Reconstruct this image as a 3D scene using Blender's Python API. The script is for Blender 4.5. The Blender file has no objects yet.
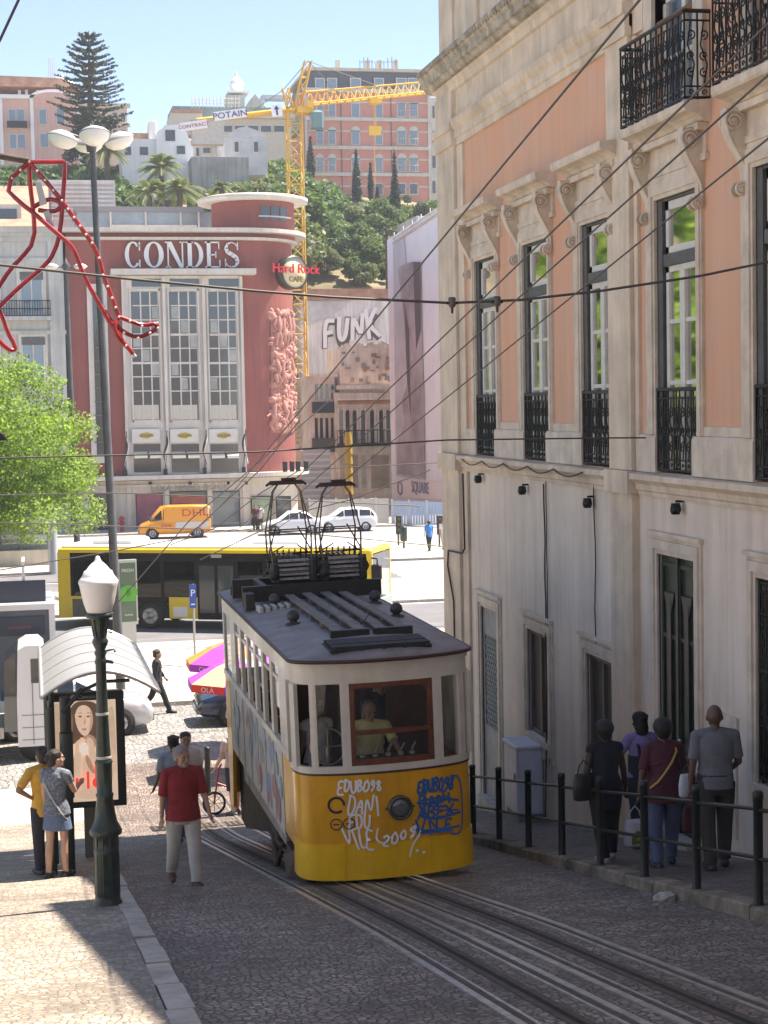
import bpy, bmesh, math, random
import numpy as np
from math import sin, cos, pi, radians, sqrt, exp, atan2
from mathutils import Vector, Matrix
random.seed(7); rng = np.random.default_rng(11)
scene = bpy.context.scene
COL = scene.collection
# ------------------------------------------------------------------ camera
FPX = 1700.0; CZ = 7.9
YAW, PITCH, ROLL = radians(11.676), radians(3.594), radians(-1.1)
fwd = Vector((sin(YAW)*cos(PITCH), cos(YAW)*cos(PITCH), -sin(PITCH)))
rt0 = Vector((cos(YAW), -sin(YAW), 0)); up0 = rt0.cross(fwd)
rt = rt0*cos(ROLL) + up0*sin(ROLL); up = -rt0*sin(ROLL) + up0*cos(ROLL)
cam = bpy.data.cameras.new('camera'); co = bpy.data.objects.new('camera', cam); COL.objects.link(co)
co.matrix_world = Matrix(((rt.x, up.x, -fwd.x, 0), (rt.y, up.y, -fwd.y, 0), (rt.z, up.z, -fwd.z, CZ), (0, 0, 0, 1)))
cam.sensor_fit = 'HORIZONTAL'; cam.sensor_width = 36; cam.lens = FPX/768*36
cam.clip_start = 0.1; cam.clip_end = 9000
scene.camera = co
scene.render.resolution_x = 768; scene.render.resolution_y = 1024
# ------------------------------------------------------------------ sky, sun, exposure
sund = Vector((.477, .13, 1)).normalized()
w = bpy.data.worlds.new('World'); scene.world = w; w.use_nodes = True
nt = w.node_tree; bg = nt.nodes['Background']
sky = nt.nodes.new('ShaderNodeTexSky'); sky.sky_type = 'NISHITA'; sky.sun_disc = False
sky.sun_elevation = math.asin(sund.z); sky.sun_rotation = atan2(sund.x, sund.y)
sky.altitude = 50; sky.air_density = .62; sky.dust_density = .0; sky.ozone_density = 1.1
nt.links.new(sky.outputs[0], bg.inputs[0]); bg.inputs[1].default_value = 0.10
sl = bpy.data.lights.new('sun', 'SUN'); sl.energy = 4.4; sl.angle = radians(.53); sl.color = (1, .965, .91)
so = bpy.data.objects.new('sun', sl); COL.objects.link(so); so.rotation_euler = sund.to_track_quat('Z', 'Y').to_euler(); so.location = (0, 0, 60)
vs = scene.view_settings; vs.view_transform = 'Standard'; vs.look = 'None'; vs.gamma = 1; vs.exposure = 1.62
try: vs.use_curve_mapping = False; vs.use_white_balance = True; vs.white_balance_temperature = 7400; vs.white_balance_tint = 15
except Exception: pass

# ------------------------------------------------------------------ pixel -> point helper for laying out far things
def at(px, py, Y=None, X=None, Z=None):
    d = rt*((px-384)/FPX) + up*((512-py)/FPX) + fwd
    t = X/d.x if X is not None else (Y/d.y if Y is not None else (Z-CZ)/d.z)
    return Vector((d.x*t, d.y*t, CZ+d.z*t))

# ------------------------------------------------------------------ ground profile
def gz(y):
    a = 5.9-.182*y
    k = .3                                   # soft foot of the hill
    return math.log1p(exp(min(a/k, 40)))*k if a/k < 40 else a

# ------------------------------------------------------------------ materials
MATS = {}
def mat(name, col, rough=.7, metal=0, var=.0, scale=4, bump=0, bscale=None, emit=None, spec=.5, col2=None, coat=0, detail=5, streak=0, coords='Object'):
    if name in MATS: return MATS[name]
    m = bpy.data.materials.new(name); m.use_nodes = True; n = m.node_tree.nodes; L = m.node_tree.links
    b = n['Principled BSDF']; b.inputs['Roughness'].default_value = rough; b.inputs['Metallic'].default_value = metal
    b.inputs['Specular IOR Level'].default_value = spec; b.inputs['Coat Weight'].default_value = coat
    col = tuple(col)[:3]
    b.inputs['Base Color'].default_value = (*col, 1)
    tc = n.new('ShaderNodeTexCoord')
    if var or col2 or streak:
        nz = n.new('ShaderNodeTexNoise'); nz.inputs['Scale'].default_value = scale; nz.inputs['Detail'].default_value = detail; nz.inputs['Roughness'].default_value = .65
        L.new(tc.outputs[coords], nz.inputs['Vector'])
        c2 = col2 if col2 else tuple(c*(1-var) for c in col)
        c1 = col if col2 else tuple(min(1, c*(1+var*.6)) for c in col)
        rp = n.new('ShaderNodeValToRGB'); rp.color_ramp.elements[0].position = .34; rp.color_ramp.elements[1].position = .66
        rp.color_ramp.elements[0].color = (*c2, 1); rp.color_ramp.elements[1].color = (*c1, 1)
        L.new(nz.outputs['Fac'], rp.inputs[0]); out = rp.outputs[0]
        if streak:
            mp = n.new('ShaderNodeMapping'); mp.inputs['Scale'].default_value = (2.6, 2.6, .16)
            L.new(tc.outputs[coords], mp.inputs[0])
            n2 = n.new('ShaderNodeTexNoise'); n2.inputs['Scale'].default_value = 1.3; n2.inputs['Detail'].default_value = 9; n2.inputs['Roughness'].default_value = .72
            L.new(mp.outputs[0], n2.inputs['Vector'])
            r2 = n.new('ShaderNodeValToRGB'); r2.color_ramp.elements[0].position = .36; r2.color_ramp.elements[1].position = .6
            k = 1-streak; r2.color_ramp.elements[0].color = (k, k*.97, k*.92, 1); r2.color_ramp.elements[1].color = (1, 1, 1, 1)
            L.new(n2.outputs['Fac'], r2.inputs[0])
            mx = n.new('ShaderNodeMix'); mx.data_type = 'RGBA'; mx.blend_type = 'MULTIPLY'; mx.inputs[0].default_value = 1
            L.new(out, mx.inputs[6]); L.new(r2.outputs[0], mx.inputs[7]); out = mx.outputs[2]
        L.new(out, b.inputs['Base Color'])
    if bump:
        nb = n.new('ShaderNodeTexNoise'); nb.inputs['Scale'].default_value = bscale or scale*6; nb.inputs['Detail'].default_value = 6
        L.new(tc.outputs[coords], nb.inputs['Vector'])
        bp = n.new('ShaderNodeBump'); bp.inputs['Strength'].default_value = bump; bp.inputs['Distance'].default_value = .02
        L.new(nb.outputs['Fac'], bp.inputs['Height']); L.new(bp.outputs[0], b.inputs['Normal'])
    if emit:
        b.inputs['Emission Color'].default_value = (*emit[:3], 1); b.inputs['Emission Strength'].default_value = emit[3]
    MATS[name] = m; return m

def glass(name, tint=(.8, .85, .85), refl=.12, opacity=.25, rough=.02, face=.75):
    """window glass: mostly see-through, with a mirror coat and a little dirt"""
    if name in MATS: return MATS[name]
    m = bpy.data.materials.new(name); m.use_nodes = True; n = m.node_tree.nodes; L = m.node_tree.links
    n.remove(n['Principled BSDF']); o = n['Material Output']
    tr = n.new('ShaderNodeBsdfTransparent'); tr.inputs[0].default_value = (*tint, 1)
    gl = n.new('ShaderNodeBsdfGlossy'); gl.inputs['Roughness'].default_value = rough; gl.inputs[0].default_value = (.9, .93, .95, 1)
    df = n.new('ShaderNodeBsdfDiffuse'); df.inputs[0].default_value = (.25, .27, .27, 1)
    lw = n.new('ShaderNodeLayerWeight'); lw.inputs[0].default_value = .35
    ma = n.new('ShaderNodeMath'); ma.operation = 'MULTIPLY_ADD'; ma.inputs[1].default_value = face; ma.inputs[2].default_value = refl
    ma.use_clamp = True; L.new(lw.outputs['Facing'], ma.inputs[0])
    m1 = n.new('ShaderNodeMixShader'); m1.inputs[0].default_value = opacity; L.new(tr.outputs[0], m1.inputs[1]); L.new(df.outputs[0], m1.inputs[2])
    m2 = n.new('ShaderNodeMixShader'); L.new(ma.outputs[0], m2.inputs[0]); L.new(m1.outputs[0], m2.inputs[1]); L.new(gl.outputs[0], m2.inputs[2])
    L.new(m2.outputs[0], o.inputs[0]); MATS[name] = m; return m

def cobble(name, c1, c2, joint, scale=9, stain=.35, aniso=1.0, bump=.6):
    if name in MATS: return MATS[name]
    m = bpy.data.materials.new(name); m.use_nodes = True; n = m.node_tree.nodes; L = m.node_tree.links
    b = n['Principled BSDF']; b.inputs['Roughness'].default_value = .62
    tc = n.new('ShaderNodeTexCoord'); mp = n.new('ShaderNodeMapping'); mp.inputs['Scale'].default_value = (1, aniso, 1)
    L.new(tc.outputs['Object'], mp.inputs[0])
    wn = n.new('ShaderNodeTexNoise'); wn.inputs['Scale'].default_value = 1.3; L.new(mp.outputs[0], wn.inputs['Vector'])
    va = n.new('ShaderNodeVectorMath'); va.operation = 'MULTIPLY_ADD'; va.inputs[1].default_value = (.30,)*3
    L.new(wn.outputs['Color'], va.inputs[0]); L.new(mp.outputs[0], va.inputs[2])
    ve = n.new('ShaderNodeTexVoronoi'); ve.feature = 'DISTANCE_TO_EDGE'; ve.inputs['Scale'].default_value = scale; ve.inputs['Randomness'].default_value = .75
    vc = n.new('ShaderNodeTexVoronoi'); vc.inputs['Scale'].default_value = scale; vc.inputs['Randomness'].default_value = .75
    L.new(va.outputs[0], ve.inputs['Vector']); L.new(va.outputs[0], vc.inputs['Vector'])
    sep = n.new('ShaderNodeSeparateColor'); L.new(vc.outputs['Color'], sep.inputs[0])
    r1 = n.new('ShaderNodeValToRGB'); r1.color_ramp.elements[0].color = (*c1, 1); r1.color_ramp.elements[1].color = (*c2, 1); L.new(sep.outputs[0], r1.inputs[0])
    e = r1.color_ramp.elements.new(.5); e.color = (*[a*.55+c*.45 for a, c in zip(c1, c2)], 1)
    ns = n.new('ShaderNodeTexNoise'); ns.inputs['Scale'].default_value = .55; ns.inputs['Detail'].default_value = 8; ns.inputs['Roughness'].default_value = .7; L.new(tc.outputs['Object'], ns.inputs['Vector'])
    r2 = n.new('ShaderNodeValToRGB'); r2.color_ramp.elements[0].position = .38; r2.color_ramp.elements[1].position = .62
    k = 1-stain; r2.color_ramp.elements[0].color = (k, k*.97, k*.94, 1); r2.color_ramp.elements[1].color = (1.12, 1.1, 1.06, 1); L.new(ns.outputs['Fac'], r2.inputs[0])
    n5 = n.new('ShaderNodeTexNoise'); n5.inputs['Scale'].default_value = 2.7; n5.inputs['Detail'].default_value = 9; n5.inputs['Roughness'].default_value = .75; L.new(tc.outputs['Object'], n5.inputs['Vector'])
    r5_ = n.new('ShaderNodeValToRGB'); r5_.color_ramp.elements[0].position = .36; r5_.color_ramp.elements[1].position = .58; r5_.color_ramp.elements[0].color = (1-stain*.9, 1-stain*.98, 1-stain, 1); r5_.color_ramp.elements[1].color = (1.05, 1.03, 1, 1); L.new(n5.outputs['Fac'], r5_.inputs[0])
    m5 = n.new('ShaderNodeMix'); m5.data_type = 'RGBA'; m5.blend_type = 'MULTIPLY'; m5.inputs[0].default_value = 1; L.new(r2.outputs[0], m5.inputs[6]); L.new(r5_.outputs[0], m5.inputs[7])
    mx = n.new('ShaderNodeMix'); mx.data_type = 'RGBA'; mx.blend_type = 'MULTIPLY'; mx.inputs[0].default_value = 1; L.new(r1.outputs[0], mx.inputs[6]); L.new(m5.outputs[2], mx.inputs[7])
    st = n.new('ShaderNodeMapRange'); st.inputs[1].default_value = .02; st.inputs[2].default_value = .12; L.new(ve.outputs['Distance'], st.inputs[0])
    m3 = n.new('ShaderNodeMix'); m3.data_type = 'RGBA'; m3.inputs[6].default_value = (*joint, 1); L.new(st.outputs[0], m3.inputs[0]); L.new(mx.outputs[2], m3.inputs[7])
    L.new(m3.outputs[2], b.inputs['Base Color'])
    bp = n.new('ShaderNodeBump'); bp.inputs['Strength'].default_value = bump; bp.inputs['Distance'].default_value = .02
    ad = n.new('ShaderNodeMath'); ad.operation = 'MULTIPLY_ADD'; ad.inputs[1].default_value = .7; L.new(sep.outputs[1], ad.inputs[0]); L.new(st.outputs[0], ad.inputs[2])
    L.new(ad.outputs[0], bp.inputs['Height']); L.new(bp.outputs[0], b.inputs['Normal'])
    MATS[name] = m; return m

# ------------------------------------------------------------------ mesh builder
class MB:
    def __init__(s): s.v = []; s.f = []; s.m = []; s.sm = []
    def add(s, vs, fs, m=0, smooth=False, M=None):
        o = len(s.v)
        if M is not None: vs = [M @ Vector(p) for p in vs]
        s.v += [tuple(p) for p in vs]; s.f += [tuple(o+i for i in f) for f in fs]; s.m += [m]*len(fs); s.sm += [smooth]*len(fs); return s
    def box(s, x0, x1, y0, y1, z0, z1, m=0, M=None):
        vs = [(x, y, z) for z in (z0, z1) for y in (y0, y1) for x in (x0, x1)]
        return s.add(vs, [(0, 2, 3, 1), (4, 5, 7, 6), (0, 1, 5, 4), (2, 6, 7, 3), (0, 4, 6, 2), (1, 3, 7, 5)], m, False, M)
    def bbox(s, x0, x1, y0, y1, z0, z1, b=.01, m=0, M=None):
        """box with chamfered vertical edges and top"""
        def ring(z, i):
            a, c, d, e = x0+i, x1-i, y0+i, y1-i
            return [(a+b, d, z), (c-b, d, z), (c, d+b, z), (c, e-b, z), (c-b, e, z), (a+b, e, z), (a, e-b, z), (a, d+b, z)]
        vs = ring(z0, 0)+ring(z1-b, 0)+ring(z1, b)
        fs = [tuple(range(7, -1, -1)), tuple(range(16, 24))]
        for k in (0, 8):
            for i in range(8): j = (i+1) % 8; fs.append((k+i, k+j, k+8+j, k+8+i))
        return s.add(vs, fs, m, False, M)
    def quad(s, a, b, c, d, m=0): return s.add([a, b, c, d], [(0, 1, 2, 3)], m)
    def prism(s, pts, axis, d0, d1, m=0, M=None, smooth=False):
        """pts 2D outline; axis 'x': (y,z), 'y': (x,z), 'z': (x,y)"""
        n = len(pts); mk = {'x': lambda a, b, d: (d, a, b), 'y': lambda a, b, d: (a, d, b), 'z': lambda a, b, d: (a, b, d)}[axis]
        vs = [mk(a, b, d0) for a, b in pts]+[mk(a, b, d1) for a, b in pts]
        fs = [tuple(range(n)), tuple(range(2*n-1, n-1, -1))]+[(i, i+n, (i+1) % n+n, (i+1) % n) for i in range(n)]
        o = len(s.f); s.add(vs, fs, m, False, M)
        if smooth:
            for i in range(o+2, len(s.f)): s.sm[i] = True
        return s
    def tube(s, path, r, n=8, m=0, M=None, caps=True, closed=False, smooth=True, flat=1.0):
        P = [Vector(p) for p in path]; N = len(P)
        rs = [r]*N if not hasattr(r, '__len__') else r
        vs = []; prev = None
        for i, p in enumerate(P):
            if closed: t = P[(i+1) % N]-P[i-1]
            else: t = P[min(i+1, N-1)]-P[max(i-1, 0)]
            if t.length < 1e-9: t = Vector((0, 0, 1))
            t.normalize()
            if prev is None:
                a = Vector((0, 0, 1)) if abs(t.z) < .9 else Vector((1, 0, 0)); u = t.cross(a).normalized()
            else: u = (prev-t*prev.dot(t)); u = u.normalized() if u.length > 1e-6 else t.orthogonal().normalized()
            prev = u; w_ = t.cross(u)
            for k in range(n): an = 2*pi*k/n; vs.append(p+u*cos(an)*rs[i]+w_*sin(an)*rs[i]*flat)
        fs = []
        for i in range(N if closed else N-1):
            a = i*n; b = ((i+1) % N)*n
            for k in range(n): k2 = (k+1) % n; fs.append((a+k, a+k2, b+k2, b+k))
        o = len(s.f); s.add(vs, fs, m, smooth, M)
        if caps and not closed: s.add([v for v in vs[:n]], [tuple(range(n-1, -1, -1))], m, False, M); s.add(vs[-n:], [tuple(range(n))], m, False, M)
        return s
    def lathe(s, prof, c=(0, 0, 0), n=20, m=0, M=None, smooth=True, ang=2*pi, a0=0):
        full = abs(ang-2*pi) < 1e-6; k = n if full else n+1; vs = []
        for r, z in prof:
            for i in range(k): a = a0+ang*i/n; vs.append((c[0]+r*cos(a), c[1]+r*sin(a), c[2]+z))
        fs = []
        for j in range(len(prof)-1):
            for i in range(n): i2 = (i+1) % k; fs.append((j*k+i, j*k+i2, (j+1)*k+i2, (j+1)*k+i))
        s.add(vs, fs, m, smooth, M)
        return s
    def ball(s, c, r, n=12, m=0, M=None):
        if not hasattr(r, '__len__'): r = (r, r, r)
        vs = [(c[0], c[1], c[2]-r[2])]; h = n//2
        for j in range(1, h):
            t = pi*j/h-pi/2
            for i in range(n): a = 2*pi*i/n; vs.append((c[0]+r[0]*cos(t)*cos(a), c[1]+r[1]*cos(t)*sin(a), c[2]+r[2]*sin(t)))
        vs.append((c[0], c[1], c[2]+r[2])); fs = []
        for i in range(n): fs.append((0, 1+(i+1) % n, 1+i)); fs.append((len(vs)-1, len(vs)-1-n+i, len(vs)-1-n+(i+1) % n))
        for j in range(h-2):
            for i in range(n): i2 = (i+1) % n; fs.append((1+j*n+i, 1+j*n+i2, 1+(j+1)*n+i2, 1+(j+1)*n+i))
        return s.add(vs, fs, m, True, M)
    def text(s, body, size, depth, M, m=0, align='CENTER', sx=1.0):
        cu = bpy.data.curves.new('t', 'FONT'); cu.body = body; cu.size = size; cu.extrude = depth/2; cu.align_x = align; cu.resolution_u = 3
        ob = bpy.data.objects.new('t', cu); COL.objects.link(ob); bpy.context.view_layer.update()
        me = bpy.data.meshes.new_from_object(ob.evaluated_get(bpy.context.evaluated_depsgraph_get()))
        vs = [(v.co.x*sx, v.co.y, v.co.z) for v in me.vertices]; fs = [tuple(p.vertices) for p in me.polygons]
        bpy.data.objects.remove(ob); bpy.data.curves.remove(cu); bpy.data.meshes.remove(me)
        return s.add(vs, fs, m, False, M)
    def mesh(s, name, mats, off=(0, 0, 0)):
        me = bpy.data.meshes.new(name)
        ox, oy, oz = off
        me.from_pydata([(x-ox, y-oy, z-oz) for x, y, z in s.v], [], s.f)
        for m in (mats if isinstance(mats, (list, tuple)) else [mats]): me.materials.append(m)
        if len(me.polygons) == len(s.m):
            me.polygons.foreach_set('material_index', s.m); me.polygons.foreach_set('use_smooth', s.sm)
        me.update(); return me
    def build(s, name, mats, parent=None, label=None, world=True):
        """world=True: vertices are in world space (parent chain is unrotated); False: local to parent"""
        off = (0, 0, 0)
        if parent is not None and world:
            q = parent; off = Vector((0, 0, 0))
            while q is not None: off = off+q.location; q = q.parent
        first = None
        for q in (s.pieces() if parent is not None and 'graffiti' not in name and 'lettering' not in name else [s]):
            ob = bpy.data.objects.new(name, q.mesh(name, mats, off)); COL.objects.link(ob); ob.parent = parent
            if label: ob['label'] = label
            first = first or ob
        return first
    def pieces(s):
        """far-apart bits of one part become parts of their own"""
        n = len(s.v); par = list(range(n))
        def fd(a):
            while par[a] != a: par[a] = par[par[a]]; a = par[a]
            return a
        for f in s.f:
            r = fd(f[0])
            for i in f[1:]: par[fd(i)] = r
        roots = sorted({fd(f[0]) for f in s.f}); k = len(roots)
        if k < 2 or k > 450: return [s]
        idx = {r: i for i, r in enumerate(roots)}; isl = np.array([idx.get(fd(i), 0) for i in range(n)]); P = np.array(s.v, float)
        lo = np.full((k, 3), 1e9); hi = np.full((k, 3), -1e9); np.minimum.at(lo, isl, P); np.maximum.at(hi, isl, P)
        size = np.linalg.norm(hi-lo, axis=1); g = np.linalg.norm(np.maximum(0, np.maximum(lo[:, None]-hi[None], lo[None]-hi[:, None])), axis=2)
        near = g <= .5*np.maximum(size[:, None], size[None]); lab = list(range(k))
        for i in range(k):
            st = [i]
            if lab[i] != i: continue
            seen = {i}
            while st:
                a = st.pop()
                for b in np.nonzero(near[a])[0]:
                    if b not in seen and lab[b] >= i: seen.add(b); lab[b] = i; st.append(b)
        gr = sorted(set(lab))
        if len(gr) < 2 or len(gr) > 40: return [s]
        out = []
        for g_ in gr:
            q = MB(); mp = {}
            for f, m, sm in zip(s.f, s.m, s.sm):
                if lab[idx[fd(f[0])]] != g_: continue
                for i in f:
                    if i not in mp: mp[i] = len(q.v); q.v.append(s.v[i])
                q.f.append(tuple(mp[i] for i in f)); q.m.append(m); q.sm.append(sm)
            out.append(q)
        return out

def thing(name, label, cat, loc=(0, 0, 0), rz=0, group=None):
    o = bpy.data.objects.new(name, None); o.empty_display_size = .3; COL.objects.link(o); o.location = loc; o.rotation_euler = (0, 0, rz)
    o['label'] = label; o['category'] = cat
    if group: o['group'] = group
    return o
def tag(o, label, cat, group=None, kind=None):
    o['label'] = label; o['category'] = cat
    if group: o['group'] = group
    if kind: o['kind'] = kind
    return o
def struct(name, mb, m):
    o = mb.build(name, m); o['kind'] = 'structure'; return o
def kids(o): return [c for c in bpy.data.objects if c.parent == o]
def dup(root, loc, rz=0, label=None, group=None):
    ch = {}
    for c in bpy.data.objects:
        if c.parent: ch.setdefault(c.parent, []).append(c)
    r = root.copy(); COL.objects.link(r); r.location = loc; r.rotation_euler = (0, 0, rz)
    if label: r['label'] = label
    if group: r['group'] = group
    for c in ch.get(root, []):
        d = c.copy(); COL.objects.link(d); d.parent = r
        for g in ch.get(c, []):
            e = g.copy(); COL.objects.link(e); e.parent = d
    return r
# ================================================================== GROUND
M_road = cobble('street_cobbles', (.235, .195, .17), (.44, .375, .325), (.14, .115, .1), 16, .42, .8, 1.0)
M_pav = cobble('left_pavement_cobbles', (.30, .27, .22), (.55, .49, .42), (.20, .175, .145), 14, .38, 1.0, .6)
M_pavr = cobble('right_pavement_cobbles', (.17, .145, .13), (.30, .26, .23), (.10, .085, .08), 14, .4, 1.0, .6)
M_kerb = mat('kerb_stone', (.46, .42, .36), .8, var=.3, scale=3, bump=.4)
M_asph = mat('asphalt', (.15, .15, .16), .85, var=.18, scale=.6, bump=.3, bscale=60)
M_plaza = cobble('plaza_white_cobbles', (.52, .48, .42), (.64, .6, .53), (.36, .34, .3), 10, .12, 1.0, .4)
M_lane = cobble('lane_grey_cobbles', (.22, .22, .215), (.4, .4, .385), (.13, .13, .13), 7, .2, 1.0, .8)
M_line = mat('road_paint', (.75, .75, .72), .7, var=.15, scale=8)
M_dstone = mat('mosaic_dark_stone', (.22, .22, .22), .8, var=.3, scale=20)
M_steel = mat('rail_steel', (.60, .575, .55), .36, metal=.8, var=.3, scale=6)
M_rust = mat('rail_rust', (.10, .075, .055), .8, var=.4, scale=9)
M_dark = mat('dark_void', (.012, .012, .012), .9)

ys = [-14+1.0*i for i in range(0, 36)]+[22.5+.5*i for i in range(0, 40)]+[44, 60, 90, 130, 200, 400, 900, 2500, 6000]
ys = sorted(set(ys))
def strip(mb, x0, x1, off, y0, y1, m=0, fx=None):
    yy = [y0]+[y for y in ys if y0 < y < y1]+[y1]
    for a, b in zip(yy, yy[1:]):
        mb.quad((x0, a, gz(a)+off), (x1, a, gz(a)+off), (x1, b, gz(b)+off), (x0, b, gz(b)+off), m)
    return mb
g = MB()
for xa, xb in ((-5000, -60), (-60, -12), (-12, 12), (12, 60), (60, 5000)): strip(g, xa, xb, -.03, -14, 6000)
struct('ground', g, mat('open_ground', (.42, .4, .36), .9, var=.15, scale=.05))
KX = .95
r_ = MB(); strip(r_, KX, 5.9, .0, -14, 38); struct('street', r_, M_road)
def pavement(name, x0, x1, y0, y1, h, m, kx=None):
    mb = MB(); strip(mb, x0, x1, h, y0, y1)
    yy = [y0]+[y for y in ys if y0 < y < y1]+[y1]
    return mb
lp = MB(); strip(lp, -14, KX-.2, .055, -14, 31.5)
lp.quad((-14, 31.5, gz(31.5)+.055), (KX-.2, 31.5, gz(31.5)+.055), (KX-.2, 31.5, gz(31.5)-.1), (-14, 31.5, gz(31.5)-.1))
struct('left_pavement', lp, M_pav)
kb = MB(); y = -10.0
rr = random.Random(3)
while y < 31.5:
    L = rr.uniform(.75, 1.15); y2 = min(y+L, 31.5); j = rr.uniform(-.012, .012); dz = rr.uniform(-.008, .012)
    x0, x1 = KX-.195+j, KX+.0+j; h = .062+dz
    a, b = y+.006, y2-.006
    vs = [(x0, a, gz(a)-.15), (x1, a, gz(a)-.15), (x1, b, gz(b)-.15), (x0, b, gz(b)-.15), (x0, a, gz(a)+h), (x1-.012, a, gz(a)+h), (x1-.012, b, gz(b)+h), (x0, b, gz(b)+h), (x1, a, gz(a)+h-.015), (x1, b, gz(b)+h-.015)]
    kb.add(vs, [(4, 5, 6, 7), (5, 8, 9, 6), (8, 1, 2, 9), (0, 1, 8, 5, 4), (3, 7, 6, 9, 2), (0, 4, 7, 3)]); y = y2
struct('left_kerb', kb, M_kerb)
FX = 5.93
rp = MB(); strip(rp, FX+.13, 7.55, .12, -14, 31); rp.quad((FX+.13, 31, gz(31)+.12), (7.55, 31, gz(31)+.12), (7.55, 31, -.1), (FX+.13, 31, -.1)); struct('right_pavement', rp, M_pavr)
kb = MB(); y = -10.0
while y < 31:
    y2 = min(y+rr.uniform(.8, 1.2), 31); j = rr.uniform(-.01, .01)
    x0, x1 = FX-.1+j, FX+.125; h = .125+rr.uniform(-.01, .01); a, b = y+.006, y2-.006
    kb.add([(x0, a, gz(a)-.15), (x1, a, gz(a)-.15), (x1, b, gz(b)-.15), (x0, b, gz(b)-.15), (x0, a, gz(a)+h-.02), (x0+.02, a, gz(a)+h), (x1, a, gz(a)+h), (x0, b, gz(b)+h-.02), (x0+.02, b, gz(b)+h), (x1, b, gz(b)+h)],
           [(0, 4, 7, 3), (4, 5, 8, 7), (5, 6, 9, 8), (0, 1, 6, 5, 4), (3, 7, 8, 9, 2), (1, 2, 9, 6)]); y = y2
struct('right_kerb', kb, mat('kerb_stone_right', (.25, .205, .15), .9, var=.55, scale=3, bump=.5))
# flat square at the foot
def flat(name, x0, x1, y0, y1, z, m):
    mb = MB(); mb.box(x0, x1, y0, y1, z-.25, z); return struct(name, mb, m)
mb = MB(); mb.quad((-80, 36.2, .004), (120, 36.2, .004), (120, 45.2, .004), (-80, 45.2, .004)); struct('cobbled_lane', mb, M_lane)
flat('square_pavement', -80, 120, 45.2, 57, .12, M_plaza)
mb = MB(); mb.quad((-80, 57, .006), (120, 57, .006), (120, 66, .006), (-80, 66, .006)); struct('bus_lane', mb, M_asph)
flat('median_pavement', -80, 120, 66, 74.5, .12, M_plaza)
mb = MB(); mb.quad((-80, 74.5, .006), (120, 74.5, .006), (120, 84, .006), (-80, 84, .006)); struct('avenue_road', mb, M_asph)
flat('avenue_island', -80, 120, 84, 97, .12, M_plaza)
mb = MB(); mb.quad((-80, 97, .006), (120, 97, .006), (120, 108, .006), (-80, 108, .006)); struct('far_road', mb, mat('pale_asphalt', (.3, .3, .3), .85, var=.15, scale=.5))
flat('far_pavement', -80, 120, 108, 150, .14, M_plaza)
mb = MB()
for yy, dx in ((79.2, 3.2),):
    for i in range(-10, 26): mb.quad((i*3.2, yy, .011), (i*3.2+1.7, yy, .011), (i*3.2+1.7, yy+.14, .011), (i*3.2, yy+.14, .011))
for i in range(10): mb.quad((16.5+i*.0, 74.9+i*.9, .011), (22.5, 74.9+i*.9, .011), (22.5, 75.35+i*.9, .011), (16.5, 75.35+i*.9, .011))
mb.quad((-70, 65.6, .011), (110, 65.6, .011), (110, 65.75, .011), (-70, 65.75, .011))
struct('road_markings', mb, M_line)
# dark mosaic bands with a wave pattern in the white pavement
mb = MB()
def ribbon(pts, wd, z):
    for (ax, ay), (bx, by) in zip(pts, pts[1:]):
        dx, dy = bx-ax, by-ay; l = max(1e-6, sqrt(dx*dx+dy*dy)); nx, ny = -dy/l*wd/2, dx/l*wd/2
        mb.quad((ax+nx, ay+ny, z), (ax-nx, ay-ny, z), (bx-nx, by-ny, z), (bx+nx, by+ny, z))
for k, yb in enumerate((46.4, 49.6, 50.6, 53.2, 54.2)):
    ribbon([(-30, yb+.0+k*.2), (20, yb+4.0+k*.2)], .12, .1245)
for k in range(34):
    x = -9+k*.55; ribbon([(x, 50.9+.08*x), (x+.28, 51.4+.08*x), (x+.55, 50.95+.08*x)], .12, .125)
    ribbon([(x, 54.6+.08*x), (x+.28, 55.1+.08*x), (x+.55, 54.65+.08*x)], .12, .125)
struct('mosaic_bands', mb, M_dstone)
mb = MB(); 
for i in range(3): mb.box(-20, 1.5, 67.2+i*2.3, 67.6+i*2.3, .1, .123)
struct('median_slabs', mb, M_dstone)

# tram tracks set in the cobbles
def trk(cx, label):
    t = thing('tram_track', label, 'tram track', (cx(12), 12, gz(12)), group='tracks of the funicular')
    yy = [-8+.8*i for i in range(54)]
    def line(dx, w, h, name, m, label=None):
        mb = MB()
        for a, b in zip(yy, yy[1:]):
            xa, xb = cx(a)+dx, cx(b)+dx; za, zb = gz(a)+h, gz(b)+h
            mb.add([(xa-w/2, a, za), (xa+w/2, a, za), (xb+w/2, b, zb), (xb-w/2, b, zb), (xa-w/2, a, za-.05), (xa+w/2, a, za-.05), (xb+w/2, b, zb-.05), (xb-w/2, b, zb-.05)], [(0, 1, 2, 3), (0, 3, 7, 4), (1, 5, 6, 2)])
        return mb.build(name, m, t)
    for s in (-1, 1):
        line(s*.335, .055, .012, 'rail', M_steel); line(s*.335-s*.055, .05, .004, 'flangeway', M_rust); line(s*.335-s*.1, .025, .010, 'guard_edge', M_steel)
    line(-.05, .05, .009, 'slot_edge', M_rust); line(.05, .05, .009, 'slot_edge', M_rust); line(0, .045, .005, 'cable_slot', M_dark)
trk(lambda y: 3.14-.38*max(0, min(1, (y-14)/13))**1.2, 'left hand steel track in the cobbles, empty, beside the yellow tram')
trk(lambda y: 4.02-.2*max(0, min(1, (y-14)/6)), 'right hand steel track in the cobbles, the one under the yellow tram')
t = thing('drain_grating', 'dark ribbed drain grating across the tracks at the foot of the slope', 'grating', (2.9, 29.6, gz(29.6)))
mb = MB()
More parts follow.
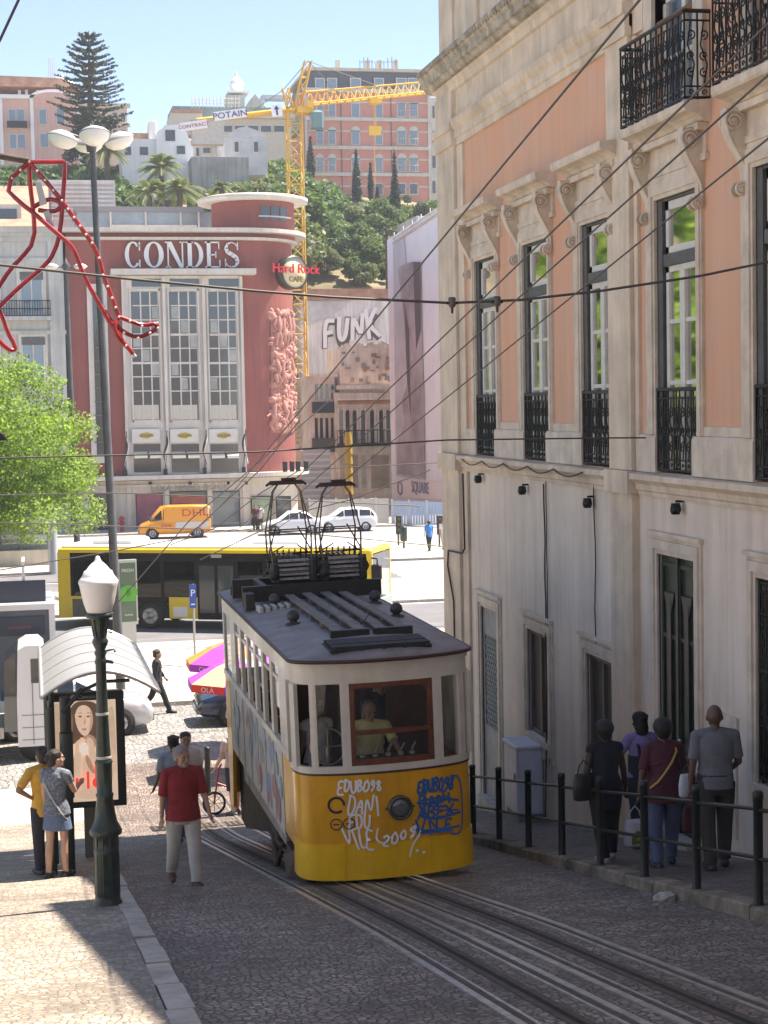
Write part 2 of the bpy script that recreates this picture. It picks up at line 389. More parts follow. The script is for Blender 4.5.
for i in range(24): mb.add([(1.9+i*.1, a, gz(a)+.016) for a in (29.3, 30.0)]+[(1.95+i*.1, a, gz(a)+.016) for a in (30.0, 29.3)], [(0, 3, 2, 1)])
mb.build('grate_bars', M_rust, t)
mb = MB(); strip(mb, 1.85, 4.35, .010, 29.2, 30.1); mb.build('tray', M_dark, t)

# ================================================================== CORNER BUILDING ON THE RIGHT
WX = 7.4
M_stone = mat('building_limestone', (.72, .60, .47), .85, var=.2, scale=1.3, bump=.35, bscale=25, streak=.18)
M_plast = mat('building_ground_plaster', (.78, .67, .57), .85, var=.12, scale=.7, bump=.3, bscale=9, streak=.17)
M_pink = mat('building_pink_plaster', (.74, .40, .25), .85, var=.16, scale=1.1, bump=.2, bscale=10, streak=.10, col2=(.68, .42, .30))
M_trim = mat('window_surround_stone', (.70, .60, .49), .8, var=.18, scale=3, bump=.3, streak=.16)
M_white = mat('white_window_paint', (.66, .64, .58), .5, var=.1, scale=6)
M_shut = mat('grey_shutter_paint', (.10, .10, .095), .55, var=.25, scale=5)
M_iron = mat('wrought_iron', (.012, .014, .014), .45, metal=.3)
M_green = mat('dark_green_door_paint', (.022, .035, .03), .38, var=.4, scale=5)
M_glassR = mat('window_glass_dark', (.02, .024, .022), .04, spec=1.0, coat=.6)
M_glassR.node_tree.nodes['Principled BSDF'].inputs['IOR'].default_value = 3.6
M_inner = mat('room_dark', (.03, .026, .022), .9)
M_soot = mat('weathered_cornice', (.52, .46, .37), .9, var=.4, scale=4, bump=.6, streak=.4)

bt = thing('corner_building', 'salmon pink and pale stone building with iron balconies lining the right side of the street', 'building', (WX, 18, gz(18)))
YE = 30.0; YN = -12.0; YM = 20.05
def wall_x(mb, x, y0, y1, z0, z1, ops, depth=.32, m=0, mr=0, both=False):
    """wall sheet facing -X with openings (y0,y1,z0,z1) and their reveals"""
    Y = sorted({y0, y1, *[max(y0, min(y1, v)) for o in ops for v in o[:2]]}); Z = sorted({z0, z1, *[max(z0, min(z1, v)) for o in ops for v in o[2:4]]})
    for a, b in zip(Y, Y[1:]):
        for c, d in zip(Z, Z[1:]):
            cy, cz = (a+b)/2, (c+d)/2
            if any(o[0] < cy < o[1] and o[2] < cz < o[3] for o in ops): continue
            mb.quad((x, b, c), (x, a, c), (x, a, d), (x, b, d), m)
    for o in ops:
        a, b, c, d = o[:4]; X = x+depth
        mb.quad((x, a, c), (X, a, c), (X, a, d), (x, a, d), mr); mb.quad((X, b, c), (x, b, c), (x, b, d), (X, b, d), mr)
        mb.quad((x, a, d), (X, a, d), (X, b, d), (x, b, d), mr); mb.quad((x, b, c), (X, b, c), (X, a, c), (x, a, c), mr)
W1 = [(q0-.13, q1) for q0, q1 in ((26.65, 27.8), (23.83, 24.97), (21.03, 22.18), (18.23, 19.38), (15.40, 16.55), (12.58, 13.73), (9.76, 10.91), (6.94, 8.09))]
Z0, Z1 = 7.03, 10.27
G = [(26.73, 27.77, .98, 4.48, 'gate'), (23.94, 25.03, 2.85, 4.44, 'win'), (21.09, 22.18, 2.95, 4.46, 'win'), (18.25, 19.42, gz(18.8)+.2, 6.05, 'door'), (15.4, 16.55, 3.85, 6.03, 'grille'), (12.6, 13.75, 3.9, 6.03, 'grille'), (9.8, 10.95, 4.6, 6.03, 'grille')]
mb = MB(); wall_x(mb, WX, YN, YE, -.3, 6.73, [q[:4] for q in G]); mb.build('ground_floor_wall', M_plast, bt)
mb = MB(); wall_x(mb, WX, YN, YE, 7.0, 12.35, [(a, b, Z0, Z1) for a, b in W1]+[(a, b, 11.2, 13.6) for a, b in W1[3:]], .32)
mb.build('upper_wall', M_pink, bt)
# second floor (near part only) and its cornice
mb = MB(); wall_x(mb, WX, YN, YM, 12.35, 16.0, [(a, b, 12.35, 13.6) for a, b in W1[3:]], .32); mb.build('second_floor_wall', M_pink, bt)
mb = MB()
for a, b in W1[3:]:
    mb.quad((WX+.14, b, 11.2), (WX+.14, a, 11.2), (WX+.14, a, 13.6), (WX+.14, b, 13.6))
mb.build('upper_panes', mat('sky_lit_glass', (.10, .16, .22), .05, spec=1, coat=.5), bt)
# solid body behind the facade
mb = MB(); mb.box(WX+.75, 22, YN, YE-.02, -.5, 15.4); mb.box(WX+.75, 22, YN, YM, 15.4, 17.6)
mb.box(WX+.02, WX+.76, YE-.4, YE-.01, -.5, 15.4); mb.box(WX+.02, WX+.76, YN, YN+.3, -.5, 17.6)
mb.quad((WX, YE, -.5), (WX, YE, 15.4), (22, YE, 15.4), (22, YE, -.5)); mb.box(WX+.02, WX+.76, YN+.3, YE-.4, 15.2, 15.4); mb.box(WX+.02, 22, YM, YM+.3, 13.5, 17.6)
mb.build('side_and_rear_walls', M_plast, bt)
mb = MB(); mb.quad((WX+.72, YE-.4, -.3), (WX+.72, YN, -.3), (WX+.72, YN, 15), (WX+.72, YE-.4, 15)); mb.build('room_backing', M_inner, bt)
# base band, string course, pedestals
def mould(mb, prof, y0, y1, m=0, x=WX):
    """profile of (projection,z) run along the facade, capped"""
    mb.prism([(x-p, z) for p, z in prof]+[(x+.02, prof[-1][1]), (x+.02, prof[0][1])], 'y', y0, y1, m)
mb = MB()
for a, b in ((YM+.85, YE+.1), (YN, YM-.02)):
    mould(mb, [(.0, 6.73), (.03, 6.73), (.035, 6.78), (.06, 6.80), (.07, 6.87), (.12, 6.91), (.15, 6.93), (.15, 7.0), (.0, 7.02)], a, b)
mb.build('string_course', M_stone, bt)
mb = MB()
edges = []
prev = YE-1.17
cuts = [(28.40, 27.8+.0), (26.65, 24.97), (23.83, 22.18), (21.03, 20.92), (20.03, 19.38), (18.23, 16.55), (15.40, 13.73), (12.58, 10.91), (9.76, 8.09)]
for b, a in cuts:
    mould(mb, [(.05, 7.025), (.05, 7.44), (.03, 7.48)], a+.003, b-.003); 
    lo, hi = a+.28, b-.27
    if hi > lo: mould(mb, [(.022, 7.485), (.022, 7.59)], lo, hi)
mb.build('plinth_panels', M_trim, bt)
# pilasters
mb = MB()
for a, b in ((28.83, YE+.06), (YM+.02, YM+.84)):
    mb.box(WX-.10, WX+.02, a, b, -.3, 6.735); mb.box(WX-.10, WX+.02, a, b, 7.03, 12.36); mb.box(WX-.17, WX+.02, a-.03, b+.03, 6.74, 7.025)
    mb.box(WX-.14, WX+.02, a-.02, b+.02, 12.36, 12.62); mb.box(WX-.18, WX+.02, a-.04, b+.04, 12.62, 12.75); mb.box(WX-.12, WX+.02, a, b, 12.76, 13.3)
mb.box(WX-.045, WX+.02, 28.43, 28.82, -.3, 6.73); mb.box(WX-.045, WX+.02, 28.43, 28.82, 7.03, 12.34)
mb.box(WX-.045, WX+.02, YM+.85, YM+.96, 7.03, 12.34); mb.box(WX-.045, WX+.02, YM-.12, YM+.01, 7.03, 12.34)
mb.box(WX-.04, WX+.02, YM-.35, YM+.01, 12.36, 16); 
mb.build('pilaster', M_stone, bt)
# entablature and cornice on the far part
mb = MB()
mould(mb, [(.02, 12.35), (.05, 12.36), (.05, 12.46), (.08, 12.48), (.08, 12.6), (.13, 12.66), (.16, 12.74), (.16, 12.78), (.04, 12.8), (.04, 13.28), (.09, 13.3), (.1, 13.4), (.16, 13.46)], YM, YE+.06)
mb.build('entablature', M_stone, bt)
mb = MB(); mould(mb, [(.12, 13.465), (.2, 13.5), (.24, 13.56), (.29, 13.58), (.29, 13.68), (.33, 13.72), (.37, 13.8), (.37, 13.86), (.0, 13.9)], YM-.02, YE+.36)
mb.build('cornice', M_soot, bt)
mb = MB(); y = YM+.2
while y < YE+.2: mb.ball((WX-.36, y, 13.80), (.045, .055, .06), 8); y += .15
mb.build('cornice_lip', M_soot, bt)
mb = MB(); mb.box(WX-.03, WX+.4, YM, YE, 13.88, 16.3); mb.box(WX-.10, WX+.45, YM, YE+.1, 16.3, 16.5)
for a in (YE-1.15, 27.2, 24.2, 21.4): mb.box(WX-.08, WX+.3, a, a+.95 if a > 28 else a+.5, 13.91, 15.5)
mb.build('parapet', M_stone, bt)
mb = MB()
mould(mb, [(.02, 16.0), (.08, 16.1), (.08, 16.5), (.2, 16.6), (.4, 16.8), (.45, 17.0), (.45, 17.2), (0, 17.25)], YN, YM+.3); mb.box(WX+.0, WX+.5, YN, YM, 17.2, 18.0)
mb.build('upper_cornice', M_stone, bt)
# corbel (scroll bracket)
def corbel(mb, y, zt, s=1.0):
    """scroll bracket hanging below zt"""
    H = .88*s; t = .065
    pts = []
    for i in range(15):
        u = i/14; pts.append((WX-(.06+.20*(1-u)**1.3+.05*sin(u*2*pi)), zt-u*H))
    prof = pts+[(WX+.01, zt-H), (WX+.01, zt)]
    mb.prism(prof, 'y', y-t, y+t, 0)
    for (cx, cz, r0) in ((WX-.17, zt-.13, .115), (WX-.085, zt-H+.05, .075)):
        for sgn in (-1, 1):
            path = [(cx+r0*(1-k/26*.85)*cos(k*.55+.6), y+sgn*(t+.006), cz+r0*(1-k/26*.85)*sin(k*.55+.6)) for k in range(26)]
            mb.tube(path, .017, 5, 0)
        mb.lathe([(0, -t-.02), (r0*.3, -t-.02), (r0*.3, t+.02), (0, t+.02)], n=10, M=Matrix.Translation((cx, y, cz)) @ Matrix.Rotation(pi/2, 4, 'X'))
    for sgn in (-1, 1): mb.tube([(p[0]+.012, y+sgn*t, p[1]) for p in pts], .014, 5, 0)
def scroll(mb, c, r, turns, s, w, ph=0, n=16, u=(0, 1, 0)):
    ux = Vector(u); path = []
    for k in range(n+1):
        q = k/n; rr_ = r*(1-.85*q); a = ph+s*turns*2*pi*q
        path.append(Vector(c)+ux*(rr_*cos(a))+Vector((0, 0, rr_*sin(a))))
    mb.tube(path, w, 4, 0, caps=False)
def grille(mb, p0, p1, z0, z1, bars=5, w=.011):
    """cast iron railing between plan points p0 and p1"""
    p0 = Vector((*p0, 0)); p1 = Vector((*p1, 0)); d = p1-p0; L = d.length; u = d/L; hh = z1-z0
    P = lambda s, z: p0+u*s+Vector((0, 0, z))
    for z, ww in ((z1, .024), (z1-.10, .012), (z0+.02, .016), (z0+.14, .01)): mb.tube([P(0, z), P(L, z)], ww, 5, 0)
    n = max(2, round(L/.17)); st = L/n
    for i in range(n+1): mb.tube([P(i*st, z0), P(i*st, z1)], w*1.1, 4, 0)
    for i in range(n):
        c = (i+.5)*st; r = st*.36
        scroll(mb, P(c, z0+hh*.30), r, 1.2, 1, w*.8, pi/2, 12, u); scroll(mb, P(c, z0+hh*.5), r, 1.3, -1, w*.8, -pi/2, 12, u)
        scroll(mb, P(c, z0+hh*.74), r*1.05, 1.2, 1, w*.8, -pi/2, 12, u)
        mb.tube([P(c, z0+.14), P(c+r*.7, z0+hh*.4), P(c-r*.7, z0+hh*.62), P(c, z1-.1)], w*.9, 4, 0)
        scroll(mb, P(c, z0+.075), .035, 1, 1, w*.7, 0, 8, u)
for i, (a, b) in enumerate(W1):
    if i > 5: continue
    wn_ = MB()                                # surround
    for (y0, y1) in ((a-.18, a), (b, b+.30)):
        wn_.box(WX-.04, WX+.02, y0, y1, 7.485, Z1+.26); 
    wn_.box(WX-.04, WX+.02, a-.0, b+.0, Z1, Z1+.26)
    for (y0, y1) in ((a-.15, a-.06), (b+.05, b+.20)): wn_.box(WX-.06, WX-.039, y0, y1, 7.485, Z1+.2)
    wn_.box(WX-.06, WX-.039, a-.06, b+.05, Z1+.05, Z1+.2)
    wn_.box(WX-.055, WX+.01, a-.34, b+.34, Z1+.262, Z1+.34); wn_.box(WX-.03, WX+.01, a-.30, b+.30, Z1+.342, 10.93)
    wn = wn_.build('window_surround', M_trim, bt)
    f = MB(); xf = WX+.035                    # window frame (white), transom (grey)
    b0_, b = b, b-.16
    f.box(xf, xf+.05, a+.04, a+.13, 7.05, Z1-.04); f.box(xf, xf+.05, b-.13, b-.04, 7.05, Z1-.04); f.box(xf, xf+.05, a+.04, b-.04, Z1-.14, Z1-.04)
    f.box(xf, xf+.05, a+.04, b-.04, 9.62, 9.70); f.box(xf, xf+.05, a+.04, b-.04, 9.40, 9.47); c = (a+b)/2
    f.box(xf-.01, xf+.05, c-.075, c+.075, 7.05, 9.40)
    for z in (8.82, 8.10, 7.5): f.box(xf+.004, xf+.045, a+.13, c-.075, z-.025, z+.025); f.box(xf+.004, xf+.045, c+.075, b-.13, z-.025, z+.025)
    fr = f.build('window_frame', M_white, bt)
    tm = MB(); tm.box(xf-.03, xf+.06, a+.03, b-.03, 9.475, 9.615); tm.build('transom', M_shut, fr)
    pn = MB(); pn.quad((xf+.03, b-.04, 7.05), (xf+.03, a+.04, 7.05), (xf+.03, a+.04, Z1-.04), (xf+.03, b-.04, Z1-.04)); pn.build('pane', M_glassR, fr)
    sh = MB()
    b = b0_; sh.box(WX+.006, WX+.05, b-.155, b-.004, 7.05, Z1-.01)
    sh.box(WX+.012, WX+.05, a+.004, b-.156, Z1-.034, Z1-.004); sh.build('shutter', M_shut, bt)
    gr = MB(); grille(gr, (WX-.02, b-.02), (WX-.02, a+.02), Z0+.02, 8.02); gr.build('window_guard', M_iron, bt)
    # hood or balcony slab on scroll corbels
    hb = MB(); y0, y1 = a-.40, b+.40; nbal = i >= 3
    mould(hb, [(.04, 10.94), (.1, 10.96), (.14, 11.0), (.2, 11.03), (.30, 11.05), (.32, 11.08), (.32, 11.15), (.0, 11.18)], y0, y1)
    hb.box(WX-.13, WX+.0, y0+.08, y1-.08, 10.86, 10.938)
    hb.build('balcony_slab' if nbal else 'window_hood', M_trim, bt)
    for s in (a-.13, b+.22):
        cb = MB(); corbel(cb, s, 10.90); cb.build('corbel', M_trim, bt)
    if nbal:
        gr = MB(); y0, y1 = a-.38, b+.38; X = WX-.30
        grille(gr, (X, y1), (X, y0), 11.17, 12.12); grille(gr, (X, y0), (WX, y0), 11.17, 12.12); grille(gr, (WX, y1), (X, y1), 11.17, 12.12)
        gr.build('balcony_railing', M_iron, bt)
        f = MB(); xf = WX+.10
        for y_ in (a, b-.09, (a+b)/2-.06): f.box(xf, xf+.05, y_, y_+.1, 11.2, 13.6)
        for z in (11.9, 12.6, 13.5): f.box(xf, xf+.05, a, b, z-.03, z+.03)
        f.build('window_frame', M_white, bt)
        f = MB()
        for (p, q) in ((a-.28, a), (b, b+.28)): f.box(WX-.05, WX+.02, p, q, 11.185, 13.85)
        f.box(WX-.05, WX+.02, a, b, 13.6, 13.85); f.box(WX-.15, WX+.02, a-.35, b+.35, 13.86, 14.0); f.build('window_surround', M_trim, bt)
# ground floor openings
for a, b, c, d, k in G:
    f = MB()
    o = .22
    for (y0, y1) in ((a-o, a), (b, b+o)): f.box(WX-.03, WX+.02, y0, y1, (c-.30 if k not in ('door', 'gate') else c-.1), d+o)
    f.box(WX-.03, WX+.02, a, b, d, d+o)
    for (y0, y1) in ((a-o+.05, a-.06), (b+.06, b+o-.05)): f.box(WX-.055, WX-.029, y0, y1, (c-.2 if k not in ('door', 'gate') else c-.1), d+o-.05)
    f.box(WX-.055, WX-.029, a-.06, b+.06, d+.06, d+o-.05)
    f.box(WX-.075, WX-.0, a-o-.03, b+o+.03, d+o+.002, d+o+.05)
    if k not in ('door', 'gate'):
        f.box(WX-.035, WX+.02, a, b, c-.30, c-.002); f.box(WX-.07, WX+.02, a-.12, b+.12, c-.10, c-.003)
    f.build('opening_surround', M_trim, bt)
    xf = WX+.035
    if k == 'door':
        f = MB(); f.box(xf, xf+.06, a, b, c, d); 
        for s in (a+.08, (a+b)/2+.05):
            e = s+.45
            f.box(xf-.025, xf, s-.03, s+.03, c+.1, d-.1); f.box(xf-.025, xf, e-.03, e+.03, c+.1, d-.1)
            for z in (c+.12, c+.9, c+1.0, d-1.0, d-.14): f.box(xf-.022, xf-.001, s+.03, e-.03, z, z+.05)
            f.box(xf-.035, xf-.001, s+.16, s+.29, c+1.1, d-.55)
            f.prism([(s+.06, d-.45), (e-.06, d-.45), ((s+e)/2, d-.85)], 'x', xf-.03, xf-.001)
        f.box(xf-.04, xf-.0, (a+b)/2-.035, (a+b)/2+.035, c, d)
        dr = f.build('street_door', M_green, bt); h = MB(); h.ball((xf-.06, (a+b)/2-.12, c+1.2), .035, 8); h.build('handle', M_steel, dr)
    elif k == 'gate':
        f = MB(); f.box(xf, xf+.04, a, b, 4.0, d); f.box(xf, xf+.04, a, b, c, 2.45); f.box(xf-.01, xf+.05, b-.07, b, 2.45, 4.0); f.box(xf-.01, xf+.05, a, a+.07, 2.45, 4.0)
        gd = f.build('metal_gate', mat('gate_grey_paint', (.30, .31, .30), .6, var=.2, scale=4), bt)
        f = MB(); n = 9
        for q in range(-14, 10):
            y0, z0 = a+q*.12, 2.45; y1, z1 = y0+1.55*.75, 4.0
            def clip(ya, za, yb, zb):
                t0, t1 = 0., 1.
                for lo, hi, p, dd in ((a+.05, b-.05, ya, yb-ya),):
                    if dd > 0: t0 = max(t0, (lo-p)/dd); t1 = min(t1, (hi-p)/dd)
                    else: t0 = max(t0, (hi-p)/dd); t1 = min(t1, (lo-p)/dd)
                return (ya+(yb-ya)*t0, za+(zb-za)*t0, ya+(yb-ya)*t1, za+(zb-za)*t1) if t1 > t0 else None
            for r in (clip(y0, z0, y1, z1), clip(y0+1.16, z0, y1-1.16, z1)):
                if r: f.tube([(xf+.02, r[0], r[1]), (xf+.02, r[2], r[3])], .014, 4)
        f.build('lattice', mat('lattice_paint', (.36, .36, .33), .6), gd)
    else:
        f = MB(); f.quad((xf+.035, b, c), (xf+.035, a, c), (xf+.035, a, d), (xf+.035, b, d)); 
        f.build('blind' if k == 'win' else 'pane', mat('brown_window_board', (.055, .042, .034), .6, var=.3, scale=3) if k == 'win' else M_glassR, bt)
        f = MB()
        for y_ in (a, b-.06): f.box(xf, xf+.06, y_, y_+.06, c, d)
        f.box(xf, xf+.06, a, b, c, c+.07); f.box(xf, xf+.06, a, b, d-.07, d)
        if k == 'win': f.box(xf, xf+.05, (a+b)/2-.03, (a+b)/2+.03, c, d)
        f.build('window_frame', mat('dull_frame_paint', (.12, .11, .10), .6), bt)
        if k == 'grille':
            f = MB(); grille(f, (WX+.01, b-.02), (WX+.01, a+.02), c+.05, d-.05, w=.014)
            for z in (c+.6, c+1.2): grille(f, (WX+.012, b-.02), (WX+.012, a+.02), z, z+.6, w=.012)
            f.build('window_guard', M_iron, bt)
# doorstep, plinth, plaques, cables clipped on the wall
mb = MB(); mb.box(WX-.16, WX+.3, 18.2, 19.45, gz(18.8)-.3, gz(18.2)+.17); mb.box(WX-.12, WX+.2, 26.7, 27.8, gz(27)-.3, gz(26.7)+.2); mb.build('doorstep', M_kerb, bt)
mb = MB(); mb.box(WX-.035, WX+.0, 17.05, 17.75, 4.0, 5.0-.55); mb.box(WX-.02, WX, 17.1, 17.8, 3.1, 4.05); mb.build('wall_hatch', M_trim, bt)
mb = MB(); mb.box(WX-.125, WX-.1, 29.1, 29.6, 3.30, 3.52); mb.build('plaque', mat('rust_plaque', (.12, .05, .03), .6), bt)
mb = MB()
mb.tube([(WX-.03, 24.02, 6.7-.01*k+.0)if k < 1 else (WX-.03, 24.0+.02*sin(k*1.7), 6.7-.28*k) for k in range(12)]+[(WX-.08, 23.98, gz(24)+.2)], .013, 5)
mb.tube([(WX-.03, 23.9+.012*sin(k*2.1), 6.75-.28*k) for k in range(16)], .009, 5)
mb.tube([(WX-.03, 21.72+.03*sin(k*1.3), 6.9-.3*k) for k in range(9)], .010, 5)
def swag(a, b, n, z):
    return [(WX-.17, a+(b-a)*k/40, z-.0-.08*abs(sin(k/40*n*pi))) for k in range(41)]
mb.tube(swag(28.3, 21.8, 5, 6.95), .011, 5)
mb.tube([(WX-.12, 28.45, 6.7), (WX-.12, 28.4, 5.4), (WX-.12, 28.6, 5.3), (WX-.14, 29.5, 5.28), (WX-.13, 29.6, 5.0), (WX-.13, 29.2, 4.4), (WX-.13, 29.15, 2.0)], .018, 5)
mb.build('wall_cable', mat('cable_rubber', (.05, .045, .04), .7), bt)
mb = MB()
for y, z in ((27.5, 6.62), (24.9, 6.55), (21.8, 6.52), (18.6, 6.62)):
    mb.lathe([(0, 0), (.055, 0), (.07, -.08), (.05, -.13), (0, -.13)], (WX-.10, y, z+.08), 8); mb.tube([(WX, y, z+.1), (WX-.1, y, z+.1)], .015, 5)
mb.build('wall_fitting', M_iron, bt)
# utility cabinet
t = thing('utility_cabinet', 'grey metal utility cabinet standing against the wall behind the black railing', 'cabinet', (7.2, 24.6, gz(24.6)+.12))
z = gz(24.3)+.12
mb = MB(); mb.bbox(7.0, 7.37, 24.3, 24.95, z-.1, z+.12, .005); mb.build('base', mat('cabinet_base_grey', (.25, .25, .25), .8), t)
mb = MB(); mb.bbox(6.98, 7.38, 24.27, 24.98, z+.12, z+1.12, .012); mb.bbox(6.95, 7.39, 24.24, 25.0, z+1.12, z+1.17, .02)
bd = mb.build('body', mat('cabinet_grey', (.62, .62, .65), .55, var=.1, scale=5), t)
mb = MB(); mb.box(6.975, 6.98, 24.31, 24.94, z+.16, z+1.08); mb.box(7.02, 7.34, 24.262, 24.27, z+.16, z+1.08); mb.build('door', mat('cabinet_grey2', (.64, .64, .68), .5, var=.1, scale=5), t)
mb = MB(); mb.box(6.962, 6.976, 24.38, 24.42, z+.6, z+.72); mb.build('handle', M_iron, t)
# black railing along the pavement
t = thing('street_railing', 'black iron railing of round posts and two bars along the right pavement', 'railing', (FX, 18.78, gz(18.78)))
M_rl = mat('railing_black_paint', (.014, .018, .017), .4, metal=.2, var=.3, scale=12)
PY = [22.9-1.374*i for i in range(-2, 11)]
for y in PY:
    mb = MB(); b0 = gz(y)+.10
    mb.lathe([(.05, -.25), (.05, .03), (.042, .05), (.042, .93), (.045, .935), (.045, .985), (.036, 1.0), (0, 1.0)], (FX, y, b0), 10); mb.build('post', M_rl, t)
for h in (.84, .42):
    mb = MB()
    for a, b in zip(PY, PY[1:]): mb.tube([(FX, a-.03, gz(a)+.1+h), (FX, b+.03, gz(b)+.1+h)], .019, 6)
    mb.build('rail', M_rl, t)
# ================================================================== FUNICULAR TRAM
TX, HW = 3.87, 1.02
YR = 26.4
M_yel = mat('tram_yellow_paint', (.86, .41, .012), .34, var=.14, scale=2.5, coat=.25, streak=.2)
M_yel2 = mat('tram_yellow_bumper', (.95, .54, .010), .34, var=.10, scale=3, coat=.25, streak=.14)
M_cream = mat('tram_cream_paint', (.66, .61, .52), .4, var=.10, scale=3, coat=.15, streak=.08)
M_brn = mat('tram_brown_seam', (.06, .02, .015), .5)
M_wood = mat('varnished_wood', (.16, .045, .02), .35, var=.35, scale=8, coat=.3)
M_roof = mat('tram_roof_grey', (.24, .215, .21), .6, var=.25, scale=3, bump=.15, streak=.1)
M_roofd = mat('roof_board_grey', (.20, .18, .16), .75, var=.3, scale=6)
M_blk = mat('black_grease', (.018, .016, .015), .55, var=.4, scale=10)
M_under = mat('underframe_brown', (.07, .05, .04), .8, var=.4, scale=8)
M_side = mat('tram_side_silver', (.56, .55, .53), .5, var=.14, scale=2, streak=.2)
M_gl = glass('tram_glass', (.92, .94, .93), .02, .02, face=.45)
tram = thing('funicular_tram', 'yellow and cream funicular tram covered in graffiti, climbing the cobbled street', 'tram', (TX, 18.5, 2.5))
def smooth_plan(p):
    for _ in range(3):
        q = [p[0]]
        for a, b in zip(p, p[1:]): q += [(a[0]*.75+b[0]*.25, a[1]*.75+b[1]*.25), (a[0]*.25+b[0]*.75, a[1]*.25+b[1]*.75)]
        p = q+[p[-1]]
    return p
HALF = [(1.02, 19.15), (1.02, 18.98), (.995, 18.84), (.93, 18.73), (.82, 18.655), (.68, 18.605), (.5, 18.56), (.25, 18.525), (0, 18.515)]
FO = [(-x, y) for x, y in HALF]+[(x, y) for x, y in HALF[::-1][1:]]
def resamp(pts, n):
    d = [0]
    for a, b in zip(pts, pts[1:]): d.append(d[-1]+math.dist(a, b))
    out = []
    for k in range(n+1):
        s = d[-1]*k/n
        for i in range(len(pts)-1):
            if d[i+1] >= s-1e-9: u = (s-d[i])/(d[i+1]-d[i]); out.append((pts[i][0]+(pts[i+1][0]-pts[i][0])*u, pts[i][1]+(pts[i+1][1]-pts[i][1])*u)); break
    return out
def sub(x0, x1, n=10):
    """front outline between two x values"""
    xs = [x0+(x1-x0)*k/n for k in range(n+1)]; return [(x, fy(x)) for x in xs]
def fy(x):
    a = abs(x)
    H = HALF[::-1]
    for p, q in zip(H, H[1:]):
        if a <= q[0]+1e-9 and q[0] > p[0]: return p[1]+(q[1]-p[1])*(a-p[0])/(q[0]-p[0])
    return 18.98
def band(mb, pts, z0, z1, t=.05, m=0, out=0.0, smooth=True, flare=0.0):
    P = [Vector((TX+x, y)) for x, y in pts]; N = []
    for i in range(len(P)):
        d = P[min(i+1, len(P)-1)]-P[max(i-1, 0)]; N.append(Vector((d.y, -d.x)).normalized())
    O0 = [tuple(p+n*(out+flare))+(z0,) for p, n in zip(P, N)]; O1 = [tuple(p+n*out)+(z1,) for p, n in zip(P, N)]
    I0 = [tuple(p-n*(t-out))+(z0,) for p, n in zip(P, N)]; I1 = [tuple(p-n*(t-out))+(z1,) for p, n in zip(P, N)]; k = len(P)
    for A, B, s_ in ((O0, O1, True), (I1, I0, True), (O1, I1, False), (I0, O0, False)): mb.add(A+B, [(i, i+1, k+i+1, k+i) for i in range(k-1)], m, s_)
    mb.add([O0[0], O1[0], I1[0], I0[0]], [(0, 1, 2, 3)], m); mb.add([O0[-1], O1[-1], I1[-1], I0[-1]], [(3, 2, 1, 0)], m)
FR = resamp(smooth_plan(FO), 60)
def smoothnorm(mb, name, m, parent, bev=None):
    ob = mb.build(name, m, parent)
    return ob
mb = MB(); band(mb, FR, 3.03, 3.775, .05); band(mb, FR, 2.99, 3.03, .04, 0, -.004); bd = mb.build('front_panel', M_yel, tram)
mb = MB(); band(mb, FR, 2.58, 2.99, .05, 0, .012, flare=.012); mb.build('front_bumper', M_yel2, tram)
mb = MB()
for x in (-.55, .42): mb.box(TX+x-.012, TX+x+.012, fy(x)-.028, fy(x)+.0, 2.6, 2.985)
mb.build('seam_strip', M_yel2, tram)
mb = MB(); band(mb, FR, 3.775, 3.80, .06, 0, .012); mb.build('waist_seam', M_brn, tram)
mb = MB(); band(mb, FR, 3.80, 3.875, .06, 0, .016); band(mb, FR, 4.81, 5.045, .05, 0, .01); band(mb, FR, 4.99, 5.045, .05, 0, .03)
band(mb, sub(-.53, -.43), 3.875, 4.81, .06, 0, .012); band(mb, sub(.53, .64), 3.875, 4.81, .06, 0, .012)
band(mb, sub(-.86, -.79), 3.875, 4.81, .06, 0, .01); band(mb, sub(.86, .93), 3.875, 4.81, .06, 0, .01)
for s in (-1, 1): band(mb, [(s*1.02, 19.15), (s*1.02, 19.05)][::s], 3.875, 4.81, .05); band(mb, [(s*1.01, 18.90), (s*.995, 18.85), (s*.975, 18.80)][::s], 3.875, 4.81, .05)
mb.build('front_frame', M_cream, tram)
mb = MB()
for z0, z1 in ((3.875, 3.94), (4.22, 4.27), (4.75, 4.81)): band(mb, sub(-.43, .53), z0, z1, .05, 0, .0)
band(mb, sub(-.43, -.375, 3), 3.875, 4.81, .06, 0, .006); band(mb, sub(.475, .53, 3), 3.875, 4.81, .06, 0, .006)
mb.build('windscreen_frame', M_wood, tram)
mb = MB(); band(mb, sub(-.375, .475), 3.94, 4.75, .008, 0, -.02); mb.build('windscreen', M_gl, tram)
for a, b in ((-.79, -.53), (.64, .86)):
    mb = MB(); band(mb, sub(a, b), 3.875, 4.81, .008, 0, -.02); mb.build('side_light', M_gl, tram)
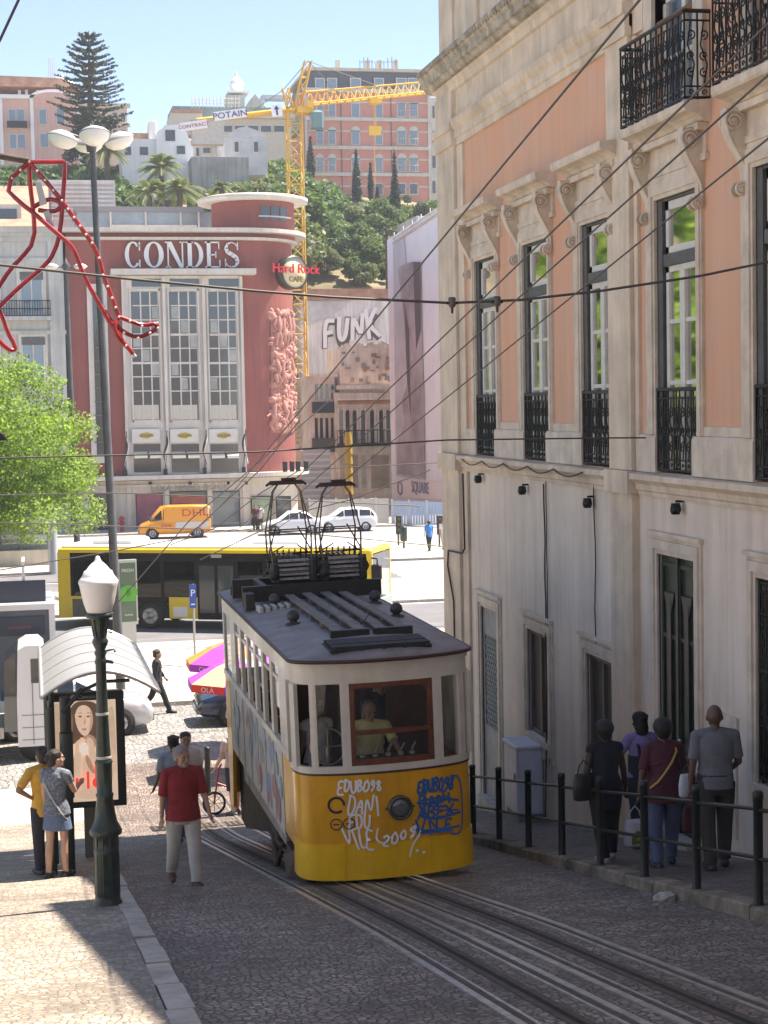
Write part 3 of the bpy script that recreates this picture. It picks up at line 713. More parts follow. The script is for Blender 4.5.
# side walls
def sidebox(mb, s, y0, y1, z0, z1, t=.05, out=0., m=0):
    xo = TX+s*(HW-.035+out); xi = TX+s*(HW-.035-t+out); mb.box(min(xo, xi), max(xo, xi), y0, y1, z0, z1, m)
YW = [20.15+.79*i for i in range(7)]   # window posts
for s in (-1, 1):
    mb = MB(); sidebox(mb, s, 20.15, 25.7, 2.72, 3.78); 
    for y in YW: sidebox(mb, s, y-.012, y+.012, 2.74, 3.76, .01, .012)
    mb.build('side_panel', M_side, tram)
    mb = MB(); sidebox(mb, s, 19.22, 20.145, 2.80, 3.78, .05, .004); mb.build('side_panel', M_yel, tram, 'plain yellow side panel next to the cab')
    mb = MB(); mb.prism([(25.705, 3.78), (25.705, 2.7), (25.95, 1.75), (26.32, 1.75), (26.32, 3.78)], 'x', TX+s*(HW-.03), TX+s*(HW-.09)); mb.build('rear_side_panel', M_yel, tram)
    mb = MB(); sidebox(mb, s, 19.22, 26.35, 3.78, 3.87, .07, .015); sidebox(mb, s, 19.22, 26.35, 4.78, 5.045, .06, .0); sidebox(mb, s, 19.22, 26.35, 4.98, 5.04, .06, .02)
    sidebox(mb, s, 19.22, 19.95, 3.87, 4.78, .05)
    for y in YW[1:-1]: sidebox(mb, s, y-.10, y+.10, 3.87, 4.78)
    sidebox(mb, s, 19.96, 20.25, 3.87, 4.78); sidebox(mb, s, 24.78, 25.35, 3.87, 4.78); sidebox(mb, s, 26.2, 26.35, 3.87, 4.78)
    sidebox(mb, s, 20.25, 24.78, 4.60, 4.65, .03, -.01)
    mb.build('side_window_frame', M_cream, tram)
    mb = MB(); sidebox(mb, s, 25.35, 26.2, 3.87, 4.78, .006, -.02); mb.build('side_pane', M_gl, tram)
    for i in range(6):
        a, b = YW[i]+.1, YW[i+1]-.1
        if i % 3 == 1: continue
        mb = MB(); sidebox(mb, s, a, b, 4.25, 4.78, .006, -.02); mb.build('side_pane', M_gl, tram)
    # tapering skirt truss
    mb = MB(); mb.prism([(20.2, 2.72), (20.2, 2.60), (24.4, 2.52), (24.4, 2.72)], 'x', TX+s*(HW-.04), TX+s*(HW-.10)); 
    mb.prism([(20.25, 2.9), (21.3, 2.45), (21.5, 2.45), (20.6, 2.9)], 'x', TX+s*(HW-.11), TX+s*(HW-.16))
    mb.build('skirt', mat('skirt_rusty_white', (.42, .38, .33), .7, var=.3, scale=4, streak=.3), tram)
# colourful marks on the near side
mb = MB(); cols = [(.42, .20, .19), (.25, .32, .45), (.55, .48, .3), (.38, .46, .48), (.48, .34, .38), (.32, .4, .34)]
r5 = random.Random(5)
for i in range(46):
    y = r5.uniform(20.4, 25.5); z = r5.uniform(2.85, 3.7); xs = TX-HW+.034-.051+.0-.001*(i % 5)-.003
    a = r5.uniform(.08, .3); n = 7
    pts = [(y+a*cos(k)*r5.uniform(.5, 1), max(2.76, min(3.74, z+a*.9*sin(k)*r5.uniform(.5, 1)))) for k in [2*pi*j/n for j in range(n)]]
    xs = TX-(HW-.035)-.0035-.0009*i*.15
    mb.add([(xs, p, q) for p, q in pts], [tuple(range(n))], i % 6)
mb.build('side_graffiti', [mat('spray_%s' % k, c, .6) for k, c in zip(('red', 'blue', 'ochre', 'teal', 'pink', 'green'), cols)], tram)
# rear wall, floor, interior
mb = MB(); mb.box(TX-.93, TX+.93, 26.33, 26.38, 1.9, 3.85); mb.build('rear_panel', M_yel, tram)
mb = MB()
for x in (-.95, -.5, .45, .88): mb.box(TX+x, TX+x+.07, 26.33, 26.38, 3.851, 4.9)
mb.box(TX-.95, TX+.95, 26.33, 26.38, 4.9, 5.04); mb.build('rear_frame', M_cream, tram)
mb = MB(); mb.box(TX-.95, TX+.95, 18.9, 26.3, 2.80, 2.86); mb.build('floor', M_wood, tram)
mb = MB(); mb.box(TX-.93, TX-.32, 20.05, 20.10, 2.87, 5.0); mb.box(TX+.3, TX+.93, 20.05, 20.10, 2.87, 5.0); mb.box(TX-.319, TX+.299, 20.05, 20.10, 4.7, 5.0); mb.build('cab_partition', M_wood, tram)
for i in range(5):
    for s in (-1, 1):
        mb = MB(); x0, x1 = sorted((TX+s*.9, TX+s*.32)); y = 20.6+i*1.0
        mb.box(x0, x1, y, y+.42, 3.22, 3.28); mb.box(x0, x1, y+.40, y+.46, 3.281, 3.85); mb.box(x0+.03, x1-.03, y+.05, y+.4, 2.87, 3.219); mb.build('bench', M_wood, tram)
mb = MB(); mb.bbox(TX-.35, TX+.45, 18.72, 19.0, 2.87, 3.90, .02); mb.build('control_desk', M_blk, tram)
mb = MB()
for x in (-.25, -.1, .05, .2, .33): mb.lathe([(.035, 0), (.035, .03), (0, .04)], (TX+x, 18.85, 3.9), 10); mb.tube([(TX+x, 18.85, 3.95), (TX+x+.05, 18.87, 4.03)], .012, 5)
mb.build('control_levers', mat('brass_levers', (.45, .42, .36), .3, metal=.8), tram)
mb = MB(); mb.tube([(TX-.63+.0*k, 19.05+.2*cos(2*pi*k/24), 4.0+.2*sin(2*pi*k/24)) if 0 else (TX-.62+.2*cos(2*pi*k/24), 18.98+.05*sin(2*pi*k/24), 4.03+.2*sin(2*pi*k/24)) for k in range(24)], .014, 6, closed=True)
mb.tube([(TX-.62, 19.0, 4.03), (TX-.62, 19.0, 2.87)], .03, 6)
for k in range(4): a = k*pi/2; mb.tube([(TX-.62, 18.98, 4.03), (TX-.62+.2*cos(a), 18.98, 4.03+.2*sin(a))], .01, 5)
mb.build('brake_wheel', mat('brass_levers', (.45, .42, .36), .3, metal=.8), tram)
mb = MB(); mb.quad((TX-HW+.08, 19.2, 4.98), (TX-HW+.08, 26.3, 4.98), (TX+HW-.08, 26.3, 4.98), (TX+HW-.08, 19.2, 4.98)); mb.box(TX-.85, TX+.85, 18.75, 19.25, 4.97, 5.0); mb.build('ceiling', M_wood, tram)
# roof
def roofz(x, y):
    e = min(1, max(0, (y-18.42)/.7), ) ; e2 = min(1, max(0, (26.52-y)/.7))
    return 5.085+.125*(1-min(1, abs(x)/1.06)**2.2)*sqrt(max(0, 1-(1-e)**2))*sqrt(max(0, 1-(1-e2)**2))
def rhw(y):
    e = max(0, 1-(y-18.42)/.52) if y < 18.94 else (max(0, 1-(26.52-y)/.5) if y > 26.02 else 0)
    return 1.06*(1-max(0, e)**3.2*.72) if e > 0 else 1.06
RY = [18.42+.02*k for k in range(1, 8)]+[18.6+.06*k for k in range(8)]+[19.1+.5*k for k in range(14)]+[26.06+.06*k for k in range(6)]+[26.45, 26.48, 26.5, 26.52]
RY = [18.42]+RY; mb = MB(); n = 20; vs = []
for y in RY:
    h = rhw(y); vs += [(TX+h*(2*i/n-1), y, roofz(1.06*(2*i/n-1), y)) for i in range(n+1)]
fs = [(j*(n+1)+i, j*(n+1)+i+1, (j+1)*(n+1)+i+1, (j+1)*(n+1)+i) for j in range(len(RY)-1) for i in range(n)]
mb.add(vs, fs, 0, True); rf = mb.build('roof', M_roof, tram)
edge = [vs[i] for i in range(n+1)]+[vs[j*(n+1)+n] for j in range(1, len(RY))]+[vs[(len(RY)-1)*(n+1)+i] for i in range(n-1, -1, -1)]+[vs[j*(n+1)] for j in range(len(RY)-2, 0, -1)]
mb = MB(); mb.tube([(x, y, z-.012) for x, y, z in edge], .022, 6, closed=True); mb.add([(x, y, 5.05) for x, y, z in edge], [tuple(range(len(edge)-1, -1, -1))])
mb.build('roof_edge', M_brn, rf)
for k, x in enumerate((-.33, -.08, .18, .44)):
    mb = MB(); yy = [19.62+.4*i for i in range(12)]
    for a, b in zip(yy, yy[1:]):
        za, zb = roofz(x, a)+.085-.02*(a < 19.8), roofz(x, b)+.085; sh = .03*(a-19.6)
        mb.add([(TX+x-.062, a, za), (TX+x+.062, a, za), (TX+x+.062, b, zb), (TX+x-.062, b, zb), (TX+x-.062, a, za-.025), (TX+x+.062, a, za-.025), (TX+x+.062, b, zb-.025), (TX+x-.062, b, zb-.025)], [(0, 1, 2, 3), (0, 4, 5, 1), (0, 3, 7, 4), (1, 5, 6, 2), (4, 7, 6, 5)])
    for a in yy[::2]: mb.box(TX+x-.08, TX+x+.08, a, a+.06, roofz(x, a)-.01, roofz(x, a)+.062)
    mb.build('walkway_board', M_roofd, rf)
mb = MB()
for xa, xb in ((-.44, .02), (.08, .54)): mb.box(TX+xa, TX+xb, 19.5, 19.6, roofz(0, 19.5)-.02, roofz(0, 19.5)+.07)
mb.build('walkway_end', M_blk, rf)
mb = MB(); z = roofz(.3, 19)
mb.box(TX-.60, TX+.56, 18.62, 19.25, z-.05, z-.015)
for k in range(9): y = 18.62+k*.07; mb.box(TX-.58, TX+.54, y, y+.035, z-.014, z+.02+.006*(k > 2))
for k in range(5): mb.ball((TX-.5+k*.25, 18.60, z-.02), .022, 6)
mb.build('roof_louvre', M_blk, rf)
for x, y in ((3.24, 21.2), (4.62, 21.4), (4.66, 23.0), (3.27, 23.1)):
    mb = MB(); mb.lathe([(.11, 0), (.10, .015), (.05, .03), (.05, .05), (.075, .06), (.085, .10), (.07, .15), (.03, .18), (0, .185)], (x, y, roofz(x-TX, y)), 12); mb.build('roof_ventilator', mat('vent_dark_grey', (.05, .045, .045), .5, var=.3), rf)
mb = MB()
for k in range(3): a = .5+k*1.9; mb.tube([(TX+.06, 20.15, 5.26), (TX+.06+.14*cos(a), 20.15+.1*sin(a), 5.40-.07*k)], .006, 4)
mb.build('antenna', M_blk, rf)
mb = MB(); mb.box(TX-.98, TX+1.0, 23.55, 23.67, 5.20, 5.42); mb.box(TX-.98, TX-.86, 23.2, 23.66, 5.14, 5.36); mb.box(TX-1.0, TX+1.0, 24.6, 24.72, 5.15, 5.42); mb.box(TX-.7, TX-.62, 23.67, 24.6, 5.3, 5.42); mb.box(TX+.62, TX+.7, 23.67, 24.6, 5.3, 5.42)
mb.box(TX-.98, TX-.3, 25.0, 25.1, 5.15, 5.30)
mb.build('equipment_frame', M_blk, rf)
for k in range(5):
    mb = MB(); x = TX-.86+k*.095; mb.bbox(x, x+.06, 22.75, 23.1, 5.14, 5.22+.004*k, .01); mb.build('ribbed_insulator', mat('insulator_grey', (.45, .43, .40), .5, var=.2), rf)
for cx, zt in ((TX-.22, 6.86), (TX+.50, 6.80)):
    f = MB(); yb = 24.1; zb = 5.44
    hw = .26
    for sx in (-1, 1):
        for sy in (-1, 1):
            b = Vector((cx+sx*.27, yb+sy*.30, zb+.1)); mdl = Vector((cx+sx*.30, yb+sy*.20, zb+.70)); tp = Vector((cx+sx*.20, yb+sy*.04, zt-.16)); t2 = Vector((cx+sx*.12, yb+sy*.02, zt-.05))
            f.tube([b, mdl], .014, 6); f.tube([mdl, tp, t2], .012, 6)
    for sy in (-1, 1):
        f.tube([(cx-.30, yb+sy*.20, zb+.70), (cx+.30, yb+sy*.20, zb+.70)], .010, 5)
        f.tube([(cx-.30, yb+sy*.30, zb+.12), (cx+.30, yb+sy*.30, zb+.12)], .025, 6)
    f.tube([(cx-.3, yb+.3, zb+.1), (cx+.3, yb-.3, zb+.1)], .01, 5)
    pg = f.build('pantograph', mat('pantograph_steel', (.16, .12, .10), .45, metal=.5, var=.5, scale=12), rf)
    f = MB()
    for sx in (-1, 1):
        f.tube([(cx+sx*.24, yb-.30, zb+.12), (cx+sx*.30, yb-.12, zb+.42), (cx+sx*.16, yb+.12, zb+.74)], .011, 5); f.tube([(cx+sx*.2, yb+.3, zb+.1), (cx+sx*.33, yb, zb+.34), (cx+sx*.1, yb-.2, zb+.5)], .010, 5)
        for k in range(4): f.lathe([(.0, 0), (.045, 0), (.03, .02), (.045, .04), (0, .05)], (cx+sx*(.12+.09*k), yb+.34-.02*k, zb+.05+.05*(k % 2)), 8)
    f.tube([(cx-.34, yb+.1, zb+.36), (cx+.34, yb+.1, zb+.36)], .016, 6); f.tube([(cx-.36, yb-.15, zb+.28), (cx+.36, yb-.15, zb+.3)], .014, 6)
    for k in range(7): f.tube([(cx-.26+.085*k, yb+.16, zb+.08), (cx-.24+.085*k, yb+.08, zb+.42)], .012, 5)
    f.build('linkage', M_blk, rf)
    f = MB(); f.bbox(cx-.24, cx+.24, yb-.05, yb+.05, zt-.06, zt, .01); f.tube([(cx-.24, yb, zt-.03), (cx-.29, yb, zt-.07)], .02, 6); f.tube([(cx+.24, yb, zt-.03), (cx+.29, yb, zt-.07)], .02, 6); f.box(cx-.06, cx+.14, yb-.07, yb+.07, zt+.002, zt+.035)
    f.build('contact_head', mat('contact_head_dark', (.05, .025, .02), .5), pg) if False else f.build('contact_head', mat('contact_head_dark', (.05, .025, .02), .5), rf)
    f = MB()
    for k in range(5): f.bbox(cx-.20, cx+.24, yb-.32+k*.0, yb-.24, zb+.02+k*.065, zb+.05+k*.065, .006)
    for k in range(4): f.tube([(cx-.22+k*.07, yb-.22, zb+.38), (cx-.1+k*.07, yb+.1, zb+.30)], .018, 6)
    f.build('spring_bank', mat('spring_grey', (.34, .32, .30), .5, var=.4, scale=20), rf)
    f = MB(); f.bbox(cx-.30, cx-.21, yb-.38, yb-.1, zb, zb+.26, .02); f.bbox(cx+.25, cx+.34, yb-.38, yb-.1, zb, zb+.3, .02); f.ball((cx+.30, yb-.3, zb+.16), .09, 8); f.ball((cx-.28, yb-.35, zb+.1), .08, 8)
    f.box(cx-.2, cx+.25, yb+.0, yb+.2, zb, zb+.2)
    f.build('spring_box', M_blk, rf)
# headlight and front marks
mb = MB(); hx, hz = .09, 3.375; yy = fy(hx); R = Matrix.Translation((TX+hx, yy, hz)) @ Matrix.Rotation(pi/2, 4, 'X')
mb.lathe([(.13, -.01), (.14, .01), (.14, .07), (.125, .085), (.112, .08), (.112, .05)], n=24, M=R); mb.tube([(TX+hx-.17, yy-.03, hz), (TX+hx-.13, yy-.03, hz)], .012, 5); mb.tube([(TX+hx+.17, yy-.03, hz), (TX+hx+.13, yy-.03, hz)], .012, 5)
hl = mb.build('headlight', mat('headlight_grey', (.10, .10, .095), .3, metal=.6), tram)
mb = MB(); mb.lathe([(.112, .05), (.09, .066), (.05, .076), (0, .08)], n=20, M=R); mb.build('lens', mat('headlight_lens', (.10, .115, .11), .06, spec=1), hl)
mb = MB(); mb.box(TX-HW-.02, TX-HW+.02, 19.18, 19.24, 3.95, 4.15); mb.tube([(TX-HW-.01, 19.16, 3.9), (TX-HW-.03, 19.14, 4.3)], .012, 5); mb.build('grab_rail', M_blk, tram)
# hand-drawn strokes sprayed on the curved front
SF = {'E': [[(.9, .95), (.2, 1), (.1, .5), (.7, .52), (.1, .5), (.05, 0), (.9, .05)]], 'D': [[(.1, 1), (.1, 0), (.6, .05), (.9, .5), (.6, .95), (.0, 1)]],
      'U': [[(.05, 1), (.1, .2), (.4, 0), (.8, .2), (.9, 1)]], 'B': [[(.1, 0), (.1, 1), (.7, .95), (.8, .7), (.2, .52), (.85, .4), (.8, .05), (.1, 0)]],
      'O': [[(.5, 1), (.1, .7), (.1, .2), (.5, 0), (.9, .3), (.9, .75), (.5, 1)]], '9': [[(.85, .7), (.5, .5), (.15, .75), (.5, 1), (.85, .8), (.8, .3), (.4, 0)]],
      '8': [[(.5, .55), (.15, .8), (.5, 1), (.85, .8), (.5, .55), (.1, .25), (.5, 0), (.9, .25), (.5, .55)]], 'A': [[(.0, 0), (.45, 1), (.9, 0)], [(.2, .4), (.75, .4)]],
      'N': [[(.05, 0), (.1, 1), (.8, .05), (.9, 1)]], 'I': [[(.4, .9), (.5, 0)]], 'V': [[(.0, 1), (.4, 0), (.95, 1)]], 'L': [[(.2, 1), (.1, 0), (.9, .1)]],
      '2': [[(.1, .75), (.45, 1), (.85, .75), (.1, .05), (.95, .0)]], '0': [[(.5, .9), (.15, .6), (.2, .1), (.6, 0), (.85, .5), (.5, .9)]], 'X': [[(0, 1), (1, 0)], [(0, 0), (.95, 1)]],
      'R': [[(.1, 0), (.1, 1), (.8, .9), (.8, .6), (.15, .5), (.9, 0)]], 'F': [[(.1, 0), (.15, 1), (.9, 1)], [(.1, .5), (.7, .55)]], 'K': [[(.1, 1), (.1, 0)], [(.85, 1), (.15, .5), (.9, 0)]]}
rj = random.Random(8)
def strokes(word, x, z, w_, h, slant=.0, gap=.12, drop=0):
    out = []
    for i, ch in enumerate(word):
        a = rj.uniform(-.22, .22); k = rj.uniform(.88, 1.22); dz = rj.uniform(-.10, .10)*h
        for st in SF.get(ch, []): out.append([(x+(i*(1+gap)+.5+((px-.5)*cos(a)*k-(py-.5)*sin(a)*h/w_*.6))*w_+slant*py*h+rj.uniform(-.04, .04)*w_, z+dz+(.5+(py-.5)*k+(px-.5)*sin(a)*.5+rj.uniform(-.03, .03))*h+drop*i) for px, py in st])
    return out
def smooth2(pts):
    for _ in range(2):
        q = [pts[0]]
        for a, b in zip(pts, pts[1:]): q += [(a[0]*.75+b[0]*.25, a[1]*.75+b[1]*.25), (a[0]*.25+b[0]*.75, a[1]*.25+b[1]*.75)]
        pts = q+[pts[-1]]
    return pts
def spray(mb, pl, wd, surf, m=0):
    pl = smooth2(pl)
    for (a, b) in zip(pl, pl[1:]):
        dx, dz = b[0]-a[0], b[1]-a[1]; l = max(1e-5, sqrt(dx*dx+dz*dz)); nx, nz = -dz/l*wd/2, dx/l*wd/2; ex, ez = dx/l*wd*.3, dz/l*wd*.3
        mb.add([surf(*p) for p in ((a[0]+nx-ex, a[1]+nz-ez), (a[0]-nx-ex, a[1]-nz-ez), (b[0]-nx+ex, b[1]-nz+ez), (b[0]+nx+ex, b[1]+nz+ez))], [(0, 1, 2, 3)], m)
_k = [0]
def fsurf(x, z):
    _k[0] = (_k[0]+1) % 40
    return (TX+x, fy(x)-.006-.00012*_k[0]-(.022 if z < 3.03 else 0), z)
mb = MB()
for wds in (strokes('EDUBO98', -.60, 3.58, .063, .13, .1), strokes('DANI', -.50, 3.33, .085, .20, .12, drop=.0), strokes('EDU', -.50, 3.16, .075, .15, .1), strokes('VILE', -.53, 2.96, .075, .19, -.15, .05, -.012), strokes('2009', -.15, 2.95, .10, .12, .3, .02, .02)):
    for s_ in wds: spray(mb, s_, .024, fsurf)
spray(mb, [(-.17, 3.15), (-.20, 3.02), (-.12, 2.98)], .02, fsurf); spray(mb, [(.22, 3.1), (.26, 3.16), (.34, 3.06), (.22, 2.95), (.18, 2.80)], .02, fsurf)
for p in ((.26, 2.86), (.34, 2.83)): spray(mb, [p, (p[0]+.02, p[1])], .03, fsurf)
mb.build('white_graffiti', mat('spray_white', (.85, .85, .82), .6), tram)
mb = MB()
for wds in (strokes('EDUBO98', .30, 3.50, .058, .15, .1), strokes('DANI', .32, 3.34, .095, .14, .05), strokes('ABEX', .30, 3.20, .10, .13, .05), strokes('VILE', .28, 3.04, .10, .14, .05)):
    for s_ in wds: spray(mb, s_, .027, fsurf)
spray(mb, [(.24, 3.16), (.30, 3.04), (.80, 3.06)], .025, fsurf); spray(mb, [(.72, 3.66), (.85, 3.63), (.86, 3.1), (.80, 2.97), (.68, 3.0)], .02, fsurf)
spray(mb, [(.3, 3.06), (.7, 3.05)], .05, fsurf); spray(mb, [(.30, 3.40), (.45, 3.36), (.62, 3.41), (.80, 3.36)], .03, fsurf); spray(mb, [(.32, 3.25), (.5, 3.18), (.82, 3.22)], .028, fsurf); spray(mb, [(.40, 3.6), (.36, 3.3), (.5, 3.1)], .024, fsurf); spray(mb, [(.34, 3.42), (.78, 3.44), (.4, 3.3), (.8, 3.25)], .02, fsurf)
mb.build('blue_graffiti', mat('spray_front_blue', (.015, .12, .36), .6), tram)
mb = MB()
c = [( -.62+.085*cos(2*pi*k/20), 3.44+.085*sin(2*pi*k/20)) for k in range(18)]; spray(mb, c, .026, fsurf)
for cx, cz, r in ((-.63, 3.22, .062), (-.49, 3.225, .062)):
    spray(mb, [(cx+r*cos(2*pi*k/16), cz+r*sin(2*pi*k/16)) for k in range(17)], .012, fsurf); spray(mb, [(cx-.03, cz), (cx+.03, cz)], .014, fsurf)
mb.build('operator_roundel', mat('emblem_navy', (.015, .02, .05), .5), tram)
# underframe, wheels, steps
mb = MB()
for s in (-1, 1):
    x0, x1 = sorted((TX+s*.78, TX+s*.86)); mb.box(x0, x1, 19.3, 26.2, 2.56, 2.78)
    mb.prism([(20.8, 2.56), (26.2, 2.56), (26.2, 1.5), (25.6, 1.5)], 'x', x0+.01, x1-.01)
for y in (21.6, 23.4, 25.6): mb.box(TX-.8, TX+.8, y, y+.15, 2.5-.3*(y > 23)-.4*(y > 25), 2.70)
mb.build('underframe', M_under, tram)
mb = MB(); mb.bbox(TX-.55, TX+.5, 22.2, 23.2, 1.95, 2.55, .03); mb.bbox(TX-.6, TX+.6, 24.1, 25.2, 1.6, 2.3, .03); mb.bbox(TX-.88, TX-.6, 20.9, 21.3, 2.22, 2.6, .02); mb.bbox(TX-.9, TX-.66, 21.7, 22.2, 2.1, 2.5, .02)
mb.tube([(TX-.85, 20.3, 2.5), (TX-.9, 20.9, 2.35), (TX-.88, 22.6, 2.2)], .03, 6); mb.tube([(TX-.9, 21.0, 2.45), (TX-.95, 21.4, 2.05), (TX-.9, 22, 2.3)], .04, 6)
mb.build('brake_gear', mat('rusty_gear', (.09, .06, .045), .75, var=.5, scale=12), tram)
for y in (20.9, 22.3, 25.0):
    for s in (-1, 1):
        mb = MB(); R = Matrix.Translation((TX+s*.36, y, gz(y)+.27)) @ Matrix.Rotation(pi/2, 4, 'Y')
        mb.lathe([(0, -.05), (.2, -.05), (.24, -.06), (.27, -.05), (.27, .05), (.2, .05), (.08, .08), (0, .08)], n=18, M=R); mb.build('wheel', M_steel, tram)
    mb = MB(); mb.tube([(TX-.42, y, gz(y)+.27), (TX+.42, y, gz(y)+.27)], .05, 8); mb.box(TX-.5, TX-.42, y-.12, y+.12, gz(y)+.1, 2.6); mb.box(TX+.42, TX+.5, y-.12, y+.12, gz(y)+.1, 2.6); mb.build('axle', M_under, tram)
mb = MB(); mb.add([(TX-1.03, 19.05, 2.85), (TX-1.05, 20.05, 2.55), (TX-1.05, 19.75, 2.30), (TX-.92, 19.0, 2.49), (TX-.85, 19.1, 2.85), (TX-.85, 20.05, 2.5), (TX-.85, 19.8, 2.3), (TX-.8, 19.05, 2.49)], [(0, 1, 2, 3), (4, 7, 6, 5), (0, 4, 5, 1), (3, 2, 6, 7), (0, 3, 7, 4), (1, 5, 6, 2)])
mb.build('side_guard_board', mat('guard_board_brown', (.10, .065, .055), .6, var=.3, scale=3), tram)
mb = MB(); mb.box(TX-1.0, TX-.6, 19.2, 20.1, 2.60, 2.68); mb.box(TX+.6, TX+1.0, 19.2, 20.1, 2.60, 2.68); mb.box(TX-.7, TX-.66, 19.2, 20.12, 2.685, 3.78)
mb.build('step', mat('step_dark_red', (.05, .02, .018), .6), tram)

tram.rotation_euler = (0, -.022, 0)     # the car leans a little on its sloping track
# ================================================================== BUILDINGS BEYOND THE SQUARE
def pr(mb, Y, px0, px1, py0, py1, d=.1, out=0., m=0):
    """box whose front face covers a facade rectangle on the plane y = Y-out"""
    cx, cy = (px0+px1)/2, (py0+py1)/2
    x0, x1 = at(px0, cy, Y=Y).x, at(px1, cy, Y=Y).x; z1, z0 = at(cx, py0, Y=Y).z, at(cx, py1, Y=Y).z
    return mb.box(x0, x1, Y-out, Y-out+d, z0, z1, m)
def one(name, m, parent, Y, *r, **k):
    mb = MB(); pr(mb, Y, *r, **k); return mb.build(name, m, parent)
M_red = mat('cinema_red_render', (.29, .092, .08), .85, var=.12, scale=.35, bump=.15, streak=.10)
M_bw = mat('facade_white_stone', (.60, .57, .53), .8, var=.12, scale=.6, streak=.14)
M_bst = mat('facade_beige_stone', (.56, .51, .44), .8, var=.12, scale=.5, streak=.15)
M_gd = mat('far_window_glass', (.035, .045, .055), .08, spec=.9)
M_gb = mat('far_window_blue', (.16, .22, .28), .12, spec=.9)
M_tile = mat('terracotta_tiles', (.42, .23, .16), .85, var=.3, scale=1.2, bump=.5, bscale=14)
YC = 112.0
c0 = at(68, 400, Y=YC); XL = at(70, 400, Y=YC).x
cn = thing('cinema_building', 'red rendered old cinema building with white lettering and a rounded tower corner', 'building', (at(190, 535, Y=YC).x, YC, .14))
ZT = at(190, 240, Y=YC).z; ZL = at(190, 474, Y=YC).z; XCc = at(243, 400, Y=YC).x; RC = at(303, 400, Y=YC).x-XCc
def outline(off=0):
    p = [(XL-off, YC+26), (XL-off, YC-off)]
    for k in range(15): a = -pi/2+pi/2*k/14; p.append((XCc+(RC+off)*cos(a), YC+RC+(RC+off)*sin(a)))
    return p+[(XCc+RC+off, YC+26)]
def wallrun(mb, pts, z0, z1, m=0, cap=False, close=True):
    n = len(pts); o = len(mb.f)
    mb.add([(x, y, z0) for x, y in pts]+[(x, y, z1) for x, y in pts], [(i, i+1, n+i+1, n+i) for i in range(n-1)]+([(n-1, 0, n, 2*n-1)] if close else []), m)
    if cap: mb.add([(x, y, z1) for x, y in pts], [tuple(range(n))], m); mb.add([(x, y, z0) for x, y in pts], [tuple(range(n-1, -1, -1))], m)
mb = MB(); wallrun(mb, outline(), ZL, at(190, 233.2, Y=YC).z, cap=True); mb.build('red_wall', M_red, cn)
mb = MB(); wallrun(mb, outline(.06), .1, ZL-.35, cap=True); mb.build('ground_floor', M_bst, cn)
mb = MB(); wallrun(mb, outline(.9), ZL-.28, ZL+.0, cap=True); mb.build('ledge', M_bw, cn)
mb = MB(); wallrun(mb, outline(.4), ZT-.02, ZT+.16, cap=True); wallrun(mb, outline(1.0), at(190, 233, Y=YC).z, at(190, 229, Y=YC).z, cap=True); mb.build('roof_slab', M_bw, cn)
mb = MB(); tx = at(259, 210, Y=YC).x; tr = at(301, 210, Y=YC).x-tx; z0, z1 = at(259, 230, Y=YC).z, at(259, 199, Y=YC).z; ty = YC+tr+.4
mb.lathe([(tr, z0-.5), (tr, z1)], (tx, ty, 0), 36); mb.build('tower_drum', M_red, cn)
mb = MB(); mb.lathe([(0, z1), (tr+.9, z1), (tr+.95, z1+.3), (tr+.5, z1+.42), (0, z1+.5)], (tx, ty, 0), 36); 
mb.lathe([(tr+.001, z0+.9), (tr+.12, z0+.9), (tr+.12, z0+1.0), (tr, z0+1.0)], (tx, ty, 0), 16, ang=.95, a0=-pi/2+.0); mb.build('tower_roof', M_bw, cn)
for k in range(3):
    a = -pi/2+.16+k*.26; mb = MB(); Mx = Matrix.Translation((tx, ty, (z0+z1)/2+.15)) @ Matrix.Rotation(a+pi/2, 4, 'Z')
    mb.box(-.32, .32, -tr-.03, -tr+.1, -.45, .45, 0, Mx); mb.build('tower_window', M_gd, cn)
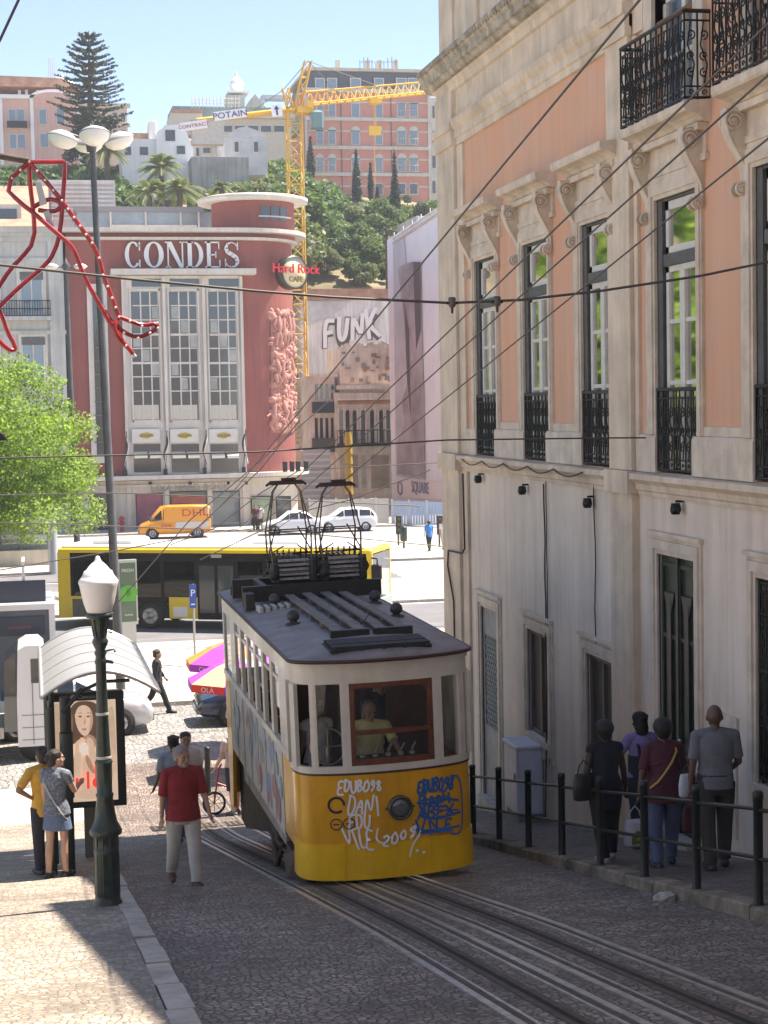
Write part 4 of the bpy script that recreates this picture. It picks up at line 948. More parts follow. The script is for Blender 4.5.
# big white window bay
one('window_canopy', M_bw, cn, YC, 110, 254, 270, 275.5, d=1.3, out=1.2)
one('bay_panel', mat('bay_white', (.60, .58, .55), .6, var=.08, scale=1, streak=.08), cn, YC, 124, 243, 276, 474, d=.25, out=.2)
bays = [(130.5, 161.5), (168.5, 200), (207.5, 239)]
for a, b in bays:
    mb = MB(); pr(mb, YC, a+1, b-1, 279, 287, d=.03, out=.23); pr(mb, YC, a+1.5, b-3, 292, 420, d=.03, out=.23); pr(mb, YC, a+3, b-1, 444, 472, d=.03, out=.23)
    pn = mb.build('bay_window', M_gd, cn)
    mb = MB(); w_ = b-a
    for px in (a, b-1.6): pr(mb, YC, px, px+1.6, 289, 422, d=.1, out=.30)
    for py in (289, 420): pr(mb, YC, a+1.7, b-1.7, py, py+2, d=.1, out=.30)
    for k in (1, 2): px = a+1.2+(w_-3)*k/3; pr(mb, YC, px, px+1.3, 291.2, 419.8, d=.05, out=.27)
    for k in range(1, 8): py = 291+k*14.2; pr(mb, YC, a+1.8, b-2, py, py+(2.2 if k in (3, 5) else 1.2), d=.04, out=.262)
    mb.build('glazing_bars', M_bw, pn)
    mb = MB(); pr(mb, YC, a+1.8, b-3, 405, 419.5, d=.02, out=.25); mb.build('spandrel', mat('spandrel_cream', (.5, .48, .42), .7, var=.1), pn)
    mb = MB()
    for k in range(3):
        for j in range(6):
            if (k*7+j*5+int(a)) % 4 == 0: px = a+2.6+(w_-3)*k/3; py = 292+j*14.2+14.2; pr(mb, YC, px, px+7, py+1, py+12.4, d=.012, out=.245)
    mb.build('curtain', mat('pale_curtain', (.32, .34, .33), .5, var=.3, scale=.8), pn)
    mb = MB(); pr(mb, YC, a+1, b-2, 429, 442.5, d=.1, out=.42); sp = mb.build('fascia_panel', mat('fascia_cream', (.62, .60, .54), .6), cn)
    mb = MB(); c = at((a+b)/2, 435.5, Y=YC); mb.prism([(c.x+.45*cos(q)*(.6 if abs(sin(q)) > .5 else 1), c.z+.2*sin(q)) for q in [2*pi*k/12 for k in range(12)]], 'y', YC-.46, YC-.425); mb.text('GOLDEN', .22, .01, Matrix.Translation((c.x, YC-.47, c.z-.08)) @ Matrix.Rotation(pi/2, 4, 'X'), 1)
    mb.build('gilt_motif', [mat('gilt', (.45, .34, .05), .5), mat('dark_letter', (.05, .04, .03), .6)], sp)
    for q in (0, 1):
        p0 = at(a+3+q*14, 455, Y=YC); mb = MB(); L = 13*YC/FPX
        mb.prism([(YC-.85, p0.z-.02), (YC-.22, p0.z+.22), (YC-.22, p0.z+.16), (YC-.82, p0.z-.08), (YC-.83, p0.z-.2), (YC-.86, p0.z-.2)], 'x', p0.x+.1*q, p0.x+L); mb.build('awning', mat('awning_cream', (.75, .70, .58), .8), cn)
for px in (123.5, 164, 203.5, 241):
    mb = MB(); pr(mb, YC, px, px+2.8, 277, 474, d=.2, out=.46); mb.build('bay_mullion', M_bw, cn)
# flags on poles
for i, px in enumerate((125, 165, 204, 243)):
    t = thing('flag', 'furled white and black flag, %s of the four on the ledge' % ('leftmost', 'second from left', 'third from left', 'rightmost')[i], 'flag', (at(px, 470, Y=YC).x, YC-.4, ZL+.3), group='flags along the cinema ledge')
    b = at(px, 474, Y=YC); mb = MB(); mb.tube([(b.x, YC-.5, ZL+.2), (b.x+.1, YC-1.3, ZL+2.9)], .03, 5); mb.build('pole', M_iron, t)
    mb = MB(); r9 = random.Random(i); n = 10; vs = []
    for k in range(n+1):
        u = k/n; wd = .05+.07*sin(pi*min(1, u*1.1)); cx_ = b.x+.05+.12*sin(u*5+i); yy = YC-1.25+.08*cos(u*9); z = ZL+2.6-u*1.9
        vs += [(cx_-wd, yy+.05, z), (cx_, yy-.10*sin(u*7), z-.1), (cx_+wd*.8, yy+.05, z-.04)]
    fs = []; 
    for k in range(n): fs += [(3*k, 3*k+1, 3*k+4, 3*k+3), (3*k+1, 3*k+2, 3*k+5, 3*k+4)]
    mb.add(vs, fs, 0, True); o0 = len(mb.m)
    for j in range(len(mb.m)): mb.m[j] = 1 if (j//2+j) % 3 == 0 else 0
    mb.build('cloth', [mat('flag_white', (.6, .58, .55), .8), mat('flag_black', (.04, .03, .03), .8)], t)
    mb = MB(); mb.bbox(b.x-.12, b.x+.12, YC-.62, YC-.4, ZL+.02, ZL+.4, .03); mb.build('holder', M_iron, t)
# narrow stair window
one('stair_window_frame', M_bw, cn, YC, 89, 109, 284, 463, d=.25, out=.2)
mb = MB(); pr(mb, YC, 94.5, 105, 293, 455, d=.03, out=.24); sw = mb.build('stair_window', M_gd, cn)
mb = MB()
for k in range(1, 12): pr(mb, YC, 94.5, 105, 293+k*13.5, 294.2+k*13.5, d=.04, out=.28)
mb.build('glazing_bars', M_shut, sw)
# big serif letters on the red wall
def ringseg(mb, c, ro, ri, a0, a1, y0, y1, n=28):
    P = []; Q = []
    for k in range(n+1):
        a = a0+(a1-a0)*k/n; P.append((c[0]+ro[0]*cos(a), c[1]+ro[1]*sin(a))); Q.append((c[0]+ri[0]*cos(a), c[1]+ri[1]*sin(a)))
    for k in range(n): mb.prism([P[k], P[k+1], Q[k+1], Q[k]], 'y', y0, y1)
def letter(ch, x, z, w_, h, Y):
    mb = MB(); y0, y1 = Y-.28, Y-.12; T = w_*.24; t = h*.055
    bx = lambda a, b, c, d: mb.prism([(x+a, z+c), (x+b, z+c), (x+b, z+d), (x+a, z+d)], 'y', y0, y1)
    if ch in 'OC':
        c = (x+w_/2, z+h/2)
        if ch == 'O': ringseg(mb, c, (w_/2, h/2), (w_/2-T, h/2-t), 0, 2*pi, y0, y1, 36)
        else:
            ringseg(mb, c, (w_/2, h/2), (w_/2-T, h/2-t), .75, 2*pi-.75, y0, y1, 30); bx(w_*.84, w_*.92, h*.66, h*.98); bx(w_*.84, w_*.92, h*.02, h*.3)
            mb.prism([(x+w_*.70, z+h*.93), (x+w_*.88, z+h*.76), (x+w_*.88, z+h*.9)], 'y', y0, y1)
    if ch == 'D': bx(w_*.1, w_*.1+T, 0, h); bx(0, w_*.5, h-t, h); bx(0, w_*.5, 0, t); ringseg(mb, (x+w_*.42, z+h/2), (w_*.58, h/2), (w_*.58-T, h/2-t), -pi/2, pi/2, y0, y1, 20)
    if ch == 'N':
        bx(w_*.08, w_*.15, 0, h); bx(w_*.85, w_*.92, 0, h); mb.prism([(x+w_*.02, z+h), (x+w_*.02+T*1.2, z+h), (x+w_*.92, z), (x+w_*.92-T*.8, z)], 'y', y0+.002, y1-.002); bx(-w_*.02, w_*.26, 0, t*.8); bx(w_*.74, w_*1.02, h-t*.8, h); bx(-w_*.04, w_*.1, h-t*.8, h)
    if ch == 'E':
        bx(w_*.12, w_*.12+T, 0, h); bx(0, w_*.9, h-t, h); bx(0, w_*.95, 0, t); bx(w_*.3, w_*.7, h*.5-t/2, h*.5+t/2); bx(w_*.86, w_*.92, h*.72, h); bx(w_*.9, w_*.96, 0, h*.3); bx(w_*.66, w_*.72, h*.38, h*.62)
    if ch == 'S':
        cp = [(.86, .80), (.70, .93), (.48, .975), (.24, .90), (.14, .74), (.26, .60), (.52, .50), (.78, .39), (.87, .22), (.72, .06), (.48, .025), (.25, .07), (.10, .22)]
        wds = [.05, .06, .06, .12, .2, .24, .26, .24, .2, .12, .06, .06, .05]
        for (a, wa), (b, wb) in zip(zip(cp, wds), list(zip(cp, wds))[1:]):
            A = Vector((x+a[0]*w_, z+a[1]*h)); B = Vector((x+b[0]*w_, z+b[1]*h)); d = (B-A).normalized(); n = Vector((-d.y, d.x)); e = d*.02
            mb.prism([tuple(A+n*wa*w_/2-e), tuple(A-n*wa*w_/2-e), tuple(B-n*wb*w_/2+e), tuple(B+n*wb*w_/2+e)], 'y', y0, y1)
        bx(w_*.84, w_*.90, h*.68, h*.97); bx(w_*.08, w_*.14, h*.04, h*.34)
    return mb
for ch, a, b in (('C', 125, 141), ('O', 144, 163), ('N', 166, 184), ('D', 186, 202.5), ('E', 205, 220), ('S', 223.5, 239)):
    p = at(a, 268, Y=YC); q = at(b, 242, Y=YC); letter(ch, p.x, p.z, q.x-p.x, q.z-p.z, YC).build('roof_letter', mat('letter_white', (.72, .72, .72), .5), cn)
# round sign on the corner
sc = at(288, 273, Y=YC); R = Matrix.Translation((sc.x-.0, YC+.25, sc.z)) @ Matrix.Rotation(radians(28), 4, 'Z') @ Matrix.Rotation(pi/2, 4, 'X')
sg = thing('round_sign', 'round cream sign with red script lettering on the rounded red corner', 'sign', (sc.x, YC, sc.z))
mb = MB(); mb.lathe([(1.02, 0), (1.12, .1), (1.12, .8), (1.0, .85)], n=28, M=R); mb.build('rim', mat('sign_black_rim', (.03, .02, .02), .4), sg)
mb = MB(); mb.lathe([(1.0, .5), (1.0, .82), (0, .82)], n=28, M=R); mb.build('disc', mat('sign_cream', (.60, .55, .36), .5), sg)
mb = MB(); mb.text('Hard Rock', .88, .1, R @ Matrix.Translation((0, -.05, .95)) @ Matrix.Rotation(radians(0), 4, 'Z')); mb.build('red_lettering', mat('sign_red', (.60, .02, .03), .4), sg)
mb = MB(); mb.text('CAFE', .5, .06, R @ Matrix.Translation((.05, -.62, .88))); mb.build('small_lettering', mat('sign_brown', (.30, .16, .03), .5), sg)
# relief panel on the corner
rl = MB(); r4 = random.Random(12)
def cyl(px, py, o): 
    p = at(px, py, Y=YC); a = math.asin(max(-.99, min(.99, (p.x-XCc)/RC))) if p.x > XCc else 0
    return (XCc+(RC+o)*sin(a), YC+RC-(RC+o)*cos(a), p.z)
def fig(px, py, s, pose):
    """one carved figure, in pixels of the facade"""
    H = s
    rl.ball(cyl(px, py-H*.9, .06), (.17, .10, .22), 8)
    rl.tube([cyl(px, py-H*.78, .06), cyl(px+pose*.8, py-H*.5, .12), cyl(px+pose*.4, py-H*.3, .08)], [.16, .21, .16], 8)
    for d in (-1, 1): rl.tube([cyl(px+d*1.2, py-H*.35, .06), cyl(px+d*2.2+pose, py-H*.15, .1), cyl(px+d*1.6, py, .04)], [.2, .15, .1], 6); rl.tube([cyl(px+d*2, py-H*.75, .06), cyl(px+d*4-pose, py-H*.55, .1), cyl(px+d*3+pose*2, py-H*.4, .1)], [.12, .1, .08], 6)
mb = MB(); PP_ = [[cyl(271.5+k*2.3, py, .05) for k in range(13)] for py in (311, 350, 390, 433)]
mb.add([p for r in PP_ for p in r], [(j*13+i, (j+1)*13+i, (j+1)*13+i+1, j*13+i+1) for j in range(3) for i in range(12)], 0, True); mb.build('relief_ground', mat('relief_ground_stone', (.38, .15, .125), .85, var=.3, scale=2, bump=1, bscale=6), cn)
for px, py, s, q in ((279, 345, 38, 1), (285, 345, 36, -1), (291, 345, 39, 1), (296, 342, 34, 0), (277, 386, 34, 3), (286, 388, 36, -4), (294, 386, 36, 3), (276, 430, 34, -3), (285, 432, 38, 4), (294, 430, 36, -2)): fig(px, py, s, q)
for k in range(150): p = cyl(r4.uniform(271, 300), r4.uniform(310, 433), .0); q = cyl(r4.uniform(272, 299), 0, 0); rl.ball(p, (r4.uniform(.15, .4), .12, r4.uniform(.1, .35)), 6)
rl.build('relief_panel', mat('relief_pink_stone', (.46, .22, .18), .85, var=.25, scale=2, bump=.8, bscale=8), cn)
# shop front level
for i, (a, b, c, d, m) in enumerate(((88, 108, 494, 536, M_gd), (137, 162, 494, 534, mat('poster_pink', (.40, .10, .13), .5, col2=(.12, .05, .08), scale=.5)), (171, 206, 492, 534, M_gd), (212, 239, 492, 534, mat('shop_glass', (.11, .14, .15), .1, spec=1)), (252, 270, 497, 530, mat('shop_green', (.26, .32, .22), .3, var=.3, scale=.6)), (277, 290, 497, 530, M_gd))):
    one('shop_window', M_iron, cn, YC, a-1, b+1, c-1, d, d=.1, out=.13); one('shop_pane', m, cn, YC, a, b, c, d-1, d=.03, out=.15)
mb = MB()
for px in (84, 112, 127, 165, 208, 243): pr(mb, YC, px, px+4.5, 484, 538, d=.1, out=.16)
pr(mb, YC, 80, 246, 484, 486.5, d=.12, out=.20)
mb.build('stone_pilasters', M_bst, cn)
one('shop_fascia', mat('shop_fascia_red', (.35, .06, .04), .5), cn, YC, 172, 205, 497, 503, d=.03, out=.17)
mb = MB(); p = at(190, 490.5, Y=YC); mb.text('LOJA HARD ROCK', .62, .06, Matrix.Translation((p.x, YC-.2, p.z)) @ Matrix.Rotation(pi/2, 4, 'X')); mb.build('shop_lettering', mat('letter_grey', (.25, .24, .22), .5), cn)
mb = MB(); 
for px in (150, 190, 228, 246): p = at(px, 483, Y=YC); mb.ball((p.x, YC-.2, p.z), .12, 6)
mb.build('wall_lamps', M_iron, cn)
mb = MB()
for px in (284, 291, 297, 305): p = at(px, 468, Y=YC); mb.bbox(p.x-.15, p.x+.15, YC-.6, YC-.3, ZL, ZL+.7, .04)
mb.build('floodlight', M_iron, cn)
# roof pavilion behind the slab
t = thing('roof_pavilion', 'grey glazed pavilion on the roof behind the white lettering', 'pavilion', (at(150, 230, Y=120).x, 120, ZT))
one('glass_wall', mat('pavilion_glass', (.22, .26, .30), .15, spec=1, var=.4, scale=.4), t, 120, 77, 216, 212, 243, d=6)
one('flat_roof', mat('zinc_grey', (.20, .20, .22), .6), t, 120, 74, 203, 207, 212, d=6.5, out=.3)
mb = MB()
for px in (110, 145, 180, 198): pr(mb, 120, px, px+1.6, 212, 243, d=.2, out=.15)
pr(mb, 120, 112, 197, 225, 228, d=.1, out=.1); mb.build('post', M_bw, t)
# white louvred block
t = thing('louvred_block', 'pale block with horizontal louvres behind the tall lamp, above the grey house', 'building', (at(70, 225, Y=128).x, 128, 14))
mb = MB(); pr(mb, 128, 38, 116, 180, 260, d=5); mb.build('block_wall', mat('pale_grey_panel', (.48, .48, .50), .7, var=.1, scale=.3), t)
mb = MB()
for k in range(9): pr(mb, 128, 47, 114, 182+k*4.4, 184.6+k*4.4, d=.1, out=.12)
mb.build('louvres', M_bw, t)
# ---- grey house on the left
YG = 111.6
gh = thing('grey_house', 'pale grey stone house with tiled roof and iron balcony at the left edge', 'building', (at(30, 540, Y=YG).x, YG, .14))
xg0, xg1 = at(-90, 400, Y=YG).x, at(67, 400, Y=YG).x-.15; zc = at(30, 232, Y=YG).z
M_gh = mat('grey_house_stone', (.46, .47, .46), .85, var=.14, scale=.5, streak=.22)
mb = MB(); mb.box(xg0, xg1, YG, YG+16, .1, zc); mb.build('wall', M_gh, gh)
mb = MB()
for k, (o, h) in enumerate(((.5, .35), (.3, .3), (.15, .3))): mb.box(xg0, xg1+.0, YG-o, YG+.1, zc-.3*k-h+.3, zc-.3*k+.298)
pr(mb, YG, -60, 67, 331, 335, d=.2, out=.15); pr(mb, YG, 52, 67, 240, 540, d=.2, out=.18); pr(mb, YG, -60, 52, 258, 261, d=.2, out=.12)
mb.build('cornice', M_gh, gh)
mb = MB(); z1 = at(30, 186, Y=YG+7).z; mb.prism([(YG-.6, zc+.3), (YG+7, z1), (YG+16, zc+.3)], 'x', xg0, xg1-.4, 0)
rf = mb.build('roof', M_tile, gh)
mb = MB(); p = at(6, 222, Y=YG+2); mb.box(p.x-.9, p.x+1.0, YG+.8, YG+4, p.z-.4, p.z+1.0); mb.build('dormer', M_bw, rf)
mb = MB(); mb.box(p.x-.6, p.x+.7, YG+.75, YG+.8, p.z-.2, p.z+.7); mb.build('pane', M_gd, rf)
for a, b, c, d in ((20, 43, 272, 316), (-22, -2, 272, 316), (22, 45, 337, 385), (-22, -2, 337, 385), (22, 45, 410, 455)):
    mb = MB(); pr(mb, YG, a-3, b+3, c-4, d, d=.15, out=.12); f = mb.build('window_surround', M_bw, gh)
    mb = MB(); pr(mb, YG, a, b, c, d, d=.02, out=.14); mb.build('pane', M_gb, f)
    mb = MB(); pr(mb, YG, a, b, c, c+8, d=.02, out=.165); mb.build('blind', M_shut, f)
    mb = MB(); 
    for px in (a, (a+b)/2-.5, b-1.2): pr(mb, YG, px, px+1.4, c+8, d, d=.03, out=.175)
    mb.build('window_bars', M_bw, f)
one('balcony_slab', M_gh, gh, YG, -40, 52, 317, 321, d=1.0, out=.9)
mb = MB(); p0 = at(-40, 317, Y=YG-.85); p1 = at(51, 317, Y=YG-.85)
x = p0.x
while x < p1.x: mb.tube([(x, YG-.85, p0.z), (x, YG-.85, p0.z+1)], .02, 4); x += .16
for z in (0.05, .5, 1.0): mb.tube([(p0.x, YG-.85, p0.z+z), (p1.x, YG-.85, p0.z+z)], .03, 4)
mb.build('balcony_railing', M_iron, gh)
# glass kiosk under the tree
YK = 88.0
t = thing('glass_pavilion', 'greenish glass pavilion with steel posts below the tree at the left edge', 'kiosk', (at(20, 555, Y=YK).x, YK, .12))
xa, xb = at(-70, 530, Y=YK).x, at(50, 530, Y=YK).x; za, zb = .12, at(30, 480, Y=YK).z
mb = MB(); mb.box(xa, xb, YK, YK+.05, za+.8, zb); mb.box(xb-.05, xb, YK+.051, YK+6, za+.8, zb); mb.build('glass_wall', glass('kiosk_glass', (.45, .62, .58), .15, .35), t)
mb = MB(); mb.box(xa-.2, xb+.2, YK-.2, YK+6.2, zb+.01, zb+.2); mb.build('flat_roof', M_bw, t)
mb = MB(); x = xb
while x > xa: mb.box(x-.06, x+.02, YK-.06, YK-.002, za, zb); x -= 1.45
mb.box(xa, xb, YK-.05, YK-.001, 2.6, 2.68); mb.build('steel_post', M_shut, t)
mb = MB(); mb.box(xa, xb+.1, YK-.15, YK+6, .1, .9); mb.build('plinth', M_bst, t)
mb = MB(); mb.box(xa+.5, xb-.8, YK+3, YK+3.1, 1, zb); mb.build('inner_screen', mat('inner_screen_teal', (.12, .2, .19), .6, var=.4, scale=.7), t)
# ---- ruined row and the painted gable
def bld(name, label, cat, Y, px0, px1, py0, py1, m, d=10, zb=0.1, wall='wall'):
    x0, x1 = at(px0, py1, Y=Y).x, at(px1, py1, Y=Y).x; z1 = at((px0+px1)/2, py0, Y=Y).z; z0 = zb if zb is not None else at((px0+px1)/2, py1, Y=Y).z
    t = thing(name, label, cat, ((x0+x1)/2, Y, z0)); mb = MB(); mb.box(x0, x1, Y, Y+d, z0, z1); mb.build(wall, m, t); return t
M_ruin = mat('ruin_stone', (.80, .72, .62), .9, var=.35, scale=.5, bump=.4, bscale=4, col2=(.48, .40, .33), streak=.2)
M_ruin2 = mat('ruin_plaster', (.85, .79, .71), .9, var=.3, scale=.4, bump=.3, col2=(.60, .46, .38), streak=.2)
M_gable = mat('grey_gable', (.92, .90, .91), .9, var=.2, scale=.15, col2=(.62, .61, .62), streak=.3)
gb = bld('gable_wall', 'pale grey gable wall with big outline graffiti letters and a tiled top', 'building', 152, 305, 398, 300, 500, M_gable, 8)
mb = MB(); pr(mb, 152, 303, 396, 289, 300, d=9, out=.2); mb.build('tile_strip', M_tile, gb)
mb = MB(); mb.add([at(306, 301, Y=151.9), at(350, 301, Y=151.9), at(340, 310, Y=151.9), at(318, 322, Y=151.9), at(306, 326, Y=151.9)], [(0, 4, 3, 2, 1)]); mb.build('weathered_patch', mat('patch_dark_grey', (.55, .55, .57), .9, var=.3, scale=.4), gb)
mb = MB(); 
_w = [0]
def wsurf(Y, o=.05):
    def f(x, z):
        _w[0] = (_w[0]+1) % 160; return (x, Y-o-.0006*(_w[0]//4), z)
    return f
for i, (ch, a, b, c, d) in enumerate((('F', 324, 334, 322, 346), ('U', 338, 348, 320, 343), ('N', 352, 363, 316, 339), ('K', 367, 378, 313, 337))):
    p, q = at(a, d, Y=152), at(b, c, Y=152)
    for st in strokes(ch, p.x, p.z, q.x-p.x, q.z-p.z): spray(mb, st, .52, wsurf(152, .05), 0)
    for st in strokes(ch, p.x, p.z, q.x-p.x, q.z-p.z): spray(mb, st, .37, wsurf(152, .12), 1)
mb.build('outline_graffiti', [mat('graffiti_dark', (.10, .09, .09), .8), mat('graffiti_fill', (.84, .82, .83), .8)], gb)
ra = bld('ruined_house', 'narrow derelict brown house with dark balcony left of the wider ruin', 'building', 141, 311, 337, 376, 500, M_ruin2, 8)
rb = bld('ruined_house', 'wide derelict stone house with crumbling upper wall and row of narrow arched windows', 'building', 140, 337, 394, 392, 500, M_ruin, 8)
one('upper_wall', M_ruin2, rb, 140.3, 340, 394, 348, 392, d=6)
mb = MB(); 
for k in range(16): a = 340+k*3.4; pr(mb, 140.3, a, a+3.4, 347-3.5*sin(k*.9)**2-(k*.2), 350, d=1.2, out=-.1)
mb.build('broken_wall_top', M_ruin, rb)
mb = MB(); pr(mb, 140, 336, 394, 385, 389, d=.6, out=.55); pr(mb, 140, 336, 394, 393, 400, d=.3, out=.3); pr(mb, 140, 336, 394, 398, 400, d=.5, out=.5); mb.build('cornice', M_ruin2, rb)
mb = MB(); r7 = random.Random(2)
for k in range(26):
    a = r7.uniform(340, 390); b = r7.uniform(351, 382); pr(mb, 140.3, a, a+r7.uniform(1.5, 6), b, b+r7.uniform(1, 5), d=.05, out=.06+.002*k, m=k % 2)
mb.build('bare_brick', [mat('bare_brick', (.40, .2, .13), .9, var=.4, scale=2), mat('bare_rubble', (.30, .26, .22), .9, var=.4, scale=2)], rb)
one('brick_patch', mat('brick_patch', (.42, .2, .13), .9, var=.3, scale=2), rb, 140, 338, 393, 400.5, 404, d=.1, out=.12)
for i, px in enumerate((341, 347.5, 354.5, 363, 372, 381, 388)):
    mb = MB(); p = at(px, 443, Y=140); pr(mb, 140, px-2, px+2, 413, 444, d=.05, out=.06); mb.lathe([(0, 0), (.16*1, 0)], (0, 0, 0), 4) if 0 else None
    q = at(px, 413, Y=140); mb.prism([(q.x+.165*cos(a), q.z+.25*sin(a)) for a in [pi*k/6 for k in range(7)]], 'y', 139.94, 139.99); mb.build('arched_window', M_dark if i % 3 else M_gd, rb)
    mb = MB(); pr(mb, 140, px-3.1, px-2.1, 408, 444, d=.1, out=.12); pr(mb, 140, px+2.1, px+3.1, 408, 444, d=.1, out=.12); mb.build('window_surround', M_ruin2, rb)
for px in (315, 320, 325.5, 331):
    mb = MB(); pr(mb, 141, px, px+2.8, 384, 402, d=.05, out=.06); mb.build('window', M_gd, ra); mb = MB(); pr(mb, 141, px, px+2.8, 418, 440, d=.05, out=.06); mb.build('window', M_dark, ra)
one('balcony', M_iron, ra, 141, 312, 336, 402, 413, d=.7, out=.7); one('balcony', mat('balcony_brown', (.06, .045, .04), .7), ra, 141, 312, 337, 438, 452, d=.7, out=.7)
mb = MB(); pr(mb, 141, 311, 337, 374, 377, d=.5, out=.4); pr(mb, 141, 311, 337, 399.5, 401.6, d=.5, out=.3); mb.build('cornice', M_ruin2, ra)
mb = MB(); p0, p1 = at(338, 444, Y=139.3), at(393, 444, Y=139.3); x = p0.x
while x < p1.x: mb.tube([(x, 139.3, p0.z), (x, 139.3, p0.z+1.1)], .03, 4); x += .28
for z in (0, 1.1): mb.tube([(p0.x, 139.3, p0.z+z), (p1.x, 139.3, p0.z+z)], .04, 4)
mb.box(p0.x, p1.x, 139.2, 140, p0.z-.25, p0.z-.05); mb.build('balcony', M_iron, rb)
for i, (a, b) in enumerate(((340, 346), (352, 358), (362, 366), (371, 389))): one('boarded_opening', mat('board_%d' % (i % 2), ((.40, .36, .31), (.30, .25, .2))[i % 2], .9, var=.3, scale=1), rb, 140, a, b, 455, 488, d=.06, out=.06)
t = thing('demolition_chute', 'yellow rubble chute standing against the ruined house', 'chute', (at(348, 500, Y=138.5).x, 138.5, .1)); p = at(348, 430, Y=138.5)
for k in range(6):
    mb = MB(); mb.lathe([(.36, 0), (.26, 1.0)], (p.x, 138.5, .6+k*.83), 10); mb.build('chute_segment', mat('chute_yellow', (.46, .31, .03), .6, var=.3), t)
t = thing('site_hut', 'pale striped site cabin at the foot of the crane', 'cabin', (at(316, 478, Y=128).x, 128, .1)); mb = MB(); pr(mb, 128, 302, 331, 450, 520, d=4)
mb.build('hut_wall', mat('hut_grey', (.42, .40, .37), .8, var=.1), t); mb = MB()
for k in range(9): pr(mb, 128, 303, 330, 453+k*6, 455+k*6, d=.1, out=.08)
mb.build('hut_ribs', mat('hut_white', (.55, .53, .5), .7), t)
# ---- building wrapped in a printed scaffold sheet
Ya, Yb = 132.0, 117.0
A = at(392, 500, Y=Ya); B = at(462, 500, Y=Yb); zA1, zA0 = at(392, 240, Y=Ya).z, .1; zB1 = at(455, 195, Y=Yb).z
sb = thing('wrapped_building', 'building wrapped in a pale violet scaffold sheet printed with a tall dark figure', 'building', (B.x, Yb, .1))
mb = MB(); mb.add([(A.x, Ya, .1), (B.x, Yb, .1), (B.x+12, Yb+12, .1), (A.x+12, Ya+12, .1), (A.x, Ya, zA1), (B.x, Yb, zB1), (B.x+12, Yb+12, zB1), (A.x+12, Ya+12, zA1)], [(0, 1, 5, 4), (1, 2, 6, 5), (2, 3, 7, 6), (3, 0, 4, 7), (4, 5, 6, 7), (3, 2, 1, 0)])
mb.build('scaffold_sheet', mat('sheet_pale_violet', (.80, .90, 1.0), .75, var=.08, scale=.25, streak=.05), sb)
def onsheet(px, py, o=.06):
    d = at(px, py, Y=100)-Vector((0, 0, CZ)); e = Vector((B.x-A.x, Yb-Ya)); # intersect ray with the sheet's vertical plane
    n = Vector((e.y, -e.x)); n = n.normalized(); n = n if n.y < 0 else -n
    t_ = ((A.x+n.x*o)*n.x+(Ya+n.y*o)*n.y)/(d.x*n.x+d.y*n.y); return (d.x*t_, d.y*t_, CZ+d.z*t_)
def sheetpoly(mb, pts, o, m=0): mb.add([onsheet(*p, o) for p in pts], [tuple(range(len(pts)))], m)
mb = MB(); sheetpoly(mb, [(393, 243), (404, 236), (425, 478), (425, 480), (396, 476)], .05); mb.build('print_ground', mat('print_grey_blue', (.50, .55, .60), .75, var=.2, scale=.3), sb)
mb = MB(); sheetpoly(mb, [(398, 270), (401, 266), (412, 262), (421, 262), (422, 330), (424, 400), (425, 478), (397, 474), (398, 440), (404, 425), (402, 400), (407, 385), (406, 340)], .08)
mb.build('printed_figure', mat('print_brown', (.27, .24, .25), .75, col2=(.46, .45, .48), scale=.35, var=.2), sb)
mb = MB(); sheetpoly(mb, [(413, 262), (420, 262), (421, 330), (416, 350)], .1); sheetpoly(mb, [(404, 300), (409, 330), (411, 420), (407, 380)], .1, 0); mb.build('printed_shade', mat('print_dark', (.10, .08, .08), .75), sb)
mb = MB(); sheetpoly(mb, [(394, 480), (447, 482), (447, 500), (394, 497)], .12); mb.build('lower_banner', mat('print_cream', (.85, .82, .78), .75), sb)
e = Vector((B.x-A.x, Yb-Ya, 0)).normalized(); Rm = Matrix(((e.x, 0, -e.y*-1, 0), (e.y, 0, -e.x, 0), (0, 1, 0, 0), (0, 0, 0, 1)))
p = onsheet(420, 493, .18); mb = MB(); mb.text('SQUARE', 1.25, .04, Matrix.Translation(p) @ Rm, sx=.8); p = onsheet(445, 495, .18); mb.text('E', 1.3, .04, Matrix.Translation(p) @ Rm); mb.build('banner_lettering', mat('banner_letter', (.25, .25, .32), .6), sb)
p = onsheet(400, 488, .16); mb = MB(); mb.tube([Vector(p)+e*(.5*cos(a))+Vector((0, 0, .5*sin(a))) for a in [2*pi*k/12 for k in range(12)]], .07, 5, closed=True); mb.build('banner_emblem', mat('banner_letter', (.25, .25, .32), .6), sb)
mb = MB()
for k in range(7): q = [onsheet(394+k*9, 240-k*6, .0), onsheet(394+k*9, 232-k*6, .0)]; mb.tube(q, .05, 4)
mb.tube([onsheet(393, 243, .1), onsheet(450, 206, .1)], .08, 4); mb.tube([onsheet(393, 238, .1), onsheet(450, 200, .1)], .05, 4); mb.build('scaffold_tubes', M_bw, sb)
